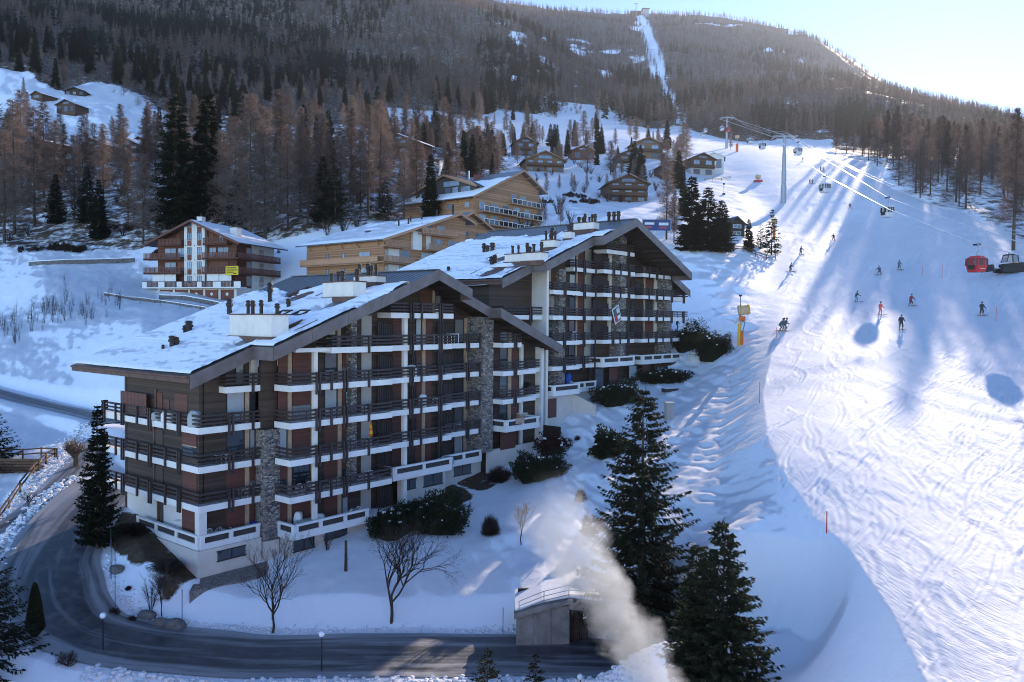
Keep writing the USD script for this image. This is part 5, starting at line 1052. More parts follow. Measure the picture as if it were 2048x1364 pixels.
for i, (px, D) in enumerate(RW):
    k = wr.random(); edge = np.interp(D, [140, 250, 400], [21, 20.5, 20])
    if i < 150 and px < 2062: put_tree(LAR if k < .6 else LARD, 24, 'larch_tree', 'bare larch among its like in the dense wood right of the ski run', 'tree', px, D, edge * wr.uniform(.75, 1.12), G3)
    else: RW_FAR.append((ground_at(px, D) - [0, 0, .2], edge * wr.uniform(.7, 1.1) / 24))
nsp = 0
for (px, D) in samples(190, -25, 1000, 330, 640, 8, 6.0):
    k = wr.random(); u = .62 if px < 520 else .30
    if k < u: put_tree(SPR, 24, 'spruce_tree', 'dark spruce high in the left wood below the mountain', 'tree', px, D, wr.uniform(14, 23), 'spruces at the foot of the mountain wood', 1.1)
    elif k < .82: put_tree(LAR, 24, 'larch_tree', 'bare larch high in the left wood below the mountain', 'tree', px, D, wr.uniform(13, 20), 'larches at the foot of the mountain wood')
    else: put_tree(BIR, 14, 'birch_tree', 'pale bare birch high in the left wood', 'tree', px, D, wr.uniform(9, 14), 'pale birches of the left wood')
for (px, top, D) in [(955, 222, 470), (985, 226, 480), (930, 228, 490), (970, 232, 460), (1010, 240, 460), (440, 130, 520), (465, 138, 520), (420, 142, 510), (490, 150, 520), (405, 150, 505), (1290, 250, 380), (1310, 258, 370), (1280, 330, 250), (1225, 325, 262), (1170, 345, 250), (1140, 355, 245), (1262, 318, 280)]:
    put_tree(BIR, 14, 'birch_tree', 'pale bare birch standing in a clump of its like', 'tree', px, D, max(5, by_top(px, top, D)), 'pale birches in clumps')
for (px, D, h) in [(50, 410, 9), (175, 330, 12), (225, 340, 10), (380, 420, 9), (1145, 235, 6), (1115, 240, 5), (1235, 236, 7), (1210, 245, 6), (1455, 415, 9), (1090, 232, 6), (1070, 226, 6), (1075, 420, 9)]:
    put_tree(BIR, 14, 'bare_tree', 'single leafless tree standing in the open snow', 'tree', px, D, h, 'single bare trees in the snow fields')
# scrub under the wood and beside the fields
cnt = 0
for (px, D) in samples(150, -20, 1000, 172, 300, 15, 3.5):
    put_tree(SHR, 2.2, 'scrub', 'leafless scrub on the shaded bank under the larches', 'shrub', px, D, wr.uniform(1.6, 4.5), 'scrub under the larches')
for (px, D) in [(wr.normal(1050, 45), wr.uniform(186, 215)) for _ in range(26)]:
    put_tree(SHR, 2.2, 'scrub', 'frosty brown scrub right of the upper timber block', 'shrub', px, D, wr.uniform(2.5, 5), 'scrub right of the timber block')
for (px, D) in [(wr.normal(1060, 30), wr.uniform(190, 212)) for _ in range(10)]: put_tree(BIR, 14, 'birch_tree', 'pale bare birch in the thicket right of the timber block', 'tree', px, D, wr.uniform(5, 8), 'birches right of the timber block')
for _ in range(95):
    px = wr.uniform(-20, 255); D = np.interp(px, [0, 255], [122, 138]) + wr.normal(0, 4.5)
    put_tree(SAP, 2.2, 'sapling', 'thin leafless sapling in the planted strip on the shaded field', 'sapling', px, D, wr.uniform(1.6, 3.4), 'saplings on the shaded field', .8)
for (px0, px1, D, n) in [(40, 170, 175, 26), (190, 300, 190, 18), (300, 345, 172, 10), (1080, 1200, 222, 14), (1110, 1190, 232, 10)]:
    for _ in range(n): put_tree(DARKSHR, 1.6, 'heather_tuft', 'dark heath tuft on a snow covered terrace edge', 'shrub', wr.uniform(px0, px1), D + wr.normal(0, 1.2), wr.uniform(.5, 1.3), 'heath tufts on terrace edges')

VR = np.random.default_rng(41)
VILLAGE = []
for (p0, p1, D0, D1, n) in [(760, 1010, 235, 370, 46), (1000, 1230, 265, 420, 26), (1225, 1380, 255, 400, 22), (1040, 1330, 420, 560, 16), (1000, 1100, 380, 560, 16)]:
    for _ in range(n): VILLAGE.append((VR.uniform(p0, p1), VR.uniform(D0, D1)))
for (px, D) in VILLAGE:
    if 1060 < px < 1240 and 420 < D < 700 and VR.random() < .8: continue
    k = VR.random()
    if k < .5: put_tree(LAR, 24, 'larch_tree', 'bare larch among the upper chalets', 'tree', px, D, VR.uniform(8, 16), 'larches among the upper chalets', 1.15)
    elif k < .72: put_tree(SPR, 24, 'spruce_tree', 'dark spruce among the upper chalets', 'tree', px, D, VR.uniform(7, 14), 'spruces among the upper chalets', 1.2)
    else: put_tree(BIR, 14, 'birch_tree', 'pale bare birch among the upper chalets', 'tree', px, D, VR.uniform(5, 9), 'birches among the upper chalets', 1.3)
for _ in range(70):
    px, D = VR.uniform(1010, 1370), VR.uniform(225, 340)
    put_tree(SHR, 2.2, 'scrub', 'leafless scrub on the slopes between the upper chalets', 'shrub', px, D, VR.uniform(1.2, 3.2), 'scrub between the upper chalets')
# the far forest
def far_conifer(seed, h, rad, n, mt, wid, droop, clear=.08):
    r = np.random.default_rng(seed); f = clear + (1 - clear) * np.sort(r.random(n)); a = r.uniform(0, 6.28, n); R = rad * (1 - f) ** .8 * r.uniform(.65, 1.15, n) + .2
    b = np.stack([0 * f, 0 * f, f * h], 1); t = b + np.stack([np.cos(a) * R, np.sin(a) * R, -droop * R + r.normal(0, .15, n) * R], 1)
    m = MB().add(*blades(b, t, wid * R / rad * r.uniform(.7, 1.3, n) + .25, r)); m.tube([(0, 0, -.5), (0, 0, h)], [.22, .03], 3, cap=False)
    return m
def instancer(name, label, protos, m, pts, scales, seed):
    pi = UsdGeom.PointInstancer.Define(stage, path_for(name)); r = np.random.default_rng(seed); paths = []
    for i, mb in enumerate(protos): paths.append(usdkit.mesh(stage, f'{pi.GetPath()}/crown_{i:03d}' if i else f'{pi.GetPath()}/crown', mb.arrays(), m).GetPath())
    pi.CreatePrototypesRel().SetTargets(paths); n = len(pts)
    pi.CreatePositionsAttr(Vt.Vec3fArray.FromNumpy(np.asarray(pts, np.float32))); pi.CreateProtoIndicesAttr(Vt.IntArray.FromNumpy(r.integers(0, len(protos), n).astype(np.int32)))
    a = r.uniform(0, 6.28, n); q = np.stack([np.cos(a / 2), 0 * a, 0 * a, np.sin(a / 2)], 1)
    pi.CreateOrientationsAttr(Vt.QuathArray([Gf.Quath(float(w), 0, 0, float(z)) for w, _, _, z in q])); s = np.asarray(scales)
    pi.CreateScalesAttr(Vt.Vec3fArray.FromNumpy(np.stack([s * r.uniform(.85, 1.2, n), s * r.uniform(.85, 1.2, n), s], 1).astype(np.float32)))
    tag(pi, label, 'forest', kind='stuff')
def far_points(n, D0, D1, seed, px0=-250, px1=2300):
    r = np.random.default_rng(seed); u = r.random(n); D = np.exp(np.log(D0) + (np.log(D1) - np.log(D0)) * u ** .85); px = r.uniform(px0, px1, n); a = (px - 1024) / FPX
    k = r.random(n) < forest_mask(a, D); px, D, a = px[k], D[k], a[k]; x = a * D; return px, D, np.column_stack([x, D, Z(x, D) - .3])
fpx, fD, fP = far_points(21000, 600, 2650, 91)
spot = meshkit.noise(np.stack([fpx / 90, np.log(fD) * 9, 0 * fD], -1), 8)
is_sp = spot < np.where(fpx < 750, .62, .36) * np.where(fD > 1300, .75, 1.0)
nr = np.random.default_rng(92)
instancer('spruce_forest', 'far dark spruce forest covering the mountain', [far_conifer(201, 20, 3.6, 70, 0, 1.5, .45), far_conifer(202, 20, 2.9, 60, 0, 1.3, .5), far_conifer(203, 20, 4.2, 80, 0, 1.5, .35)], M_NEEDLE_FAR, fP[is_sp], nr.uniform(.65, 1.15, is_sp.sum()), 93)
instancer('larch_forest', 'far brown larch forest covering the mountain', [far_conifer(211, 20, 3.4, 90, 0, .55, -.05, .2), far_conifer(212, 20, 2.8, 80, 0, .5, -.15, .25), far_conifer(213, 20, 4.2, 110, 0, .5, .0, .15)], M_LARCH, fP[~is_sp], nr.uniform(.6, 1.1, (~is_sp).sum()), 94)
_t, _c = larch(24, 3.4, 250, 240, 24, .085, clear=.22, up=.08, twig=1.0); _c.mesh(_tm(_t)); _t, _c2 = larch(24, 2.9, 251, 220, 24, .085, clear=.3, up=.12, twig=1.0); _c2.mesh(_tm(_t))
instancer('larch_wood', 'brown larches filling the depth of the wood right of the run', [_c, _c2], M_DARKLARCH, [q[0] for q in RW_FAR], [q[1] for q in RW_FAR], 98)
upx, uD, uP = far_points(2600, 420, 720, 95, -150, 1150)
und = [twiggy(3.2, 3.5, 220 + i, 200, .05, 9)[1] for i in range(2)]
instancer('undergrowth', 'leafless undergrowth along the edge of the mountain wood', und, M_BIRCH, uP, np.random.default_rng(96).uniform(.7, 1.8, len(uP)), 97)
# ------------------------------------------------------------------ the other houses
M_HONEY = planks('honey_timber', (.42, .22, .115), .18)  # base colour raised to hold the golden light thrown back by the snow
M_BROWNWOOD = planks('brown_chalet_timber', (.105, .055, .034), .2)
M_REDWOOD = planks('red_brown_chalet_timber', (.135, .050, .032), .18)
M_DARKHUT = planks('weathered_dark_timber', (.045, .030, .023), .2)
M_GREYWOOD = planks('grey_upright_cladding', (.17, .155, .14), .2, axis='x')
M_REDBROWN = plain('red_brown_paint', (.175, .060, .038), .6, .2, 2.0, rnd=.15)
M_BEAM = plain('honey_beam', (.37, .20, .11), .65, .25, 3.0, stretch=(1, 1, 5), rnd=.15)
M_REDBEAM = plain('red_brown_beam', (.14, .055, .035), .65, .25, 3.0, rnd=.15)
M_DARKROOF = plain('dark_slate_roof', (.055, .050, .050), .6, .3, 2.0)
M_STEEL = plain('galvanised_steel', (.33, .34, .36), .45, .15, 2.0, .5, metallic=.5)
M_RAILGLASS = mat('balcony_glass', {'t': ('transparent_bsdf', {'color': (.82, .86, .88)}), 'g': ('glossy_bsdf', {'roughness': .05, 'color': (.9, .92, .95)}), 'f': ('fresnel', {'IOR': 1.9}), 'm': ('mix_closure', {})}, [('f.fac', 'm.fac'), ('t.BSDF', 'm.closure1'), ('g.BSDF', 'm.closure2')], surface='m.closure')
M_SKYGLASS = plain('reflecting_window', (.16, .20, .26), .06, .35, .5, .9, rnd=.5)
M_YELLOW = plain('yellow_banner_cloth', (.62, .46, .02), .6, .06, 1.0)

class House:
    """local frame: x along the gable front, y into the house, z up from the ground at its front left corner"""
    def __init__(s, name, label, cat, loc, rot, W, Dp, eave, pitch, wall, ov=1.0, ridge=None, base=None, base_h=0, group=None, snow=(True, True), fascia=None, roofm=None, deep=4.0):
        s.p = thing(name, label, cat, loc, rot, group); s.W, s.Dp, s.eave = W, Dp, eave; s.R = ridge if ridge is not None else W / 2; s.t = math.tan(math.radians(pitch)); s.zr = eave + s.t * s.R; s.ov = ov; s.fm = fascia or M_REDBEAM
        if base: bx(0, W, 0, Dp, -deep, base_h).build('base_wall', base, s.p)
        z0 = base_h + .002 if base else -deep
        MB().prism([(0, z0), (W, z0), (W, s.rz(W) - .25), (s.R, s.zr - .25), (0, s.rz(0) - .25)], .03, Dp - .03).build('wall', wall, s.p)
        for a, b in ((-ov, s.R), (s.R, W + ov)):
            za, zb = s.rz(a), s.rz(b)
            MB().hexa([(a, -ov, za - .22), (b, -ov, zb - .22), (b, Dp + ov, zb - .22), (a, Dp + ov, za - .22), (a, -ov, za), (b, -ov, zb), (b, Dp + ov, zb), (a, Dp + ov, za)]).build('roof', roofm or M_DARKROOF, s.p)
            MB().hexa([(a, -ov - .06, za - .42), (b, -ov - .06, zb - .42), (b, -ov - .003, zb - .42), (a, -ov - .003, za - .42), (a, -ov - .06, za + .03), (b, -ov - .06, zb + .03), (b, -ov - .003, zb + .03), (a, -ov - .003, za + .03)]).build('barge_board', s.fm, s.p)
            if snow[0 if a < 0 else 1]:
                n, m = 26, 30; uu, vv = np.meshgrid(np.linspace(a + .02, b - .02 if snow[0 if a < 0 else 1] is True else a + (b - a) * snow[0 if a < 0 else 1], n), np.linspace(-ov + .03, Dp + ov - .03, m), indexing='ij')
                th = .22 + .12 * (meshkit.fbm(np.stack([uu * .7, vv * .6, 0 * uu + W], -1), 3, 3) - .5); th[0] = th[-1] = .003; th[:, 0] = th[:, -1] = .02
                if snow[0 if a < 0 else 1] is not True: th = th - smooth01((meshkit.fbm(np.stack([uu * .5, vv * .5, 0 * uu + W], -1), 3, 9) - .5) * 4) * .3 * (np.linspace(0, 1, n)[:, None])
                zz = s.zr - s.t * np.abs(uu - s.R) + th; i = np.arange(n - 1)[:, None] * m; j = np.arange(m - 1)[None]
                MB().add(np.stack([uu, vv, zz], -1).reshape(-1, 3), np.stack([i + j, i + m + j, i + m + j + 1, i + j + 1], -1).reshape(-1, 4)).build('roof_snow', M_SNOW_ROOF, s.p, smooth=True)
    def rz(s, u): return s.zr - s.t * abs(u - s.R)
    def win(s, u0, u1, z0, z1, y=0.0, side=None, frame=M_JAMB, pane=M_SKYGLASS, name='window', bars=1):
        """a window in the front (y) or, with side 'l' / 'r', in a side wall (u is then depth)"""
        g = UsdGeom.Xform.Define(stage, path_for(name, s.p)).GetPrim()
        T = {None: lambda a, b, c, d, e, f: bx(a, b, y + c, y + d, e, f), 'l': lambda a, b, c, d, e, f: bx(y + c, y + d, a, b, e, f), 'r': lambda a, b, c, d, e, f: bx(s.W - d, s.W - c, a, b, e, f)}[side]
        T(u0 + .06, u1 - .06, -.02, .025, z0 + .06, z1 - .06).build('pane', pane, g)
        f = T(u0, u0 + .06, -.06, .028, z0, z1)
        for q in ((u1 - .06, u1, z0, z1), (u0 + .061, u1 - .061, z0, z0 + .06), (u0 + .061, u1 - .061, z1 - .06, z1)): f.mesh(_tm(T(q[0], q[1], -.06, .028, q[2], q[3])))
        for k in range(bars): x = u0 + (u1 - u0) * (k + 1) / (bars + 1); f.mesh(_tm(T(x - .03, x + .03, -.04, -.021, z0 + .061, z1 - .061)))
        f.build('frame', frame, g)
    def balc(s, u0, u1, z, d=1.5, y=0.0, m=M_BEAM, h=1.0, side=None, slat=.3, wrap=None, mode='slat', slab=None):
        g = UsdGeom.Xform.Define(stage, path_for('balcony', s.p)).GetPrim()
        T = {None: lambda a, b, c, e, f, k: bx(a, b, y - e, y - c, f, k), 'l': lambda a, b, c, e, f, k: bx(y - e, y - c, a, b, f, k), 'r': lambda a, b, c, e, f, k: bx(s.W + c, s.W + e, a, b, f, k)}[side]
        T(u0, u1, 0, d, z - .22, z - .002).build('floor_slab', slab or m, g)
        if mode == 'glass':
            n = max(2, int((u1 - u0) / 1.6))
            T(u0 + .02, u1 - .02, d - .05, d - .02, z + .1, z + h - .05).build('glass_panel', M_RAILGLASS, g)
            for k in range(n + 1): x = u0 + (u1 - u0) * k / n; T(x - .04, x + .04, d - .02, d + .05, z - .1, z + h).build('post', M_CONCRETE_WHITE, g)
            T(u0, u1, d - .05, d + .04, z + h + .003, z + h + .09).build('handrail', M_CONCRETE_WHITE, g)
        elif mode == 'board':
            T(u0, u1, d - .08, d, z - .3, z + h * .86).build('rail_board', m, g); T(u0 - .05, u1 + .05, d - .12, d + .05, z + h * .86 + .003, z + h).build('handrail', m, g)
        else:
            T(u0, u1, d - .1, d + .02, z + h - .08, z + h).build('handrail', m, g); T(u0, u1, d - .08, d, z - .28, z + .12).build('bottom_rail', m, g)
            n = max(2, int((u1 - u0) / slat)); sl = MB()
            for k in range(n): x = u0 + (u1 - u0) * (k + .2) / n; sl.mesh(_tm(T(x, x + (u1 - u0) / n * .62, d - .06, d - .02, z + .121, z + h - .081)))
            tag(sl.build('slats', m, g), None, kind='stuff')
    def chim(s, u, y, h=1.6, w=.8, m=M_WHITE, pot=True):
        g = UsdGeom.Xform.Define(stage, path_for('chimney', s.p)).GetPrim(); z = s.rz(u)
        bx(u - w / 2, u + w / 2, y - w / 2, y + w / 2, z - .6, z + h).build('shaft', m, g); bx(u - w / 2 - .08, u + w / 2 + .08, y - w / 2 - .08, y + w / 2 + .08, z + h + .002, z + h + .12).build('cap', M_DARKROOF, g)
        if pot: MB().tube([(u, y, z + h + .12), (u, y, z + h + .7)], .12, 7).build('flue', M_POT, g)
    def beams(s, n=4, m=None):
        for k in range(n):
            u = s.W * (k + .5) / n; z = s.rz(u) - .24; bx(u - .09, u + .09, -s.ov + .12, -.002, z - .28, z).build('bracket_beam', m or s.fm, s.p)

# --- red and white chalet block on the left
g = at(316, 604, 152.5); C = House('chalet_block', 'red-brown and white chalet block with five garage doors, left of the timber blocks', 'apartment house', (g[0], g[1], g[2]), math.radians(-17), 17.6, 12.0, 11.6, 22.5, M_REDWOOD, ov=1.9, base=M_WHITE, base_h=2.7, snow=(False, True), fascia=M_REDBEAM)
for k in range(5):
    u = .7 + k * 3.4; d = UsdGeom.Xform.Define(stage, path_for('garage_door', C.p)).GetPrim()
    bx(u, u + 2.6, -.06, -.003, .1, 2.3).build('panel', M_REDBROWN, d); bx(u - .1, u, -.1, -.002, 0, 2.4).build('frame', M_REDBEAM, d); bx(u + 2.6, u + 2.7, -.1, -.002, 0, 2.4).build('frame', M_REDBEAM, d)
    m = MB(); m.lathe([(.001, 0), (.30, 0), (.30, .03), (.001, .03)], 12); v, f = m.arrays(); MB().add(np.stack([v[:, 0] + u + 1.3, -.062 - v[:, 2], v[:, 1] + 1.5], 1), f[:, ::-1]).build('round_sign', M_CONCRETE_WHITE, d)
# terrace parapet above the garages with railing insets
bx(-2.0, 19.8, -1.9, -.002, 2.55, 2.75).build('terrace_slab', M_CONCRETE_WHITE, C.p)
for a, b in ((-2.0, -.9), (1.7, 3.1), (5.9, 7.0), (10.4, 11.4), (13.9, 15.6), (18.4, 19.8)): bx(a, b, -1.9, -1.75, 2.752, 3.75).build('terrace_wall', M_CONCRETE_WHITE, C.p)
bx(-2.0, 19.8, -1.96, -1.72, 3.755, 3.85).build('terrace_coping', M_DARKROOF, C.p)
for a, b in ((-.9, 1.7), (3.1, 5.9), (7.0, 10.4), (11.4, 13.9), (15.6, 18.4)):
    sl = MB()
    for x in np.arange(a + .1, b - .05, .28): sl.box(x, x + .13, -1.86, -1.8, 2.752, 3.75)
    tag(sl.build('railing_slats', M_REDBEAM, C.p), None, kind='stuff')
T0, T1 = 6.6, 11.2
MB().prism([(T0, 2.72), (T1, 2.72), (T1, C.rz(T1) - .3), (C.R, C.zr - .3), (T0, C.rz(T0) - .3)], -.75, .0).build('white_stair_tower', M_WHITE, C.p)
for q, z in enumerate((3.0, 5.65, 8.35, 11.05, 13.5)):
    for u in (7.35, 9.55):
        if z > 13 and False: continue
        h = 1.35; C.win(u, u + .95, z + .55, z + .55 + h * (1 if q < 4 else .75), y=-.75, pane=M_SKYGLASS, frame=M_REDBEAM)
        if q: bx(u, u + .95, -.8, -.752, z - .55, z + .48).build('red_panel', M_REDBROWN, C.p)
for z in (5.45, 8.1, 10.8):
    for u in (6.95, 8.0, 9.0, 10.2, 10.9): m = MB(); m.lathe([(.001, 0), (.1, 0), (.1, .02), (.001, .02)], 8); v, f = m.arrays(); MB().add(np.stack([v[:, 0] + u, -.755 - v[:, 2], v[:, 1] + z - .25], 1), f[:, ::-1]).build('round_vent', M_POT, C.p)
for q, z in enumerate((5.45, 8.1)):
    C.balc(-1.9, 6.5, z, 1.7, m=M_REDBEAM, h=1.05); C.balc(11.3, 18.6, z, 1.7, m=M_REDBEAM, h=1.05); C.balc(-1.6, 12.0, z, 1.5, m=M_REDBEAM, side='r')
C.balc(1.2, 6.5, 10.8, 1.5, m=M_REDBEAM, h=1.05); C.balc(11.3, 16.6, 10.8, 1.5, m=M_REDBEAM, h=1.05)
for z, ls in ((8.1, [(1.6, 4.2, M_SKYGLASS), (4.6, 6.2, M_SKYGLASS), (11.6, 13.2, M_SKYGLASS), (13.5, 15.9, M_SKYGLASS)]), (5.45, [(1.6, 4.2, M_SKYGLASS), (4.5, 6.2, M_REDBROWN), (11.5, 15.8, M_REDBROWN)]), (10.8, [(4.2, 5.2, M_REDBROWN), (11.5, 12.6, M_REDBROWN), (13.8, 14.8, M_SKYGLASS)])):
    for a, b, m in ls: C.win(a, b, z + .35, z + 2.1, pane=m, frame=M_REDBEAM)
for a, b in ((-.2, 2.4), (2.5, 5.1), (12.0, 14.6), (14.7, 17.3)): bx(a, b, -1.2, -1.1, 2.8, 5.2).build('sun_blind', M_CONCRETE_WHITE, C.p)
for z in (3.2, 5.9, 8.5): C.win(3.0, 4.4, z, z + 1.8, side='r', frame=M_JAMB); C.win(7.0, 8.4, z, z + 1.8, side='r', frame=M_JAMB)
bx(17.605, 17.62, 4.6, 11.9, -3, 11.0).build('side_render', M_WHITE, C.p)
C.chim(8.9, 1.2, .9, 1.1); C.chim(15.2, 3.0, 1.5, 1.5); C.beams(6)
bn = thing('banner', 'yellow printed banner hung on the corner balcony of the red chalet block', 'banner', (0, 0, 0)); c_, s_ = math.cos(math.radians(-17)), math.sin(math.radians(-17))
def Cw(x, y, z): return (g[0] + x * c_ - y * s_, g[1] + x * s_ + y * c_, g[2] + z)
MB().hexa([Cw(16.6, -1.86, 4.9), Cw(19.3, -1.86, 4.9), Cw(19.3, -1.82, 4.9), Cw(16.6, -1.82, 4.9), Cw(16.6, -1.86, 6.55), Cw(19.3, -1.86, 6.55), Cw(19.3, -1.82, 6.55), Cw(16.6, -1.82, 6.55)]).build('cloth', M_YELLOW, bn)
for z, a, b in ((6.15, 16.8, 18.9), (5.75, 16.8, 19.1), (5.35, 16.9, 18.4), (5.1, 18.3, 18.9)): MB().hexa([Cw(a, -1.872, z), Cw(b, -1.872, z), Cw(b, -1.864, z), Cw(a, -1.864, z), Cw(a, -1.872, z + .16), Cw(b, -1.872, z + .16), Cw(b, -1.864, z + .16), Cw(a, -1.864, z + .16)]).build('print_line', M_POT, bn)

# --- the honey coloured timber blocks
def timber(name, label, px, py_e, D, W, Dp, zdrop, ridge, pitch, ov, snow, roofm=None):
    """corner eave at (px, py_e) at distance D; zdrop: height of the eave above the block's foot"""
    e = at(px, py_e, D); return House(name, label, 'apartment house', (e[0], e[1], e[2] - zdrop), BANG, W, Dp, zdrop, pitch, M_HONEY, ov=ov, ridge=ridge, snow=snow, fascia=M_BEAM, roofm=roofm or M_METALROOF)
Dk = timber('timber_block', 'lower honey timber block with flat snowy roof, right of the red chalet block', 768, 474, 139, 21.0, 22.0, 14.4, 18.0, 18.5, 1.5, (.93, False))
for z in (10.1, 7.3, 4.5, 1.7):
    if z < 11: Dk.balc(-.0, 22.0, z, 1.5, m=M_BEAM, side='l', mode='board')
    for v0, v1 in ((3.6, 6.6),): Dk.win(v0, v1, z + .5, z + 2.0, side='l', frame=M_BEAM)
    for v0 in (10.6, 15.2): Dk.win(v0, v0 + .75, z + .9, z + 2.0, side='l', frame=M_DARKROOF, bars=0)
    bx(1.0, 3.6, -.03, -.003, z + .02, z + 2.4).build('pale_wall', M_WHITE, Dk.p); bx(6.4, 8.6, -.6, -.003, z - .2, z + 2.6).build('white_pier', M_WHITE, Dk.p) if z < 10 else None
    Dk.win(-.0 + .2, .95, z + .3, z + 2.2); Dk.win(3.8, 6.0, z + .2, z + 2.3); Dk.win(9.0, 11.6, z + .2, z + 2.3); Dk.win(13.0, 15.6, z + .2, z + 2.3); Dk.win(16.4, 18.8, z + .2, z + 2.3)
    Dk.balc(-1.5, 5.8, z, 1.7, m=M_BEAM); Dk.balc(8.0, 20.4, z, 2.0, m=M_BEAM)
Dk.balc(-1.0, 4.2, 12.9, 1.5, m=M_BEAM); Dk.balc(9.0, 20.4, 12.9, 2.0, m=M_BEAM); Dk.balc(7.6, 17.0, 15.8, 1.7, m=M_BEAM); Dk.win(9.0, 11.4, 16.0, 17.8); Dk.win(13.0, 15.4, 16.0, 17.6); Dk.win(12.0, 14.6, 13.1, 15.2); Dk.win(16.0, 18.4, 13.1, 15.2); bx(6.4, 8.6, -.6, -.003, 12.7, 16.0).build('white_pier', M_WHITE, Dk.p); bx(10.2, 11.4, -.04, -.003, 13, 15.6).build('white_panel', M_WHITE, Dk.p); Dk.beams(6, M_BEAM)
for v in (1.0, 6.6, 11.0, 15.6, 20.6): MB().bar((-.02, v, 12.9), (-1.3, v, 14.0), .16).build('bracket', M_BEAM, Dk.p)
for (u, v, h) in [(9, 6, 1.2), (10.5, 5, 1.2), (12.5, 6.5, 1.3), (14, 5, 1.4), (16, 3.0, 1.4)]:
    z = Dk.rz(u); MB().tube([(u, v, z), (u, v, z + h)], .16, 7).build('flue', M_POT, Dk.p)
bx(5.0, 5.5, 9.8, 10.9, Dk.rz(5.2), Dk.rz(5.2) + .5).build('roof_hatch', M_DARKROOF, Dk.p)
D2 = timber('timber_block', 'narrow honey timber block with dark gable, between the lower and the upper timber block', 893, 446, 156, 14.0, 14.0, 17.6, 6.3, 24, 1.4, (.6, False))
for z in (14.2, 11.4, 8.6, 5.8, 3.0, .2):
    bx(.0, 2.4, -.32, -.003, z - .1, z + 2.7).build('white_pier', M_WHITE, D2.p) if z < 14 else None
    D2.win(.7, 1.6, z + .7, z + 1.9, y=-.32) if z < 14 else None
    D2.win(3.6, 6.4, z + .2, z + 2.3); D2.win(8.4, 11.0, z + .2, z + 2.3); D2.balc(2.6, 13.6, z, 2.0, m=M_BEAM)
D2.beams(5, M_BEAM)
MB().tube([(6.0, 4, D2.rz(6)), (6.0, 4, D2.rz(6) + 2.0)], .22, 8).build('flue', M_POT, D2.p)
Ek = timber('timber_block', 'upper honey timber block with long glass balconies and a wide windowed dormer', 946, 388, 174, 23.5, 22.0, 20.5, 16.0, 25, 1.6, (.75, False))
for q, z in enumerate((17.0, 14.2, 11.4, 8.6, 5.8, 3.0)):
    for v0 in (1.0, 6.5, 15.0): Ek.win(v0, v0 + 1.5, z + .8, z + 2.0, side='l', frame=M_BEAM)
    for u0 in (2.0, 6.0, 10.0, 14.0, 18.0): Ek.win(u0, u0 + 2.3, z + .2, z + 2.3)
    Ek.balc(1.5, 12.8, z, 2.1, mode='glass', m=M_BEAM); Ek.balc(13.0, 23.2, z + .0, 1.4, mode='glass', m=M_BEAM)
Ek.balc(12.0, 22.5, 19.9, 1.4, mode='glass', m=M_BEAM); Ek.win(13, 15, 20.2, 22.2); Ek.win(16.5, 18.6, 20.2, 22.2); Ek.beams(7, M_BEAM)
# its dormer: a gable on the left slope, facing the left side
dz = Ek.rz(2.2); dm = UsdGeom.Xform.Define(stage, path_for('dormer', Ek.p)).GetPrim()
def yz_prism(poly, x0, x1):
    from shapely.geometry import Polygon
    m = trimesh.creation.extrude_polygon(Polygon(poly), x1 - x0, engine='earcut'); v = np.array(m.vertices); return MB().add(np.stack([v[:, 2] + x0, v[:, 0], v[:, 1]], 1), np.array(m.faces))
yz_prism([(2.1, dz - 1.2), (20.0, dz - 1.2), (20.0, dz + 1.5), (10.6, dz + 4.3), (2.1, dz + 1.7)], 2.4, 11.5).build('front', M_GREYWOOD, dm)
for a, b, za, zb in ((.4, 10.6, dz + 1.2, dz + 4.6), (10.6, 21.5, dz + 4.6, dz + 1.1)):
    MB().hexa([(1.6, a, za - .25), (12.5, a, za - .25), (12.5, b, zb - .25), (1.6, b, zb - .25), (1.6, a, za), (12.5, a, za), (12.5, b, zb), (1.6, b, zb)]).build('roof', M_DARKROOF, dm)
    MB().hexa([(1.53, a, za - .42), (1.595, a, za - .42), (1.595, b, zb - .42), (1.53, b, zb - .42), (1.53, a, za + .03), (1.595, a, za + .03), (1.595, b, zb + .03), (1.53, b, zb + .03)]).build('barge_board', M_BEAM, dm)
for v0, v1, z0, z1 in ((3.0, 5.8, .05, 1.4), (6.7, 8.4, -.05, 1.5), (9.0, 10.7, -.05, 1.5), (6.4, 11.2, 1.85, 3.0), (12.9, 16.2, -.1, 1.2), (17.1, 19.0, -.1, 1.2)): bx(2.33, 2.395, v0, v1, dz + z0, dz + z1).build('pane', M_SKYGLASS, dm)
for v in np.arange(1.0, 21.5, 3.6): MB().bar((-.02, v, 18.9), (-1.3, v, 19.9), .16).build('bracket', M_BEAM, Ek.p)
MB().tube([(9.0, 9.5, Ek.rz(9)), (9.0, 9.5, Ek.rz(9) + 3.2)], .25, 8).build('flue', M_STEEL, Ek.p)
bx(13, 16.4, 10.4, 11.6, Ek.rz(13), Ek.rz(13) + 1.3).build('roof_unit', M_REDBROWN, Ek.p)
MB().bar((12, 6, Ek.rz(12) + .8), (16, 6, Ek.rz(16) + .8), .12).build('snow_guard', M_REDBROWN, Ek.p)

M_PALEWALL = plain('pale_grey_render', (.40, .36, .35), .85, .1, 1.0)
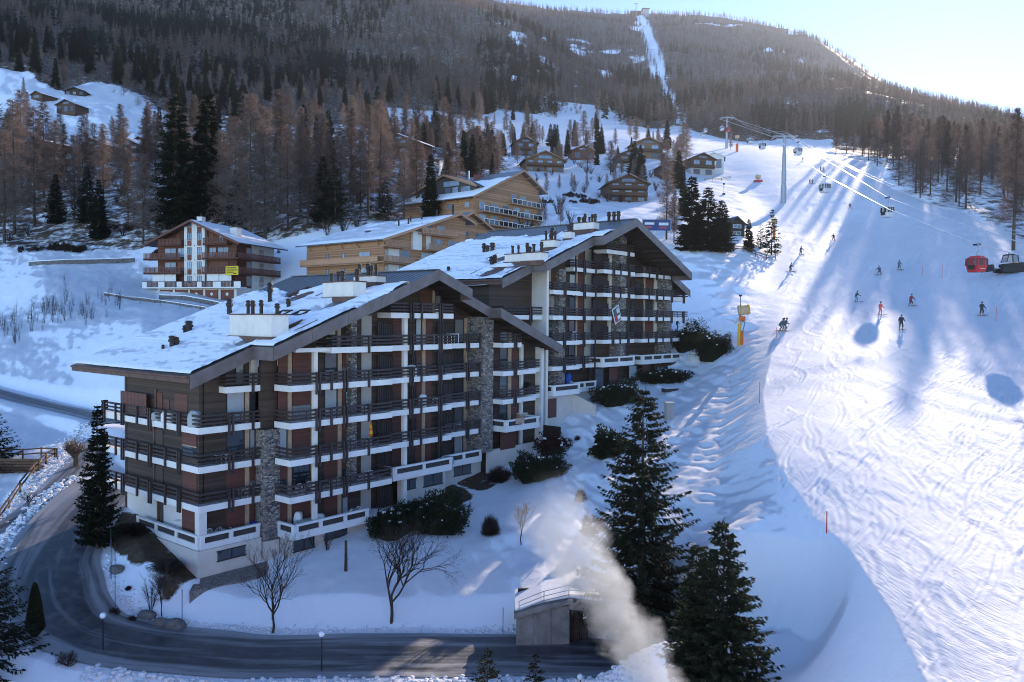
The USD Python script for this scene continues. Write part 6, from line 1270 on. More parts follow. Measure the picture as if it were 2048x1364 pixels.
# --- chalets and huts up the hill
def chalet(label, pxl, pxr, py_top, py_base, D, rot, wall=M_BROWNWOOD, pitch=23, depth=9, base=None, floors=2, balc=True, snow=(True, True), name='chalet', cat='chalet', wins=2, frame=M_BROWNWOOD, chim=True, ridge=None, base_f=.35):
    """gable front from pxl to pxr, roof apex at py_top and foot at py_base"""
    q = hit((pxl + pxr) / 2, py_base, D * .55); D = D if q is None or q[1] > D * 1.6 else float(q[1])
    W = (pxr - pxl) / FPX * D / max(.6, math.cos(math.radians(rot))); W = W / 1.16; a = at(pxl + (pxr - pxl) * .07, py_base, D); top = at((pxl + pxr) / 2, py_top, D)[2]; H = top - a[2]; t = math.tan(math.radians(pitch)); eave = max(H - t * W / 2, H * .35)
    h = House(name, label, cat, (a[0], a[1], a[2]), math.radians(rot), W, depth, eave, pitch, wall, ov=W * .075, base=base, base_h=H * base_f if base else 0, snow=snow, fascia=wall, deep=3.5)
    fh = eave / floors if floors else eave
    for q in range(floors):
        z = q * fh + .25 * fh
        for k in range(wins): c = W * (k + .5) / wins; w = W / wins * .52; h.win(c - w / 2, c + w / 2, z, z + fh * .55, y=0.0, frame=frame, pane=M_SKYGLASS if q else M_GLASS)
        if balc and q: h.balc(.2, W - .2, q * fh + .05, 1.1, m=M_BROWNWOOD if wall is not M_HONEY else M_BEAM, h=.85, mode='board')
    if H - eave > 1.8:
        w = W * .18; h.win(W / 2 - w, W / 2 + w, eave + .1, eave + (H - eave) * .45, frame=frame)
    if chim: h.chim(W * .62, depth * .5, .8, .6, M_WHITE, False)
    return h
M_TANWOOD = planks('tan_chalet_timber', (.21, .125, .070), .2)
chalet('brown chalet on a high pale wall beside the top of the run', 1377, 1436, 304, 352, 322, 14, base=M_PALEWALL, floors=2, snow=(False, True), depth=11)
chalet('white sided house right behind the brown chalet at the top of the run', 1404, 1448, 305, 345, 336, -14, wall=M_WHITE, floors=1, balc=False, snow=(True, False))
chalet('three storey brown chalet with balconies above the second block', 1212, 1302, 347, 404, 238, 6, floors=3, wins=3, depth=12, snow=(False, True))
chalet('tall chalet with grey glazed gable, highest of the upper group', 1262, 1330, 273, 318, 338, 8, wall=M_TANWOOD, floors=2, wins=2, snow=(False, True))
chalet('brown chalet with white cellar below the tall glazed one', 1231, 1292, 298, 337, 316, 4, base=M_WHITE, floors=2, snow=(False, True), base_f=.28)
chalet('half hidden brown chalet left of the one on the pale wall', 1322, 1370, 320, 362, 305, 10, floors=2, snow=(False, True))
chalet('dark red chalet between the spruce pair and the tawny spruce', 1140, 1192, 290, 320, 338, 6, wall=M_REDWOOD, floors=1, balc=False, snow=(False, True))
chalet('wide tan chalet in front of the pointed spruce pair', 1046, 1134, 300, 344, 305, 10, wall=M_TANWOOD, floors=2, wins=4, depth=12, snow=(False, True))
chalet('brown chalet left of the pointed spruce pair', 1024, 1078, 273, 312, 352, 8, floors=2, snow=(False, True))
chalet('dark gabled chalet standing alone among tawny larches', 928, 974, 257, 297, 356, 4, wall=M_DARKHUT, floors=2, snow=(False, False))
chalet('brown house with its long roof side to the wood', 770, 824, 270, 312, 312, -28, wall=M_REDWOOD, floors=2, snow=(False, True), depth=14)
chalet('small hut high on the snow field, upper one of two', 862, 888, 230, 245, 468, -22, wall=M_DARKHUT, floors=1, balc=False, wins=1, snow=(True, False), name='hut', cat='hut', chim=False)
chalet('low dark hut on the snow field, lower one of two', 842, 878, 244, 264, 440, 20, wall=M_DARKHUT, floors=1, balc=False, wins=2, snow=(True, True), name='hut', cat='hut', chim=False)
chalet('lone long hut in the upper left snow field', 126, 170, 174, 191, 432, 4, wall=M_DARKHUT, floors=1, balc=False, wins=3, snow=(True, True), name='hut', cat='hut', chim=False, pitch=19)
chalet('hut half hidden by larches under the upper left field', 110, 158, 200, 229, 365, -12, wall=M_BROWNWOOD, floors=1, balc=False, wins=3, name='hut', cat='hut', chim=False)
chalet('small roof peeping out of larches at the far left', 60, 92, 183, 200, 410, -20, wall=M_BROWNWOOD, floors=1, balc=False, wins=1, name='hut', cat='hut', chim=False)
chalet('dark chalet with a sunlit roof edge in the left wood, middle of three', 212, 300, 277, 322, 314, -24, wall=M_DARKHUT, floors=2, wins=3, depth=11)
chalet('dark chalet with a sunlit roof edge in the left wood, right of three', 248, 326, 277, 315, 330, -24, wall=M_DARKHUT, floors=2, wins=2, depth=11)
chalet('dark chalet in the left wood, left of three, behind thin birches', 158, 222, 279, 318, 322, -24, wall=M_BROWNWOOD, floors=2, wins=2)
chalet('long low house behind larches at the left edge', 20, 110, 268, 312, 292, -24, wall=M_BROWNWOOD, floors=2, wins=2, depth=12)
chalet('small dark hut with one white window beside the dark spruce clump', 1455, 1494, 432, 473, 163, 12, wall=M_DARKHUT, floors=2, balc=False, wins=1, snow=(False, True), frame=M_CONCRETE_WHITE, depth=5, name='hut', cat='hut', chim=False, pitch=38)
chalet('little house beside the far lift mast above the upper chalets', 1262, 1290, 236, 252, 470, 10, wall=M_BROWNWOOD, floors=1, balc=False, wins=2, name='hut', cat='hut', chim=False)
chalet('little roof at the left end of the bright meadow', 1318, 1340, 242, 256, 520, -10, wall=M_BROWNWOOD, floors=1, balc=False, wins=1, name='hut', cat='hut', chim=False)
# top station of the far lift on the skyline
g = ground_at(1272, 2395); st = thing('lift_station', 'grey top station of the far lift on the skyline', 'lift station', g)
bx(-30, 2, -10, 10, -25, 8).build('hall', M_DARKHUT, st); bx(6, 24, -10, 10, -25, 14).build('hall', M_STEEL, st); bx(4, 26, -12, 12, 14.01, 16).build('roof', M_DARKROOF, st)
MB().tube([(-14, -12, -15), (-14, -12, 30)], .8, 6).build('mast', M_STEEL, st); bx(-20, -8, -13, -11, 27, 29).build('cross_arm', M_STEEL, st)
# ------------------------------------------------------------------ lift, snow guns, people, street furniture
M_ROPE = plain('bright_steel_rope', (.62, .60, .58), .35, .08, 5.0, .6, metallic=.6)
M_RED = plain('red_cabin_paint', (.42, .020, .022), .3, .1, 1.5, .5)
M_CABGREY = plain('pale_cabin_paint', (.50, .50, .52), .35, .12, 1.5, .5)
M_BLACK = plain('black_rubber', (.018, .018, .020), .6, .25, 4.0)
M_CABGLASS = mat('cabin_window', {'t': ('transparent_bsdf', {'color': (.62, .64, .66)}), 'g': ('glossy_bsdf', {'roughness': .06, 'color': (.85, .87, .9)}), 'f': ('fresnel', {'IOR': 1.6}), 'm': ('mix_closure', {})}, [('f.fac', 'm.fac'), ('t.BSDF', 'm.closure1'), ('g.BSDF', 'm.closure2')], surface='m.closure')
M_YELLOWPAD = plain('yellow_padding', (.62, .36, .02), .55, .12, 2.0)
M_ORANGE = plain('orange_padding', (.62, .12, .015), .55, .12, 2.0)
def rope(name, pts, r, label, group=None, sag=0.0):
    t = thing(name, label, 'cable', (0, 0, 0), 0, group); P = []
    for k, (a, b) in enumerate(zip(pts[:-1], pts[1:])):
        u = np.linspace(0, 1, 10)[: None if k == len(pts) - 2 else -1, None]; q = a + (b - a) * u; q[:, 2] -= sag * np.linalg.norm(b - a) * (4 * u * (1 - u))[:, 0]; P.append(q)
    MB().tube(np.vstack(P), r, 5).build('strand', M_ROPE, t)
def lx(D, off): return 81.6 - (245 - D) * .1403 + off
def lpt(px, py, off):
    """a point of the lift line (off metres beside its left rope) under a pixel"""
    k = (px - 1024) / FPX; D = (81.6 - 245 * .1403 + off) / (k - .1403); return at(px, py, D)
FT_L, FT_R = at(1438, 237, 430), at(1452, 232, 432)
RL = [FT_L, lpt(1553, 276, 0), lpt(1602, 319, 0), lpt(1650, 351, 0), lpt(1778, 419, 0), lpt(1840, 443, 0), lpt(1954, 489, 0), lpt(2048, 512, 0), lpt(2130, 528, 0)]
RR = [FT_R, lpt(1583, 275, 5), lpt(1597, 285, 5), lpt(1622, 303, 5), lpt(1692, 344, 5), lpt(1775, 395, 5), lpt(1840, 420, 5), lpt(2048, 487, 5), lpt(2140, 512, 5)]
rope('lift_cable', RL, .065, 'lower haul cable of the gondola lift, carrying the red cabin'); rope('lift_cable', RR, .065, 'upper haul cable of the gondola lift, right of the lower one')
for i, (a, b, c, lab) in enumerate([((1460, 228, 432), (1572, 264, 246), (2060, 472, 120), 'thin signal wire high above the two haul cables'), ((1463, 231, 434), (1576, 268, 247), (2060, 480, 118), 'thin signal wire just above the two haul cables')]):
    rope('signal_wire', [at(*a), at(*b), at(*c)], .03, lab, sag=.012)
def lift_tower(label, px, py_base, py_top, D, r, arm):
    g = ground_at(px, D); top = at(px, py_top, D)[2] - g[2]; t = thing('lift_tower', label, 'lift mast', g)
    for k in range(4): MB().tube([(0, 0, top * k / 4 - (2 if k == 0 else 0)), (0, 0, top * (k + 1) / 4)], [r * (1.15 - .17 * k), r * (1.13 - .17 * k)], 14).build('tube_section', M_STEEL, t)
    for k in (1, 2, 3): z = top * k / 4; MB().tube([(0, 0, z - .06), (0, 0, z + .06)], r * (1.28 - .17 * k), 14).build('flange', M_STEEL, t)
    bx(-arm, arm, -.25, .25, top, top + .4).build('cross_arm', M_STEEL, t)
    for s in (-1, 1):
        bx(s * arm * .93 - .12, s * arm * .93 + .12, -2.4, 2.4, top - .35, top + .1).build('sheave_beam', M_STEEL, t)
        for q in range(6): m = MB(); m.lathe([(.001, 0), (.28, 0), (.28, .1), (.001, .1)], 10); v, f = m.arrays(); MB().add(np.stack([v[:, 2] + s * arm * .93 + .13, v[:, 0] - 2.1 + q * .84, v[:, 1] + top - .1], 1), f).build('sheave', M_BLACK, t)
    sl = MB()
    for k in range(int(top / .4)): z = .4 * k; sl.bar((r * 1.25, -.2, z), (r * 1.25, .2, z), .04)
    sl.build('ladder', M_STEEL, t)
lift_tower('tall steel mast of the gondola lift beside the run', 1562, 405, 274, 245, .72, 3.4)
lift_tower('far mast of the gondola lift near the top of the run', 1447, 295, 236, 430, .6, 3.2)
def cabin_proto(name, body, lower):
    c = klass(name)
    def prof(z0, z1, a0, a1, b0, b1, ch=.22):
        o = lambda a, b, z: [(-a + ch, -b, z), (a - ch, -b, z), (a, -b + ch, z), (a, b - ch, z), (a - ch, b, z), (-a + ch, b, z), (-a, b - ch, z), (-a, -b + ch, z)]
        v = o(a0, b0, z0) + o(a1, b1, z1); f = [[k, (k + 1) % 8, 8 + (k + 1) % 8, 8 + k] for k in range(8)]
        m = MB().add(v, f); m.f.append(np.array([[0, k + 1, k] for k in range(1, 7)])); m.f.append(np.array([[8, 8 + k, 8 + k + 1] for k in range(1, 7)])); return m
    usdkit.mesh(stage, f'/{name}/body', prof(-3.9, -3.0, .82, .98, .90, 1.08).arrays(), lower)
    w = prof(-2.995, -1.98, .95, .92, 1.05, 1.0); usdkit.mesh(stage, f'/{name}/window_band', w.arrays(), M_CABGLASS)
    fr = MB()
    for a in (-.96, -.34, .34, .96):
        for s in (-1, 1): fr.bar((a * .93, s * 1.06, -2.99), (a * .9, s * 1.01, -1.97), .09)
    for b in (-.9, -.12, .12, .9):
        for s in (-1, 1): fr.bar((s * .97, b, -2.99), (s * .93, b * .96, -1.97), .09)
    usdkit.mesh(stage, f'/{name}/window_frame', fr.arrays(), body)
    usdkit.mesh(stage, f'/{name}/roof', prof(-1.975, -1.62, .96, .62, 1.04, .7).arrays(), body)
    usdkit.mesh(stage, f'/{name}/hanger', MB().tube([(0, 0, -1.62), (0, 0, -1.3), (.05, -.28, -.9), (.0, -.3, -.3), (0, 0, -.02)], .05, 6).arrays(), M_STEEL)
    usdkit.mesh(stage, f'/{name}/grip', bx(-.16, .16, -.5, .5, -.12, .1).arrays(), M_BLACK)
    usdkit.mesh(stage, f'/{name}/ski_rack', bx(-1.08, -.99, -.5, .5, -3.5, -2.9).arrays(), M_BLACK)
    usdkit.mesh(stage, f'/{name}/stripe', bx(-.5, .5, -1.03, -1.0, -3.42, -3.36).arrays(), M_CONCRETE_WHITE)
    return c
CAB_RED, CAB_GREY = cabin_proto('cabin_red', M_RED, M_RED), cabin_proto('cabin_grey', M_CABGREY, M_CABGREY)
def cabin(c, p, lab, rot=.15, s=1.0): copy_of(c, 'gondola_cabin', lab, 'gondola', p, rot, 'gondola cabins on the lift', s)
cabin(CAB_RED, lpt(1954, 489, 0), 'red gondola cabin, nearest of all, above the shaded run', .35, .95)
cabin(CAB_GREY, lpt(1775, 395, 5), 'grey gondola cabin on the upper cable over the middle of the run', .3)
cabin(CAB_GREY, lpt(1650, 352, 0), 'grey gondola cabin on the lower cable just right of the tall mast', .3)
cabin(CAB_GREY, lpt(1596, 284, 5), 'pale gondola cabin hanging at the right arm of the tall mast', .25)
for i, (px, py, D, c, lab) in enumerate([(1525, 276, 285, CAB_GREY, 'pale cabin just left of the tall mast'), (1500, 268, 320, CAB_GREY, 'pale cabin halfway between the two masts, upper cable'), (1456, 248, 410, CAB_RED, 'small red cabin at the far mast'), (1444, 246, 425, CAB_GREY, 'small pale cabin left of the far mast'), (1411, 252, 500, CAB_GREY, 'tiny pale cabin before the wood, upper of two'), (1405, 260, 490, CAB_GREY, 'tiny pale cabin before the wood, lower of two')]): cabin(c, at(px, py, D), lab, .2)
# far lift up the cut in the forest
FAR = [(1352, 262, 560), (1345, 228, 760), (1330, 196, 950), (1312, 168, 1150), (1296, 110, 1600), (1280, 60, 2050), (1266, 14, 2385)]
for s, lab in ((-4, 'left cable of the far lift up the forest cut'), (4, 'right cable of the far lift up the forest cut')): rope('far_lift_cable', [at(*p) + [s, 0, 0] for p in FAR], .16, lab, sag=.01)
for i, p in enumerate(FAR[:-1]):
    g = ground_at(p[0], p[2]); h = max(4, at(*p)[2] - g[2]); t = copy = thing('far_lift_mast', ['first and lowest mast', 'second mast', 'third mast', 'fourth mast', 'fifth mast', 'highest mast'][i] + ' of the far lift going up the forest cut', 'lift mast', g)
    MB().tube([(0, 0, -1), (0, 0, h)], [.6, .4], 8).build('tube', M_STEEL, t); bx(-4.6, 4.6, -.4, .4, h - .2, h + .5).build('cross_arm', M_STEEL, t)

# snow guns
def snow_gun(label, px, py, hgun, col, pad, rot=.3, scale=1.0, top=True):
    g = hit(px, py); t = thing('snow_gun', label, 'snow cannon', g, rot, scale=scale)
    bx(-.38, -.05, -.25, .25, -.3, 2.9).build('yellow_pad' if pad is M_YELLOWPAD else 'pad', pad, t); bx(-.02, .34, -.28, .28, -.3, 1.9).build('pad', M_ORANGE, t)
    MB().tube([(0, 0, 0), (0, 0, hgun - .6)], .09, 8).build('mast', M_STEEL, t)
    b = MB(); b.lathe([(.001, -.1), (.62, -.1), (.74, 0), (.66, .35), (.60, 1.3), (.64, 1.42), (.56, 1.42), (.54, .2), (.001, .2)], 18); v, f = b.arrays()
    a = math.radians(8); MB().add(np.stack([v[:, 2] * math.cos(a) - v[:, 1] * math.sin(a) - .3, v[:, 0], v[:, 2] * math.sin(a) + v[:, 1] * math.cos(a) + hgun], 1), f).build('fan_barrel', col, t)
    for q in (.28, 1.2): MB().tube([(q * math.cos(a) - .3, .72 * math.cos(s), hgun + .72 * math.sin(s) + q * math.sin(a)) for s in np.linspace(0, 6.283, 19)], .05, 5, cap=False).build('ring', M_YELLOWPAD, t)
    bx(-.25, .55, -.3, .3, hgun - 1.35, hgun - .72).build('motor_box', M_ORANGE, t); MB().tube([(.1, -.3, hgun - 1.2), (.5, -.4, hgun - 1.6), (.3, -.3, hgun - 2.4), (.1, -.2, 1.2)], .05, 5).build('hose', M_BLACK, t)
    bx(-.6, .5, -.04, .04, hgun - 1.5, hgun - 1.38).build('cross_bar', M_STEEL, t); bx(-.55, -.15, -.2, .2, 2.95, 3.55).build('control_box', M_STEEL, t)
    if top: MB().tube([(-.1, 0, hgun + .5), (-.1, 0, hgun + 1.9)], .05, 5).build('sensor_rod', M_BLACK, t); bx(-.3, .1, -.1, .1, hgun + 1.9, hgun + 2.1).build('sensor', M_BLACK, t)
M_BARREL = plain('pale_fan_housing', (.50, .35, .20), .4, .15, 3.0, .4)
snow_gun('big snow gun with yellow and orange padding, beside the bank of the run', 1481, 690, 4.55, M_BARREL, M_YELLOWPAD, -.2, 1.02)
snow_gun('snow gun with orange padding next to the rounded pine', 1548, 478, 4.3, M_BARREL, M_ORANGE, 1.2, .95, False)
g = hit(1516, 364); t = thing('snow_gun', 'low red snow gun on a sledge, on the shaded bank below the crest', 'snow cannon', g)
bx(-1.4, 1.4, -.9, .9, .25, .7).build('sledge', M_RED, t); b = MB(); b.lathe([(.001, -.8), (.75, -.8), (.8, -.6), (.7, .8), (.001, .8)], 14); v, f = b.arrays(); MB().add(np.stack([v[:, 2], v[:, 0], v[:, 1] + 1.9], 1), f).build('fan_barrel', M_BARREL, t); bx(-.2, .2, -.2, .2, .7, 1.3).build('stand', M_STEEL, t); bx(-1.5, 1.5, -1.0, -.75, 0, .25).build('runner', M_RED, t); bx(-1.5, 1.5, .75, 1.0, 0, .25).build('runner', M_RED, t)
g = hit(1400, 388); t = thing('snow_lance', 'thin snow lance standing alone below the crest of the run', 'snow cannon', ground_at(1443, 255)); MB().tube([(0, 0, -.3), (0, 0, 3.4)], .07, 6).build('lance', M_STEEL, t); bx(-.4, .4, -.3, .3, 0, .5).build('foot', M_BLACK, t); bx(-.25, .25, -.2, .2, 3.2, 3.7).build('head', M_BLACK, t)
t = thing('snow_gun', 'far snow gun with an orange foot on the crest of the run', 'snow cannon', ground_at(1468, 405)); bx(-.5, .5, -.5, .5, -.5, 4).build('pad', M_ORANGE, t); MB().tube([(0, 0, 4), (0, 0, 7)], .15, 6).build('mast', M_STEEL, t); MB().tube([(-.9, 0, 7.4), (.9, 0, 7.6)], .8, 10).build('fan_barrel', M_BARREL, t)

# people on the snow
def figure(pose, seed=0):
    """(body, jacket, trousers, helmet) of a standing or skiing adult facing -y, feet at z = 0"""
    import manifold3d as m3
    def chain(js, ref=.09):
        parts = [m3.Manifold.batch_hull([m3.Manifold.sphere(r0, 10).translate(p0), m3.Manifold.sphere(r1, 10).translate(p1)]) for (p0, r0), (p1, r1) in js]
        return m3.Manifold.batch_boolean(parts, m3.OpType.Add)
    lean, crouch, spread, arm = pose
    hz = .92 - crouch * .22; hip = np.array([0, .05 * crouch, hz]); ch = hip + [0, -lean * .38, .46 - .05 * crouch]; neck = ch + [0, -lean * .08, .15]; head = neck + [0, -.03 - lean * .03, .17]
    J, T, Bd = [], [], []
    for s in (-1, 1):
        h = hip + [s * .10, 0, 0]; f = np.array([s * (.12 + spread), 0, .08]); k = (h + f) / 2 + [s * .02, -.10 - .16 * crouch, .02]
        T += [((h, .115), (k, .085)), ((k, .085), (f + [0, 0, .12], .075))]; Bd += [((h, .08), (k, .06)), ((k, .06), (f, .07)), ((f, .07), (f + [0, -.14, -.02], .055))]
        sh = ch + [s * .19, 0, .06]; el = sh + [s * (.10 + .06 * arm), -.02 - .10 * arm, -.27]; ha = el + [s * .04, -.22 - .05 * arm, -.08 - .10 * (1 - arm)]
        J += [((sh, .075), (el, .06)), ((el, .06), (ha, .05))]; Bd += [((sh, .05), (el, .042)), ((el, .042), (ha, .04)), ((ha, .045), (ha + [0, -.07, -.03], .035))]
    J += [((hip + [0, 0, .02], .16), (ch, .18)), ((hip + [-.07, 0, 0], .13), (ch + [-.11, 0, .03], .12)), ((hip + [.07, 0, 0], .13), (ch + [.11, 0, .03], .12))]; Bd += [((hip, .12), (ch, .13)), ((ch, .1), (neck, .06)), ((neck, .055), (head, .09)), ((head, .092), (head + [0, -.025, -.05], .07)), ((head + [0, -.09, -.01], .018), (head + [0, -.105, -.03], .014))]
    he = chain([((head + [0, .01, .03], .125), (head + [0, .0, .04], .122))]); he = he.trim_by_plane((0, .25, 1), float(head[2] * 1 + .0)) if False else he
    skis, poles = MB(), MB()
    for s in (-1, 1):
        x = s * (.12 + spread); skis.box(x - .05, x + .05, -.95, .72, .0, .035); skis.hexa([(x - .05, -1.15, .09), (x + .05, -1.15, .09), (x + .05, -.95, .0), (x - .05, -.95, .0), (x - .04, -1.15, .11), (x + .04, -1.15, .11), (x + .05, -.95, .035), (x - .05, -.95, .035)])
        sh = ch + [s * .19, 0, .06]; ha = sh + [s * (.14 + .06 * arm), -.24 - .15 * arm, -.35 - .10 * (1 - arm)]; poles.bar(ha + [0, 0, .06], ha + [s * .12, .35 * arm + .1, -ha[2] + .02], .022)
    return dict(body=chain(Bd), jacket=chain(J), trousers=chain(T), helmet=he, skis=skis, poles=poles)
M_SKIN = plain('skin', (.45, .27, .20), .6, .05, 3)
_cols = {}
def cloth(c):
    if c not in _cols: _cols[c] = plain(f'ski_cloth_{len(_cols):03d}', c, .7, .15, 6.0)
    return _cols[c]
FIG = {}
def skier(label, px, py, rot, pose, jk, tr, hel=(.05, .05, .06), D=None, skis=True, h=1.0):
    g = hit(px, py) if D is None else at(px, py, D); key = pose
    if key not in FIG:
        FIG[key] = {}
        for n, q in figure(pose).items():
            v, f, nn = meshkit.arrays(q if hasattr(q, 'to_mesh') else q.arrays(), False); FIG[key][n] = (v, f)
    t = thing('person', label, 'person', g, rot, None, h * 1.04)
    for n, m in (('body', M_SKIN), ('jacket', cloth(jk)), ('trousers', cloth(tr)), ('helmet', cloth(hel))) + ((('skis', M_BLACK), ('poles', M_STEEL)) if skis else ()): usdkit.mesh(stage, f'{t.GetPath()}/{n}', FIG[key][n], m, smooth=False if n in ('skis', 'poles') else 40)
STAND, GLIDE, CARVE, TUCK = (.15, .1, .06, .3), (.45, .5, .08, .8), (.55, .75, .16, 1.0), (.8, .9, .05, .6)
skier('skier in a dark jacket and teal trousers at the snow spray', 1712, 604, .5, GLIDE, (.05, .06, .07), (.10, .30, .32))
skier('skier all in coral red beside the round cabin shadow', 1760, 630, .3, STAND, (.62, .10, .07), (.60, .16, .13))
skier('skier in a dark red jacket and black trousers right of the coral one', 1821, 612, .2, GLIDE, (.20, .03, .035), (.03, .03, .04))
skier('skier all in black, nearest one in the middle of the run', 1802, 659, -.2, STAND, (.03, .03, .045), (.025, .025, .035))
skier('skier in black standing still near the right edge', 1963, 631, .0, STAND, (.03, .035, .04), (.03, .03, .035))
skier('skier in brown leaning along the left bank of the run', 1580, 543, .8, CARVE, (.09, .07, .06), (.05, .05, .06))
skier('upright skier in dark brown above the leaning one', 1601, 509, .4, GLIDE, (.07, .05, .05), (.04, .04, .05))
skier('skier in dark red carving through the shaded part of the run', 1667, 482, -.7, CARVE, (.22, .05, .04), (.06, .05, .06))
skier('skier in dark blue crouching left of the standing pair of poles', 1759, 550, -.9, CARVE, (.06, .07, .11), (.05, .05, .08))
skier('skier in slate blue upright in the shade by the orange pole', 1798, 540, .1, STAND, (.10, .12, .15), (.06, .07, .09))
skier('skier in faint purple high in the shaded strip', 1700, 418, -.4, CARVE, (.20, .09, .15), (.10, .08, .12))
skier('first of a dark pair skiing close together below the tall mast', 1619, 367, .6, GLIDE, (.12, .05, .05), (.05, .05, .05)); skier('second of a dark pair skiing close together below the tall mast', 1624, 368, .6, GLIDE, (.07, .06, .08), (.05, .05, .05))
skier('left one of a small pair high on the bright run', 1641, 342, .5, STAND, (.10, .06, .06), (.05, .05, .05)); skier('right one of a small pair high on the bright run', 1646, 343, .5, STAND, (.08, .06, .07), (.05, .05, .05))
skier('tiny skier at the head of the bright run under the pale cabin', 1605, 322, .5, GLIDE, (.08, .06, .06), (.05, .05, .05))
skier('left of three huddled skiers at the edge of the run', 1560, 661, 1.2, TUCK, (.10, .16, .17), (.07, .08, .10)); skier('middle of three huddled skiers at the edge of the run', 1565, 662, 1.2, GLIDE, (.09, .14, .15), (.10, .11, .13)); skier('right of three huddled skiers at the edge of the run', 1570, 662, 1.2, GLIDE, (.08, .10, .10), (.08, .08, .10))
skier('person in blue walking on the snow behind the end balconies', 1354, 661, 1.4, STAND, (.06, .16, .26), (.05, .10, .16), (.06, .14, .22), D=116, skis=False)

# poles in the snow
def stake(label, px, py0, py1, D, col, r=.025, name='snow_stake', cat='marker pole'):
    g = ground_at(px, D) if D else hit(px, py0); h = at(px, py1, g[1])[2] - g[2]; t = thing(name, label, cat, g); h = max(h, .6)
    MB().tube([(0, 0, -.3), (0, 0, h * .8)], r, 6).build('pole', col, t); MB().tube([(0, 0, h * .8), (0, 0, h)], r * 1.02, 6).build('tip', M_BLACK if col is M_BLUE else col, t)
M_BLUE = plain('dull_blue_paint', (.05, .09, .16), .5, .1)
M_REDPOLE = plain('orange_red_plastic', (.60, .06, .03), .45, .08)
for a in [('blue stake at the bed edge nearest the narrow spruce', 220, 1120, 1058, 56.3), ('blue stake between the two dark tufts', 228, 1165, 1086, 54.0), ('blue stake on the lawn edge below the plinth corner', 363, 1234, 1178, 52.5), ('blue stake beside the upper track', 80, 1030, 988, 66), ('thin stake left of the concrete garage', 1011, 1244, 1215, 55.5)]: stake(*a, M_BLUE)
for a in [('orange pole on the crest of the big bank, nearest one', 1653, 1066, 1022, None), ('orange pole on the bank below the huddled skiers', 1519, 806, 764, None), ('orange pole beside the standing skier near the right edge', 1992, 643, 613, None), ('thin orange pole in the shade left of the red cabin', 1884, 556, 528, None), ('thin orange pole between the crouching skier and the red cabin', 1845, 552, 532, None), ('short orange pole left of the huddled skiers', 1553, 676, 655, None)]: stake(*a, M_REDPOLE, .03)

# street lamps with globes
M_GLOBE = mat('opal_globe', {'p': ('principled_bsdf', {'base_color': (.78, .78, .76), 'roughness': .25, 'subsurface_weight': .4, 'subsurface_scale': .05})}, [])
def lamp(label, px, py_globe, D):
    g = ground_at(px, D); h = at(px, py_globe, D)[2] - g[2]; t = thing('street_lamp', label, 'street lamp', g)
    MB().tube([(0, 0, -.2), (0, 0, h - .18)], [.045, .035], 8).build('post', M_BLACK, t); MB().lathe([(.04, h - .2), (.09, h - .17), (.09, h - .12), (.001, h - .12)], 10).build('collar', M_BLACK, t)
    s = trimesh.creation.icosphere(subdivisions=3, radius=.19); s.apply_translation((0, 0, h)); usdkit.mesh(stage, f'{t.GetPath()}/globe', s, M_GLOBE, smooth=True)
lamp('globe lamp on a dark post beside the columnar evergreen', 203, 1231, 48.6); lamp('globe lamp on a dark post in the middle of the lower road edge', 645, 1268, 48.4); lamp('globe lamp rising from below the picture, right of the pointed fir', 1168, 1354, 46.5)

# concrete garage mouth under the lawn
GD0 = 53.0
def gp(px, py, d=0): p = at(px, py, GD0); return (p[0], GD0 + d, p[2])
o = gp(1140, 1278); ga = thing('garage_portal', 'concrete garage mouth with slatted sliding door, under the railing by the road', 'garage', (o[0], GD0, o[2]))
def gq(px, py): p = gp(px, py); return (p[0] - o[0], p[2] - o[2])
M_CONC = plain('stained_concrete', (.24, .22, .20), .9, .35, 1.0, .15, bump=.3)
for k, (a, b) in enumerate([(1032, 1066), (1066, 1102), (1102, 1139)]):
    MB().prism([gq(a + .4, 1300), gq(b - .4, 1300), gq(b - .4, np.interp(b, [1032, 1085, 1139], [1234, 1217, 1212])), gq(a + .4, np.interp(a, [1032, 1085, 1139], [1234, 1217, 1212]))], 0, .4).build('wall_panel', M_CONC, ga)
MB().prism([gq(1028, 1236), gq(1085, 1219), gq(1139, 1206), gq(1262, 1222), gq(1262, 1213), gq(1139, 1198), gq(1085, 1208), gq(1028, 1226)], -.25, .5).build('coping', M_CONC, ga)
MB().prism([gq(1139.5, 1207), gq(1139.5, 1219), gq(1252, 1231), gq(1262, 1223)], .0, .4).build('lintel', M_CONC, ga)
MB().prism([gq(1243, 1232), gq(1262, 1234), gq(1262, 1310), gq(1243, 1310)], .0, .4).build('jamb', M_CONC, ga)
x0, z0 = gq(1140, 1310); x1, z1 = gq(1243, 1225)
bx(x0 - 3.5, x1 + .6, 3.4, 3.6, z0, z1 + .4).build('back_wall', M_BLACK, ga); bx(x0 - .2, x0, .41, 3.4, z0, z1 + .4).build('side_wall', M_CONC, ga)  # shade inside the garage is put into the black of the back wall
TOPL = [gq(px, py) for px, py in ((1030, 1226), (1085, 1208), (1139, 1198), (1260, 1213))]
MB().prism([(x, z - .35) for x, z in TOPL] + [(x, z - .04) for x, z in TOPL[::-1]], .52, 4.0).build('roof_slab', M_CONC, ga)
MB().prism([(x, z - .03) for x, z in TOPL] + [(x, z + .16) for x, z in TOPL[::-1]], .30, 4.2).build('roof_snow', M_SNOW_ROOF, ga)
sd = UsdGeom.Xform.Define(stage, path_for('sliding_door', ga)).GetPrim(); xd = gq(1178, 1240)[0]
for k in range(9): a = x0 + (xd - x0) * k / 9; bx(a + .01, a + (xd - x0) / 9 - .035, .44, .49, z0 + .4, z1 - .02).build('board', M_DARKWOOD_V, sd)
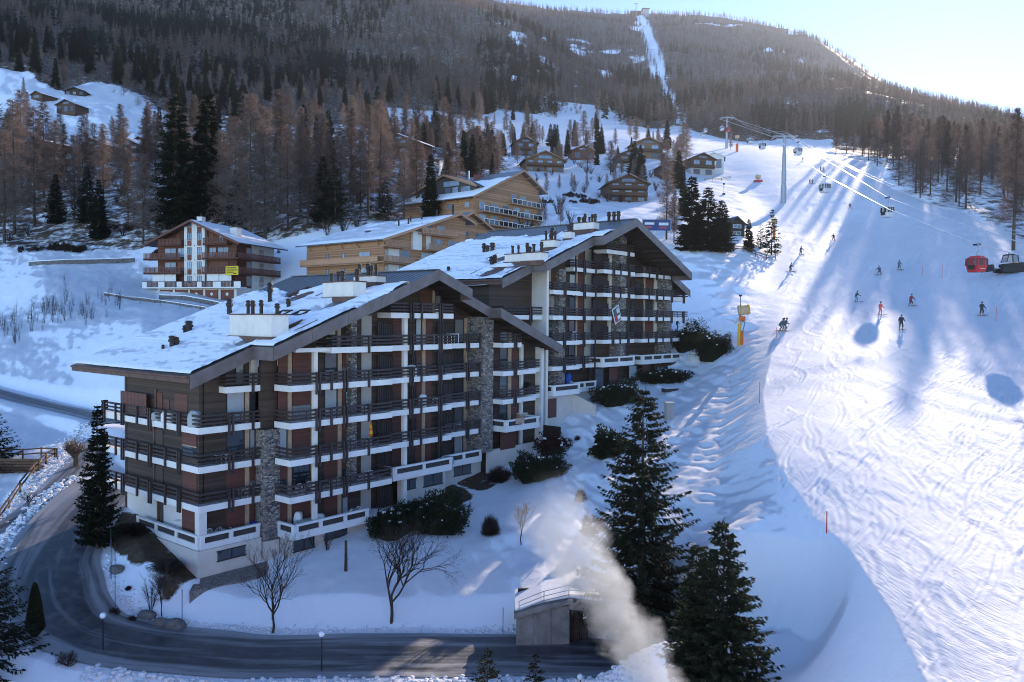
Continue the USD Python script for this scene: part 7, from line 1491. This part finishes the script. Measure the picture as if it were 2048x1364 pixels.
bx(x0, xd, .50, .54, z0 + .6, z0 + .75).build('cross_rail', M_RAIL, sd); bx(x0, xd, .50, .54, z1 - .6, z1 - .45).build('cross_rail', M_RAIL, sd)
a, b = gq(1167, 1233); bx(a, a + .24, .40, .435, b - .3, b).build('notice', M_CONCRETE_WHITE, sd)
rl = thing('railing', 'grey steel railing along the top of the concrete garage mouth', 'railing', (0, 0, 0))
RP = [gp(1038, 1232, .2), gp(1088, 1212, .2), gp(1138, 1200, .2), gp(1186, 1207, .6), gp(1240, 1215, 1.0)]
for p in RP: MB().bar(np.array(p) - [0, 0, .3], np.array(p) + [0, 0, .95], .05).build('post', M_STEEL, rl)
for hh in (.3, .6, .93):
    for p, q in zip(RP[:-1], RP[1:]): MB().bar(np.array(p) + [0, 0, hh], np.array(q) + [0, 0, hh], .04).build('rail', M_STEEL, rl)

# wooden railings and log walls at the left edge
M_LOG = plain('grey_brown_log', (.115, .070, .045), .8, .3, 3.0, .15, bump=.4, rnd=.2)
def wood_fence(label, pts, h=1.0, rails=(.5, .95)):
    t = thing('wooden_railing', label, 'fence', (0, 0, 0)); P = [ground_at(px, D) for px, D in pts]
    for p in P: MB().bar(p - [0, 0, .4], p + [0, 0, h + .05], .13).build('post', M_LOG, t)
    for z in rails:
        for p, q in zip(P[:-1], P[1:]): MB().bar(p + [0, 0, z], q + [0, 0, z], .10, .12).build('rail', M_LOG, t)
wood_fence('brown wooden railing along the top of the log wall', [(-60, 77), (-5, 77), (44, 76.5), (81, 76.2), (112, 76)])
wood_fence('wooden handrail going down beside the upper track', [(-40, 60.5), (-8, 63), (15, 65.5), (38, 68.5), (65, 72), (90, 74.5), (108, 76)])
lw = thing('log_wall', 'low retaining wall of stacked logs under the railing at the left edge', 'retaining wall', (0, 0, 0))
for k in range(7):
    a, b = ground_at(-60, 73.5), ground_at(78, 73.0); z = a[2] - .4 + .26 * k; MB().tube([(a[0], a[1], z), (b[0], b[1], z + .1)], .135, 7).build('log', M_LOG, lw)
# retaining walls by the red chalet block, guard rail
M_RUBBLE = plain('grey_rubble_wall', (.155, .145, .14), .95, .5, 2.5, .1, bump=1.0)
def low_wall(label, pts, h, m, th=.4, cap=True):
    t = thing('retaining_wall', label, 'wall', (0, 0, 0)); P = [ground_at(px, D) for px, D in pts]
    for p, q in zip(P[:-1], P[1:]):
        MB().hexa([p - [0, 0, 1.5], q - [0, 0, 1.5], q - [0, 0, 1.5] + [0, th, 0], p - [0, 0, 1.5] + [0, th, 0], p + [0, 0, h], q + [0, 0, h], q + [0, th, h], p + [0, th, h]]).build('wall_length', m, t)
        if cap: MB().hexa([p + [0, -.05, h + .003], q + [0, -.05, h + .003], q + [0, th + .05, h + .003], p + [0, th + .05, h + .003], p + [0, -.05, h + .16], q + [0, -.05, h + .16], q + [0, th + .05, h + .16], p + [0, th + .05, h + .16]]).build('snow_cap', M_SNOW_ROOF, t)
low_wall('grey stone retaining wall in front of the garages of the red chalet block', [(318, 146), (370, 143), (425, 140), (470, 138)], .8, M_RUBBLE)
low_wall('low snow capped concrete wall across the shaded slope', [(58, 160), (130, 162), (200, 165), (268, 168)], .9, M_RUBBLE)
low_wall('kerb wall of the lane climbing to the red chalet block', [(208, 143), (260, 142), (318, 141), (370, 138), (415, 134)], .45, M_RUBBLE, .3)
rl = thing('railing', 'thin steel handrail along the lane in front of the red chalet block', 'railing', (0, 0, 0)); P = [ground_at(px, D) for px, D in ((240, 140), (280, 139), (320, 138), (360, 136), (400, 133), (440, 130))]
for p in P: MB().bar(p - [0, 0, .2], p + [0, 0, 1.0], .06).build('post', M_BLACK, rl)
for p, q in zip(P[:-1], P[1:]): MB().bar(p + [0, 0, 1.0], q + [0, 0, 1.0], .05).build('rail', M_BLACK, rl)
wood_fence('wooden fence below the hut and the snow gun', [(1462, 160), (1485, 161), (1508, 162), (1530, 163), (1548, 165)])
wood_fence('short wooden fence in front of the pale chalet wall', [(1405, 292), (1420, 296), (1438, 300), (1455, 306)], 1.1)
# cabinet, banner, groomer
g = hit(1338, 838); t = thing('utility_cabinet', 'grey cabinet standing alone in the snow right of the tall spruce', 'cabinet', g, .3); bx(-.45, .45, -.3, .3, -.2, 1.75).build('housing', M_GREYPANEL, t); bx(-.5, .5, -.35, .35, 1.753, 1.85).build('lid', M_STEEL, t); bx(-.42, -.01, -.325, -.303, .1, 1.65).build('door', M_GREYPANEL, t); bx(.01, .42, -.325, -.303, .1, 1.65).build('door', M_GREYPANEL, t)
g = hit(1340, 782); t = thing('plank_pile', 'dark low slab lying on the snow beside the frosty hedge', 'slab', g, .4); bx(-1.0, 1.0, -.4, .4, -.1, .35).build('slab', M_RAIL, t); bx(-.9, .9, -.35, .35, .353, .42).build('snow_cover', M_SNOW_ROOF, t)
g = ground_at(1330, 110); t = thing('white_box', 'white box behind the frosty hedge', 'box', (g[0] + 4.6, g[1], g[2]), .3); bx(-1.3, 1.3, -.5, .5, 0, 1.4).build('housing', M_CONCRETE_WHITE, t); bx(-1.35, 1.35, -.55, .55, 1.403, 1.5).build('lid', M_CONCRETE_WHITE, t)
M_BANNERBLUE = plain('blue_banner_cloth', (.025, .045, .13), .6, .1, 1.0)
p0 = at(1285, 463, 152); t = thing('banner', 'blue printed banner between poles behind the ridge of the second block', 'banner', p0)
bx(0, 5.3, -.03, .03, .2, 2.3).build('cloth', M_BANNERBLUE, t)
for x in (-.1, 2.7, 5.4): MB().tube([(x, .06, -2), (x, .06, 2.6)], .05, 6).build('pole', M_STEEL, t)
for (a, b, z, h) in ((.4, 2.2, 1.3, .45), (.6, 1.8, .7, .3), (3.1, 4.9, 1.2, .5), (3.2, 4.6, .65, .25)): bx(a, b, -.045, -.033, z, z + h).build('print', M_CABGREY if z > 1 else M_RED, t)
g = hit(2022, 545); t = thing('snow_groomer', 'dark snow groomer half cut off at the right edge', 'snow groomer', g, math.radians(-8))
for s in (-1, 1): MB().prism([(-2.0, .15), (-1.7, 0), (2.4, 0), (2.8, .3), (2.7, .8), (-1.9, .8)], s * 1.3 - .45, s * 1.3 + .45).build('track', M_BLACK, t)
MB().prism([(-1.4, .82), (2.5, .82), (2.5, 1.5), (.9, 1.6), (-1.4, 1.35)], -1.1, 1.1).build('body', M_RED if False else M_BLACK, t)
MB().prism([(-1.2, 1.61), (.75, 1.61), (.6, 2.75), (-.8, 2.75)], -1.0, 1.0).build('cab', M_CABGLASS, t); bx(-.85, .65, -1.05, 1.05, 2.753, 2.9).build('cab_roof', M_BLACK, t)
for (x, y) in ((-1.1, -1.0), (-1.1, 1.0), (.7, -1.0), (.7, 1.0)): MB().bar((x, y, 1.6), (x * .75, y, 2.76), .09).build('cab_pillar', M_BLACK, t)
MB().hexa([(-3.6, -2.3, .1), (-3.35, -2.3, .1), (-3.35, 2.3, .1), (-3.6, 2.3, .1), (-3.9, -2.3, 1.15), (-3.6, -2.3, 1.15), (-3.6, 2.3, 1.15), (-3.9, 2.3, 1.15)]).build('blade', M_BLACK, t)
for s in (-.7, .7): MB().bar((-3.4, s, .5), (-1.4, s, .7), .16).build('blade_arm', M_STEEL, t)
for s in (-.6, .6): bx(-.7, -.5, s - .15, s + .15, 2.91, 3.1).build('work_light', M_CABGREY, t)
bx(2.9, 3.6, -2.1, 2.1, .0, .5).build('tiller', M_BLACK, t)

# ------------------------------------------------------------------ things on the balconies
M_PLASTIC = plain('white_plastic', (.66, .66, .65), .4, .05, 2.0, .4)
def chair_proto():
    c = klass('plastic_chair_kind'); P = lambda n, m: usdkit.mesh(stage, f'/plastic_chair_kind/{n}', m.arrays(), M_PLASTIC)
    P('seat', bx(-.23, .23, -.22, .22, .40, .44))
    b = MB(); b.tube([(-.23, .22, .44), (-.24, .30, .74), (-.16, .34, .88), (0, .35, .91), (.16, .34, .88), (.24, .30, .74), (.23, .22, .44)], .025, 5)
    for x in (-.14, -.05, .05, .14): b.bar((x, .23, .44), (x * .9, .335, .88), .05, .015)
    P('backrest', b)
    for i, (x, y) in enumerate(((-.21, -.2), (.21, -.2), (-.21, .2), (.21, .2))): P(f'leg_{i:03d}' if i else 'leg', MB().bar((x, y, .4), (x * 1.2, y * 1.2, 0), .04))
    for i, s in enumerate((-1, 1)): P(f'armrest_{i:03d}' if i else 'armrest', MB().tube([(s * .24, .25, .64), (s * .27, -.05, .66), (s * .26, -.21, .62), (s * .23, -.22, .42)], .025, 5))
    return c
CHAIR = chair_proto()
def spot(px, k, v): q = world(U(px, v, 800), v, ZR(k) + .003); return q
def chair(px, k, v, lab, rot=None): copy_of(CHAIR, 'plastic_chair', lab, 'chair', spot(px, k, v), BANG + (rot if rot is not None else wr.uniform(-.6, .6) + math.pi), 'white plastic chairs on the balconies')
for a in [(424, 4, .55, 'white plastic chair on the corner terrace, left of three in a row', .1), (440, 4, .6, 'white plastic chair on the corner terrace, middle of three in a row', -.1), (455, 4, .75, 'white plastic chair on the corner terrace, right of three in a row', .3),
          (696, 4, -1.9, 'white plastic chair on the second terrace, left of the pair'), (716, 4, -1.7, 'white plastic chair on the second terrace, right of the pair'), (598, 3, -1.8, 'white chair behind the balcony rail right of the stone column, left one'), (617, 3, -1.7, 'white chair behind the balcony rail right of the stone column, right one'),
          (668, 3, -1.9, 'single white chair beside the pale door jamb, third balcony row'), (726, 3, -1.6, 'white chair before the grey wall panel above the second terrace, left one'), (739, 3, -1.6, 'white chair before the grey wall panel above the second terrace, right one'), (706, 2, -1.8, 'white chair under the garden table row, left end'), (734, 2, -1.7, 'white chair under the garden table row, right end'),
          (452, 2, .5, 'white chair on the balcony above the corner, second row'), (512, 3, .45, 'white folding chair leaning by the white pillar, third row', 1.2), (486, 3, .5, 'round backed chair on the balcony left of the stone column'), (870, 1, -1.2, 'white chair behind the rail left of the far stone column'), (915, 2, -.3, 'white chair on the balcony next to the far stone column'),
          (880, 3, -1.2, 'white chair on the third terrace beside the covered table'), (1138, 1, .3, 'white chair on the lower terrace of the second block')]: chair(*a)
def table(px, k, v, lab, w=1.1, d=.7, m=M_PLASTIC, h=.72):
    t = thing('garden_table', lab, 'table', spot(px, k, v), BANG); bx(-w / 2, w / 2, -d / 2, d / 2, h - .04, h).build('tabletop', m, t)
    for x in (-1, 1):
        for y in (-1, 1): MB().bar((x * (w / 2 - .08), y * (d / 2 - .08), 0), (x * (w / 2 - .08), y * (d / 2 - .08), h - .04), .05).build('leg', m, t)
M_GREENTOP = plain('pale_green_table', (.36, .48, .40), .5, .08, 2.0)
for a in [(612, 4, -1.7, 'pale green table on the second terrace next to the stone column', 1.3, .7, M_GREENTOP), (720, 2, -1.7, 'long white table on the balcony before the grey wall panel', 2.2, .7), (881, -1, -1.3, 'white table on the upper balcony, left of two', 1.4, .7, M_PLASTIC, .95), (905, -1, -1.2, 'white table on the upper balcony, right of two', 1.1, .7, M_PLASTIC, 1.0), (820, 3, -1.3, 'dark table on the third terrace', 1.4, .8, M_RAIL), (441, 2, .6, 'glass topped table on the second row corner balcony', 1.2, .8, M_SKYGLASS)]: table(*a)
M_COVER = plain('silver_grey_cover', (.30, .33, .34), .45, .15, 3.0, .5)
def covered(p, lab, w, h, m=M_COVER, name='covered_grill', cat='cover'):
    ico = trimesh.creation.icosphere(subdivisions=3); v = ico.vertices.copy(); v[:, 2] = np.maximum(v[:, 2], -.5); v = np.sign(v) * np.abs(v) ** .7; v = v * (1 + .10 * (meshkit.noise(v * 3 + h, 3) - .5))[:, None]
    zmin = v[:, 2].min(); v[:, 2] -= zmin; v = v * [w / 2, w / 2, h / v[:, 2].max()]; tag(usdkit.mesh(stage, path_for(name), (v + p, ico.faces), m, smooth=60), lab, cat)
covered(spot(398, 1, .55) + E2 * .6, 'round silver covered grill at the corner of the top side balcony', .95, 1.25)
covered(world(.28, 5.0, ZR(1)), 'white covered table on the top side balcony', 1.0, .95, M_PLASTIC)
covered(world(.28, 6.6, ZR(1)), 'grey covered chairs on the top side balcony beside the screen', .9, .75)
covered(spot(822, 0, -1.3), 'pale covered table behind the big posts of the balcony row under the gable', 1.1, 1.1, M_PLASTIC)
covered(spot(846, 1, -1.3), 'white covered stack of chairs by the slatted screen', .8, 1.2, M_PLASTIC)
covered(spot(597, 4, -1.0), 'white cloth covered heap on the second terrace', .7, 1.3, M_PLASTIC)
covered(spot(640, 4, -1.4), 'white covered thing beside the green table', .8, .9, M_PLASTIC)
covered(spot(896, 3, -1.3), 'pale covered table at the end of the third terrace', 1.2, .8, M_COVER)
covered(spot(1147, -1, .4), 'white covered grill on a balcony of the second block', .7, 1.1, M_PLASTIC)
covered(spot(1247, -3, -.7), 'white covered table on the upper balcony of the second block', .8, 1.0, M_PLASTIC)
M_DEEPBLUE = plain('deep_blue_plastic', (.02, .03, .22), .4, .1, 2.0)
covered(spot(510, 4, .5), 'deep blue covered chairs at the end of the corner terrace', .9, .85, M_DEEPBLUE)
covered(spot(1136, 1, .9), 'bright blue tarp hung in the open bay of the second block', .8, 1.9, plain('bright_blue_tarp', (.02, .10, .45), .5, .1))
# closed parasol, towel, rug, flag picture, drying rack
t = thing('parasol', 'closed orange and yellow striped parasol on a balcony of the nearest block', 'parasol', spot(742, 2, -1.9)); MB().tube([(0, 0, 0), (0, 0, 2.3)], .025, 6).build('pole', M_STEEL, t)
for k in range(5): r0, r1 = .07 + .06 * k, .13 + .06 * k if k < 4 else .2; MB().lathe([(r0 * .6, 2.2 - .26 * k), (r1 * .6, 2.2 - .26 * (k + 1))], 9).build('stripe', M_ORANGE if k % 2 == 0 else M_YELLOWPAD, t)
t = thing('beach_towel', 'turquoise towel hanging behind glass on the second balcony row', 'towel', world(U(702, -.62, 800), -.66, ZR(1))); M_TURQ = plain('turquoise_print', (.03, .42, .62), .7, .2, 3.0)
c_, s_ = math.cos(BANG), math.sin(BANG)
def fl(x0, x1, y, z0, z1, th=.03): return MB().hexa([(c_ * x - s_ * yy, s_ * x + c_ * yy, z) for z in (z0, z1) for (x, yy) in ((x0, y), (x1, y), (x1, y + th), (x0, y + th))])
fl(-.5, .5, 0, 1.3, 1.75).build('cloth', M_TURQ, t); fl(-.5, .5, 0, 1.75, 1.9).build('band', M_PLASTIC, t)
t = thing('rug', 'tan rug airing over the far white terrace parapet', 'rug', world(U(1040, -2.85, 835), -2.85, ZR(2))); fl(-.7, .7, -.03, .3, .86).build('front_fold', M_JAMB, t); fl(-.7, .7, .0, .863, .89, .3).build('top_fold', M_JAMB, t)
t = thing('picture_board', 'tilted white framed board with a red and dark picture on the second block', 'board', world(U(1232, -1.55, 620), -1.55, ZR(-2) - .9))
M_PICT = plain('dark_picture', (.05, .07, .06), .5, .4, 3.0)
def tilt(x0, x1, y, z0, z1, th, a=.42):
    q = [(x * math.cos(a) - z * math.sin(a), yy, x * math.sin(a) + z * math.cos(a)) for z in (z0, z1) for (x, yy) in ((x0, y), (x1, y), (x1, y + th), (x0, y + th))]
    return MB().hexa([(c_ * x - s_ * yy, s_ * x + c_ * yy, z) for x, yy, z in q])
tilt(-.1, 1.5, 0, 0, 2.0, .05).build('frame', M_PLASTIC, t); tilt(.03, 1.37, -.014, .12, 1.88, .01).build('picture', M_PICT, t); tilt(.08, .6, -.028, .2, .95, .01).build('red_patch', M_RED, t); tilt(.7, 1.25, -.028, .3, .8, .01).build('pale_patch', M_PLASTIC, t); tilt(.75, 1.3, -.028, 1.1, 1.7, .01).build('pale_patch', M_CABGREY, t)
t = thing('drying_rack', 'wire drying rack on the corner terrace beside the end wall', 'drying rack', world(.25, 3.4, ZR(4)), BANG)
for x in (-.3, .3): MB().tube([(x, -.35, 0), (x, -.3, 1.3), (x, .3, 1.3), (x, .35, 0)], .02, 5).build('leg_frame', M_PLASTIC, t)
for k in range(6): MB().bar((-.3, -.28 + .11 * k, 1.3), (.3, -.28 + .11 * k, 1.3), .015).build('wire', M_PLASTIC, t)
t = thing('planter_box', 'wooden planter box with dry plants on the balcony right of the stone column', 'planter', spot(624, 3, -1.2), BANG); bx(-.45, .45, -.2, .2, .0, .9).build('box', M_LOG, t); a, b = twiggy(.8, .9, 300, 60, .012, 6); a.v = [q + [0, 0, .9] for q in a.v]; b.v = [q + [0, 0, .9] for q in b.v]; a.build('stems', M_TWIG, t); b.build('twigs', M_TWIG, t)
t = thing('planter_box', 'big potted shrub in the open bay at the far end of the nearest block', 'planter', spot(1050, 1, -.6), BANG); bx(-.3, .3, -.3, .3, 0, .5).build('box', M_LOG, t); a, b = bush(1.0, .9, .9, 301, 300, .2); a.v = [q + [0, 0, .5] for q in a.v]; a.build('foliage', M_HEDGE, t)
t = thing('storage_box', 'pale cabinet in the open bay at the far end of the nearest block', 'cabinet', spot(1044, 2, -.7), BANG); bx(-.6, .6, -.3, .3, 0, .9).build('housing', M_JAMB, t); bx(-.65, .65, -.35, .35, .903, .96).build('top', M_PLASTIC, t)
t = thing('privacy_board', 'black board fence on the ground between the two blocks', 'fence', world(39.9, -3.4, -13.0), BANG)
for k in range(6): bx(.0, .06, .42 * k, .42 * k + .40, -.5, 1.5).build('board', M_DARKWOOD_V, t)
bx(.065, .11, 0, 2.5, .9, 1.0).build('rail', M_RAIL, t)

# ------------------------------------------------------------------ steam and blown snow
def puff(name, label, p0, p1, r0, r1, dens, seed, scale, aniso=.5, grow=1.0, thr=.5, sharp=5.0, cat='steam'):
    """ragged cloud along the line p0-p1: dense where noise exceeds the distance from the line over its radius"""
    p0, p1 = np.asarray(p0, float), np.asarray(p1, float); ax = p1 - p0; L = np.linalg.norm(ax); ax /= L
    nodes = {'g': ('geometry', {}), 'sub': ('vector_math', {'math_type': 'subtract', 'vector2': p0}), 'dot': ('vector_math', {'math_type': 'dot_product', 'vector2': ax}), 'cr': ('vector_math', {'math_type': 'cross_product', 'vector2': ax}), 'ln': ('vector_math', {'math_type': 'length'}),
             'rad': ('map_range', {'from_min': 0.0, 'from_max': L, 'to_min': r0, 'to_max': r1}), 'q': ('math', {'math_type': 'divide'}), 'n': ('noise_texture', {'scale': scale, 'detail': 6.0, 'roughness': .6, 'distortion': .4}),
             'off': ('vector_math', {'math_type': 'add', 'vector2': (seed, seed, 0)}), 's1': ('math', {'math_type': 'multiply', 'value2': .55}), 's2': ('math', {'math_type': 'subtract'}), 's3': ('math', {'math_type': 'add', 'value2': -thr + .42}), 's4': ('math', {'math_type': 'multiply', 'value2': sharp, 'use_clamp': True}),
             'fade': ('map_range', {'range_type': 'smoothstep', 'from_min': L * (1 - .45 * grow), 'from_max': L * .98, 'to_min': 1.0, 'to_max': .0}), 'fade0': ('map_range', {'range_type': 'smoothstep', 'from_min': 0.0, 'from_max': L * .12, 'to_min': 0.0, 'to_max': 1.0}), 'm0': ('math', {'math_type': 'multiply'}), 'm1': ('math', {'math_type': 'multiply'}), 'm2': ('math', {'math_type': 'multiply', 'value2': dens}),
             'v': ('principled_volume', {'color': (.86, .93, 1.0), 'anisotropy': aniso})}
    links = [('g.position', 'sub.vector1'), ('sub.vector', 'dot.vector1'), ('sub.vector', 'cr.vector1'), ('cr.vector', 'ln.vector1'), ('dot.value', 'rad.value'), ('ln.value', 'q.value1'), ('rad.result', 'q.value2'), ('g.position', 'off.vector1'), ('off.vector', 'n.vector'), ('q.value', 's1.value1'), ('n.fac', 's2.value1'), ('s1.value', 's2.value2'), ('s2.value', 's3.value1'), ('s3.value', 's4.value1'),
             ('dot.value', 'fade.value'), ('dot.value', 'fade0.value'), ('fade.result', 'm0.value1'), ('fade0.result', 'm0.value2'), ('s4.value', 'm1.value1'), ('m0.value', 'm1.value2'), ('m1.value', 'm2.value1'), ('m2.value', 'v.density')]
    m = usdkit.material(stage, '/World/Looks/' + name + f'_{seed}', nodes, links, volume='v.volume')
    s = np.linspace(-.02, 1.02, 6)
    q = _tm(MB().tube(p0 + np.outer(s * L, ax), (r0 + (r1 - r0) * s) * 1.25, 10)); q.merge_vertices(); q.fix_normals()
    tag(MB().mesh(q).build(name, m), label, cat, kind='stuff')
puff('steam_plume', 'white steam plume drifting up past the front spruces', at(1372, 1450, 26.5), at(1060, 960, 31.5), 1.0, 2.3, .60, 3, .95, aniso=.5, thr=.525, sharp=6.5)
p = at(880, 345, 185); puff('chimney_smoke', 'little white smoke above the dormer of the upper timber block', at(878, 352, 181), at(884, 318, 181), .25, .9, 1.6, 5, 1.2)
for i, (px, py, w, h, lab, d) in enumerate([(1655, 604, 6.0, .8, 'blown snow behind the teal trousered skier', .05), (1600, 472, 7.0, 1.3, 'bright drift of blown snow at the orange snow gun', .035)]):
    g = hit(px, py + 6); puff('snow_spray', lab, g + [-w * .6, 0, .4], g + [w * .6, 0, .5], h, h * 1.1, d, 10 + i, 1.1, .6)
# ------------------------------------------------------------------ air
def haze_box():
    lo = min(near_v[:, 2].min(), far_v[:, 2].min()) - 1; hi = 1060.0
    m = usdkit.material(stage, '/World/Looks/air', {'v': ('principled_volume', {'color': (.80, .88, 1.0), 'density': HAZE, 'anisotropy': .60})}, [], volume='v.volume')
    tag(bx(-4700, 4700, -40, 3560, lo, hi).build('haze', m), 'thin winter air that pales the far mountain', 'haze', kind='stuff')
HAZE = .000028
haze_box()
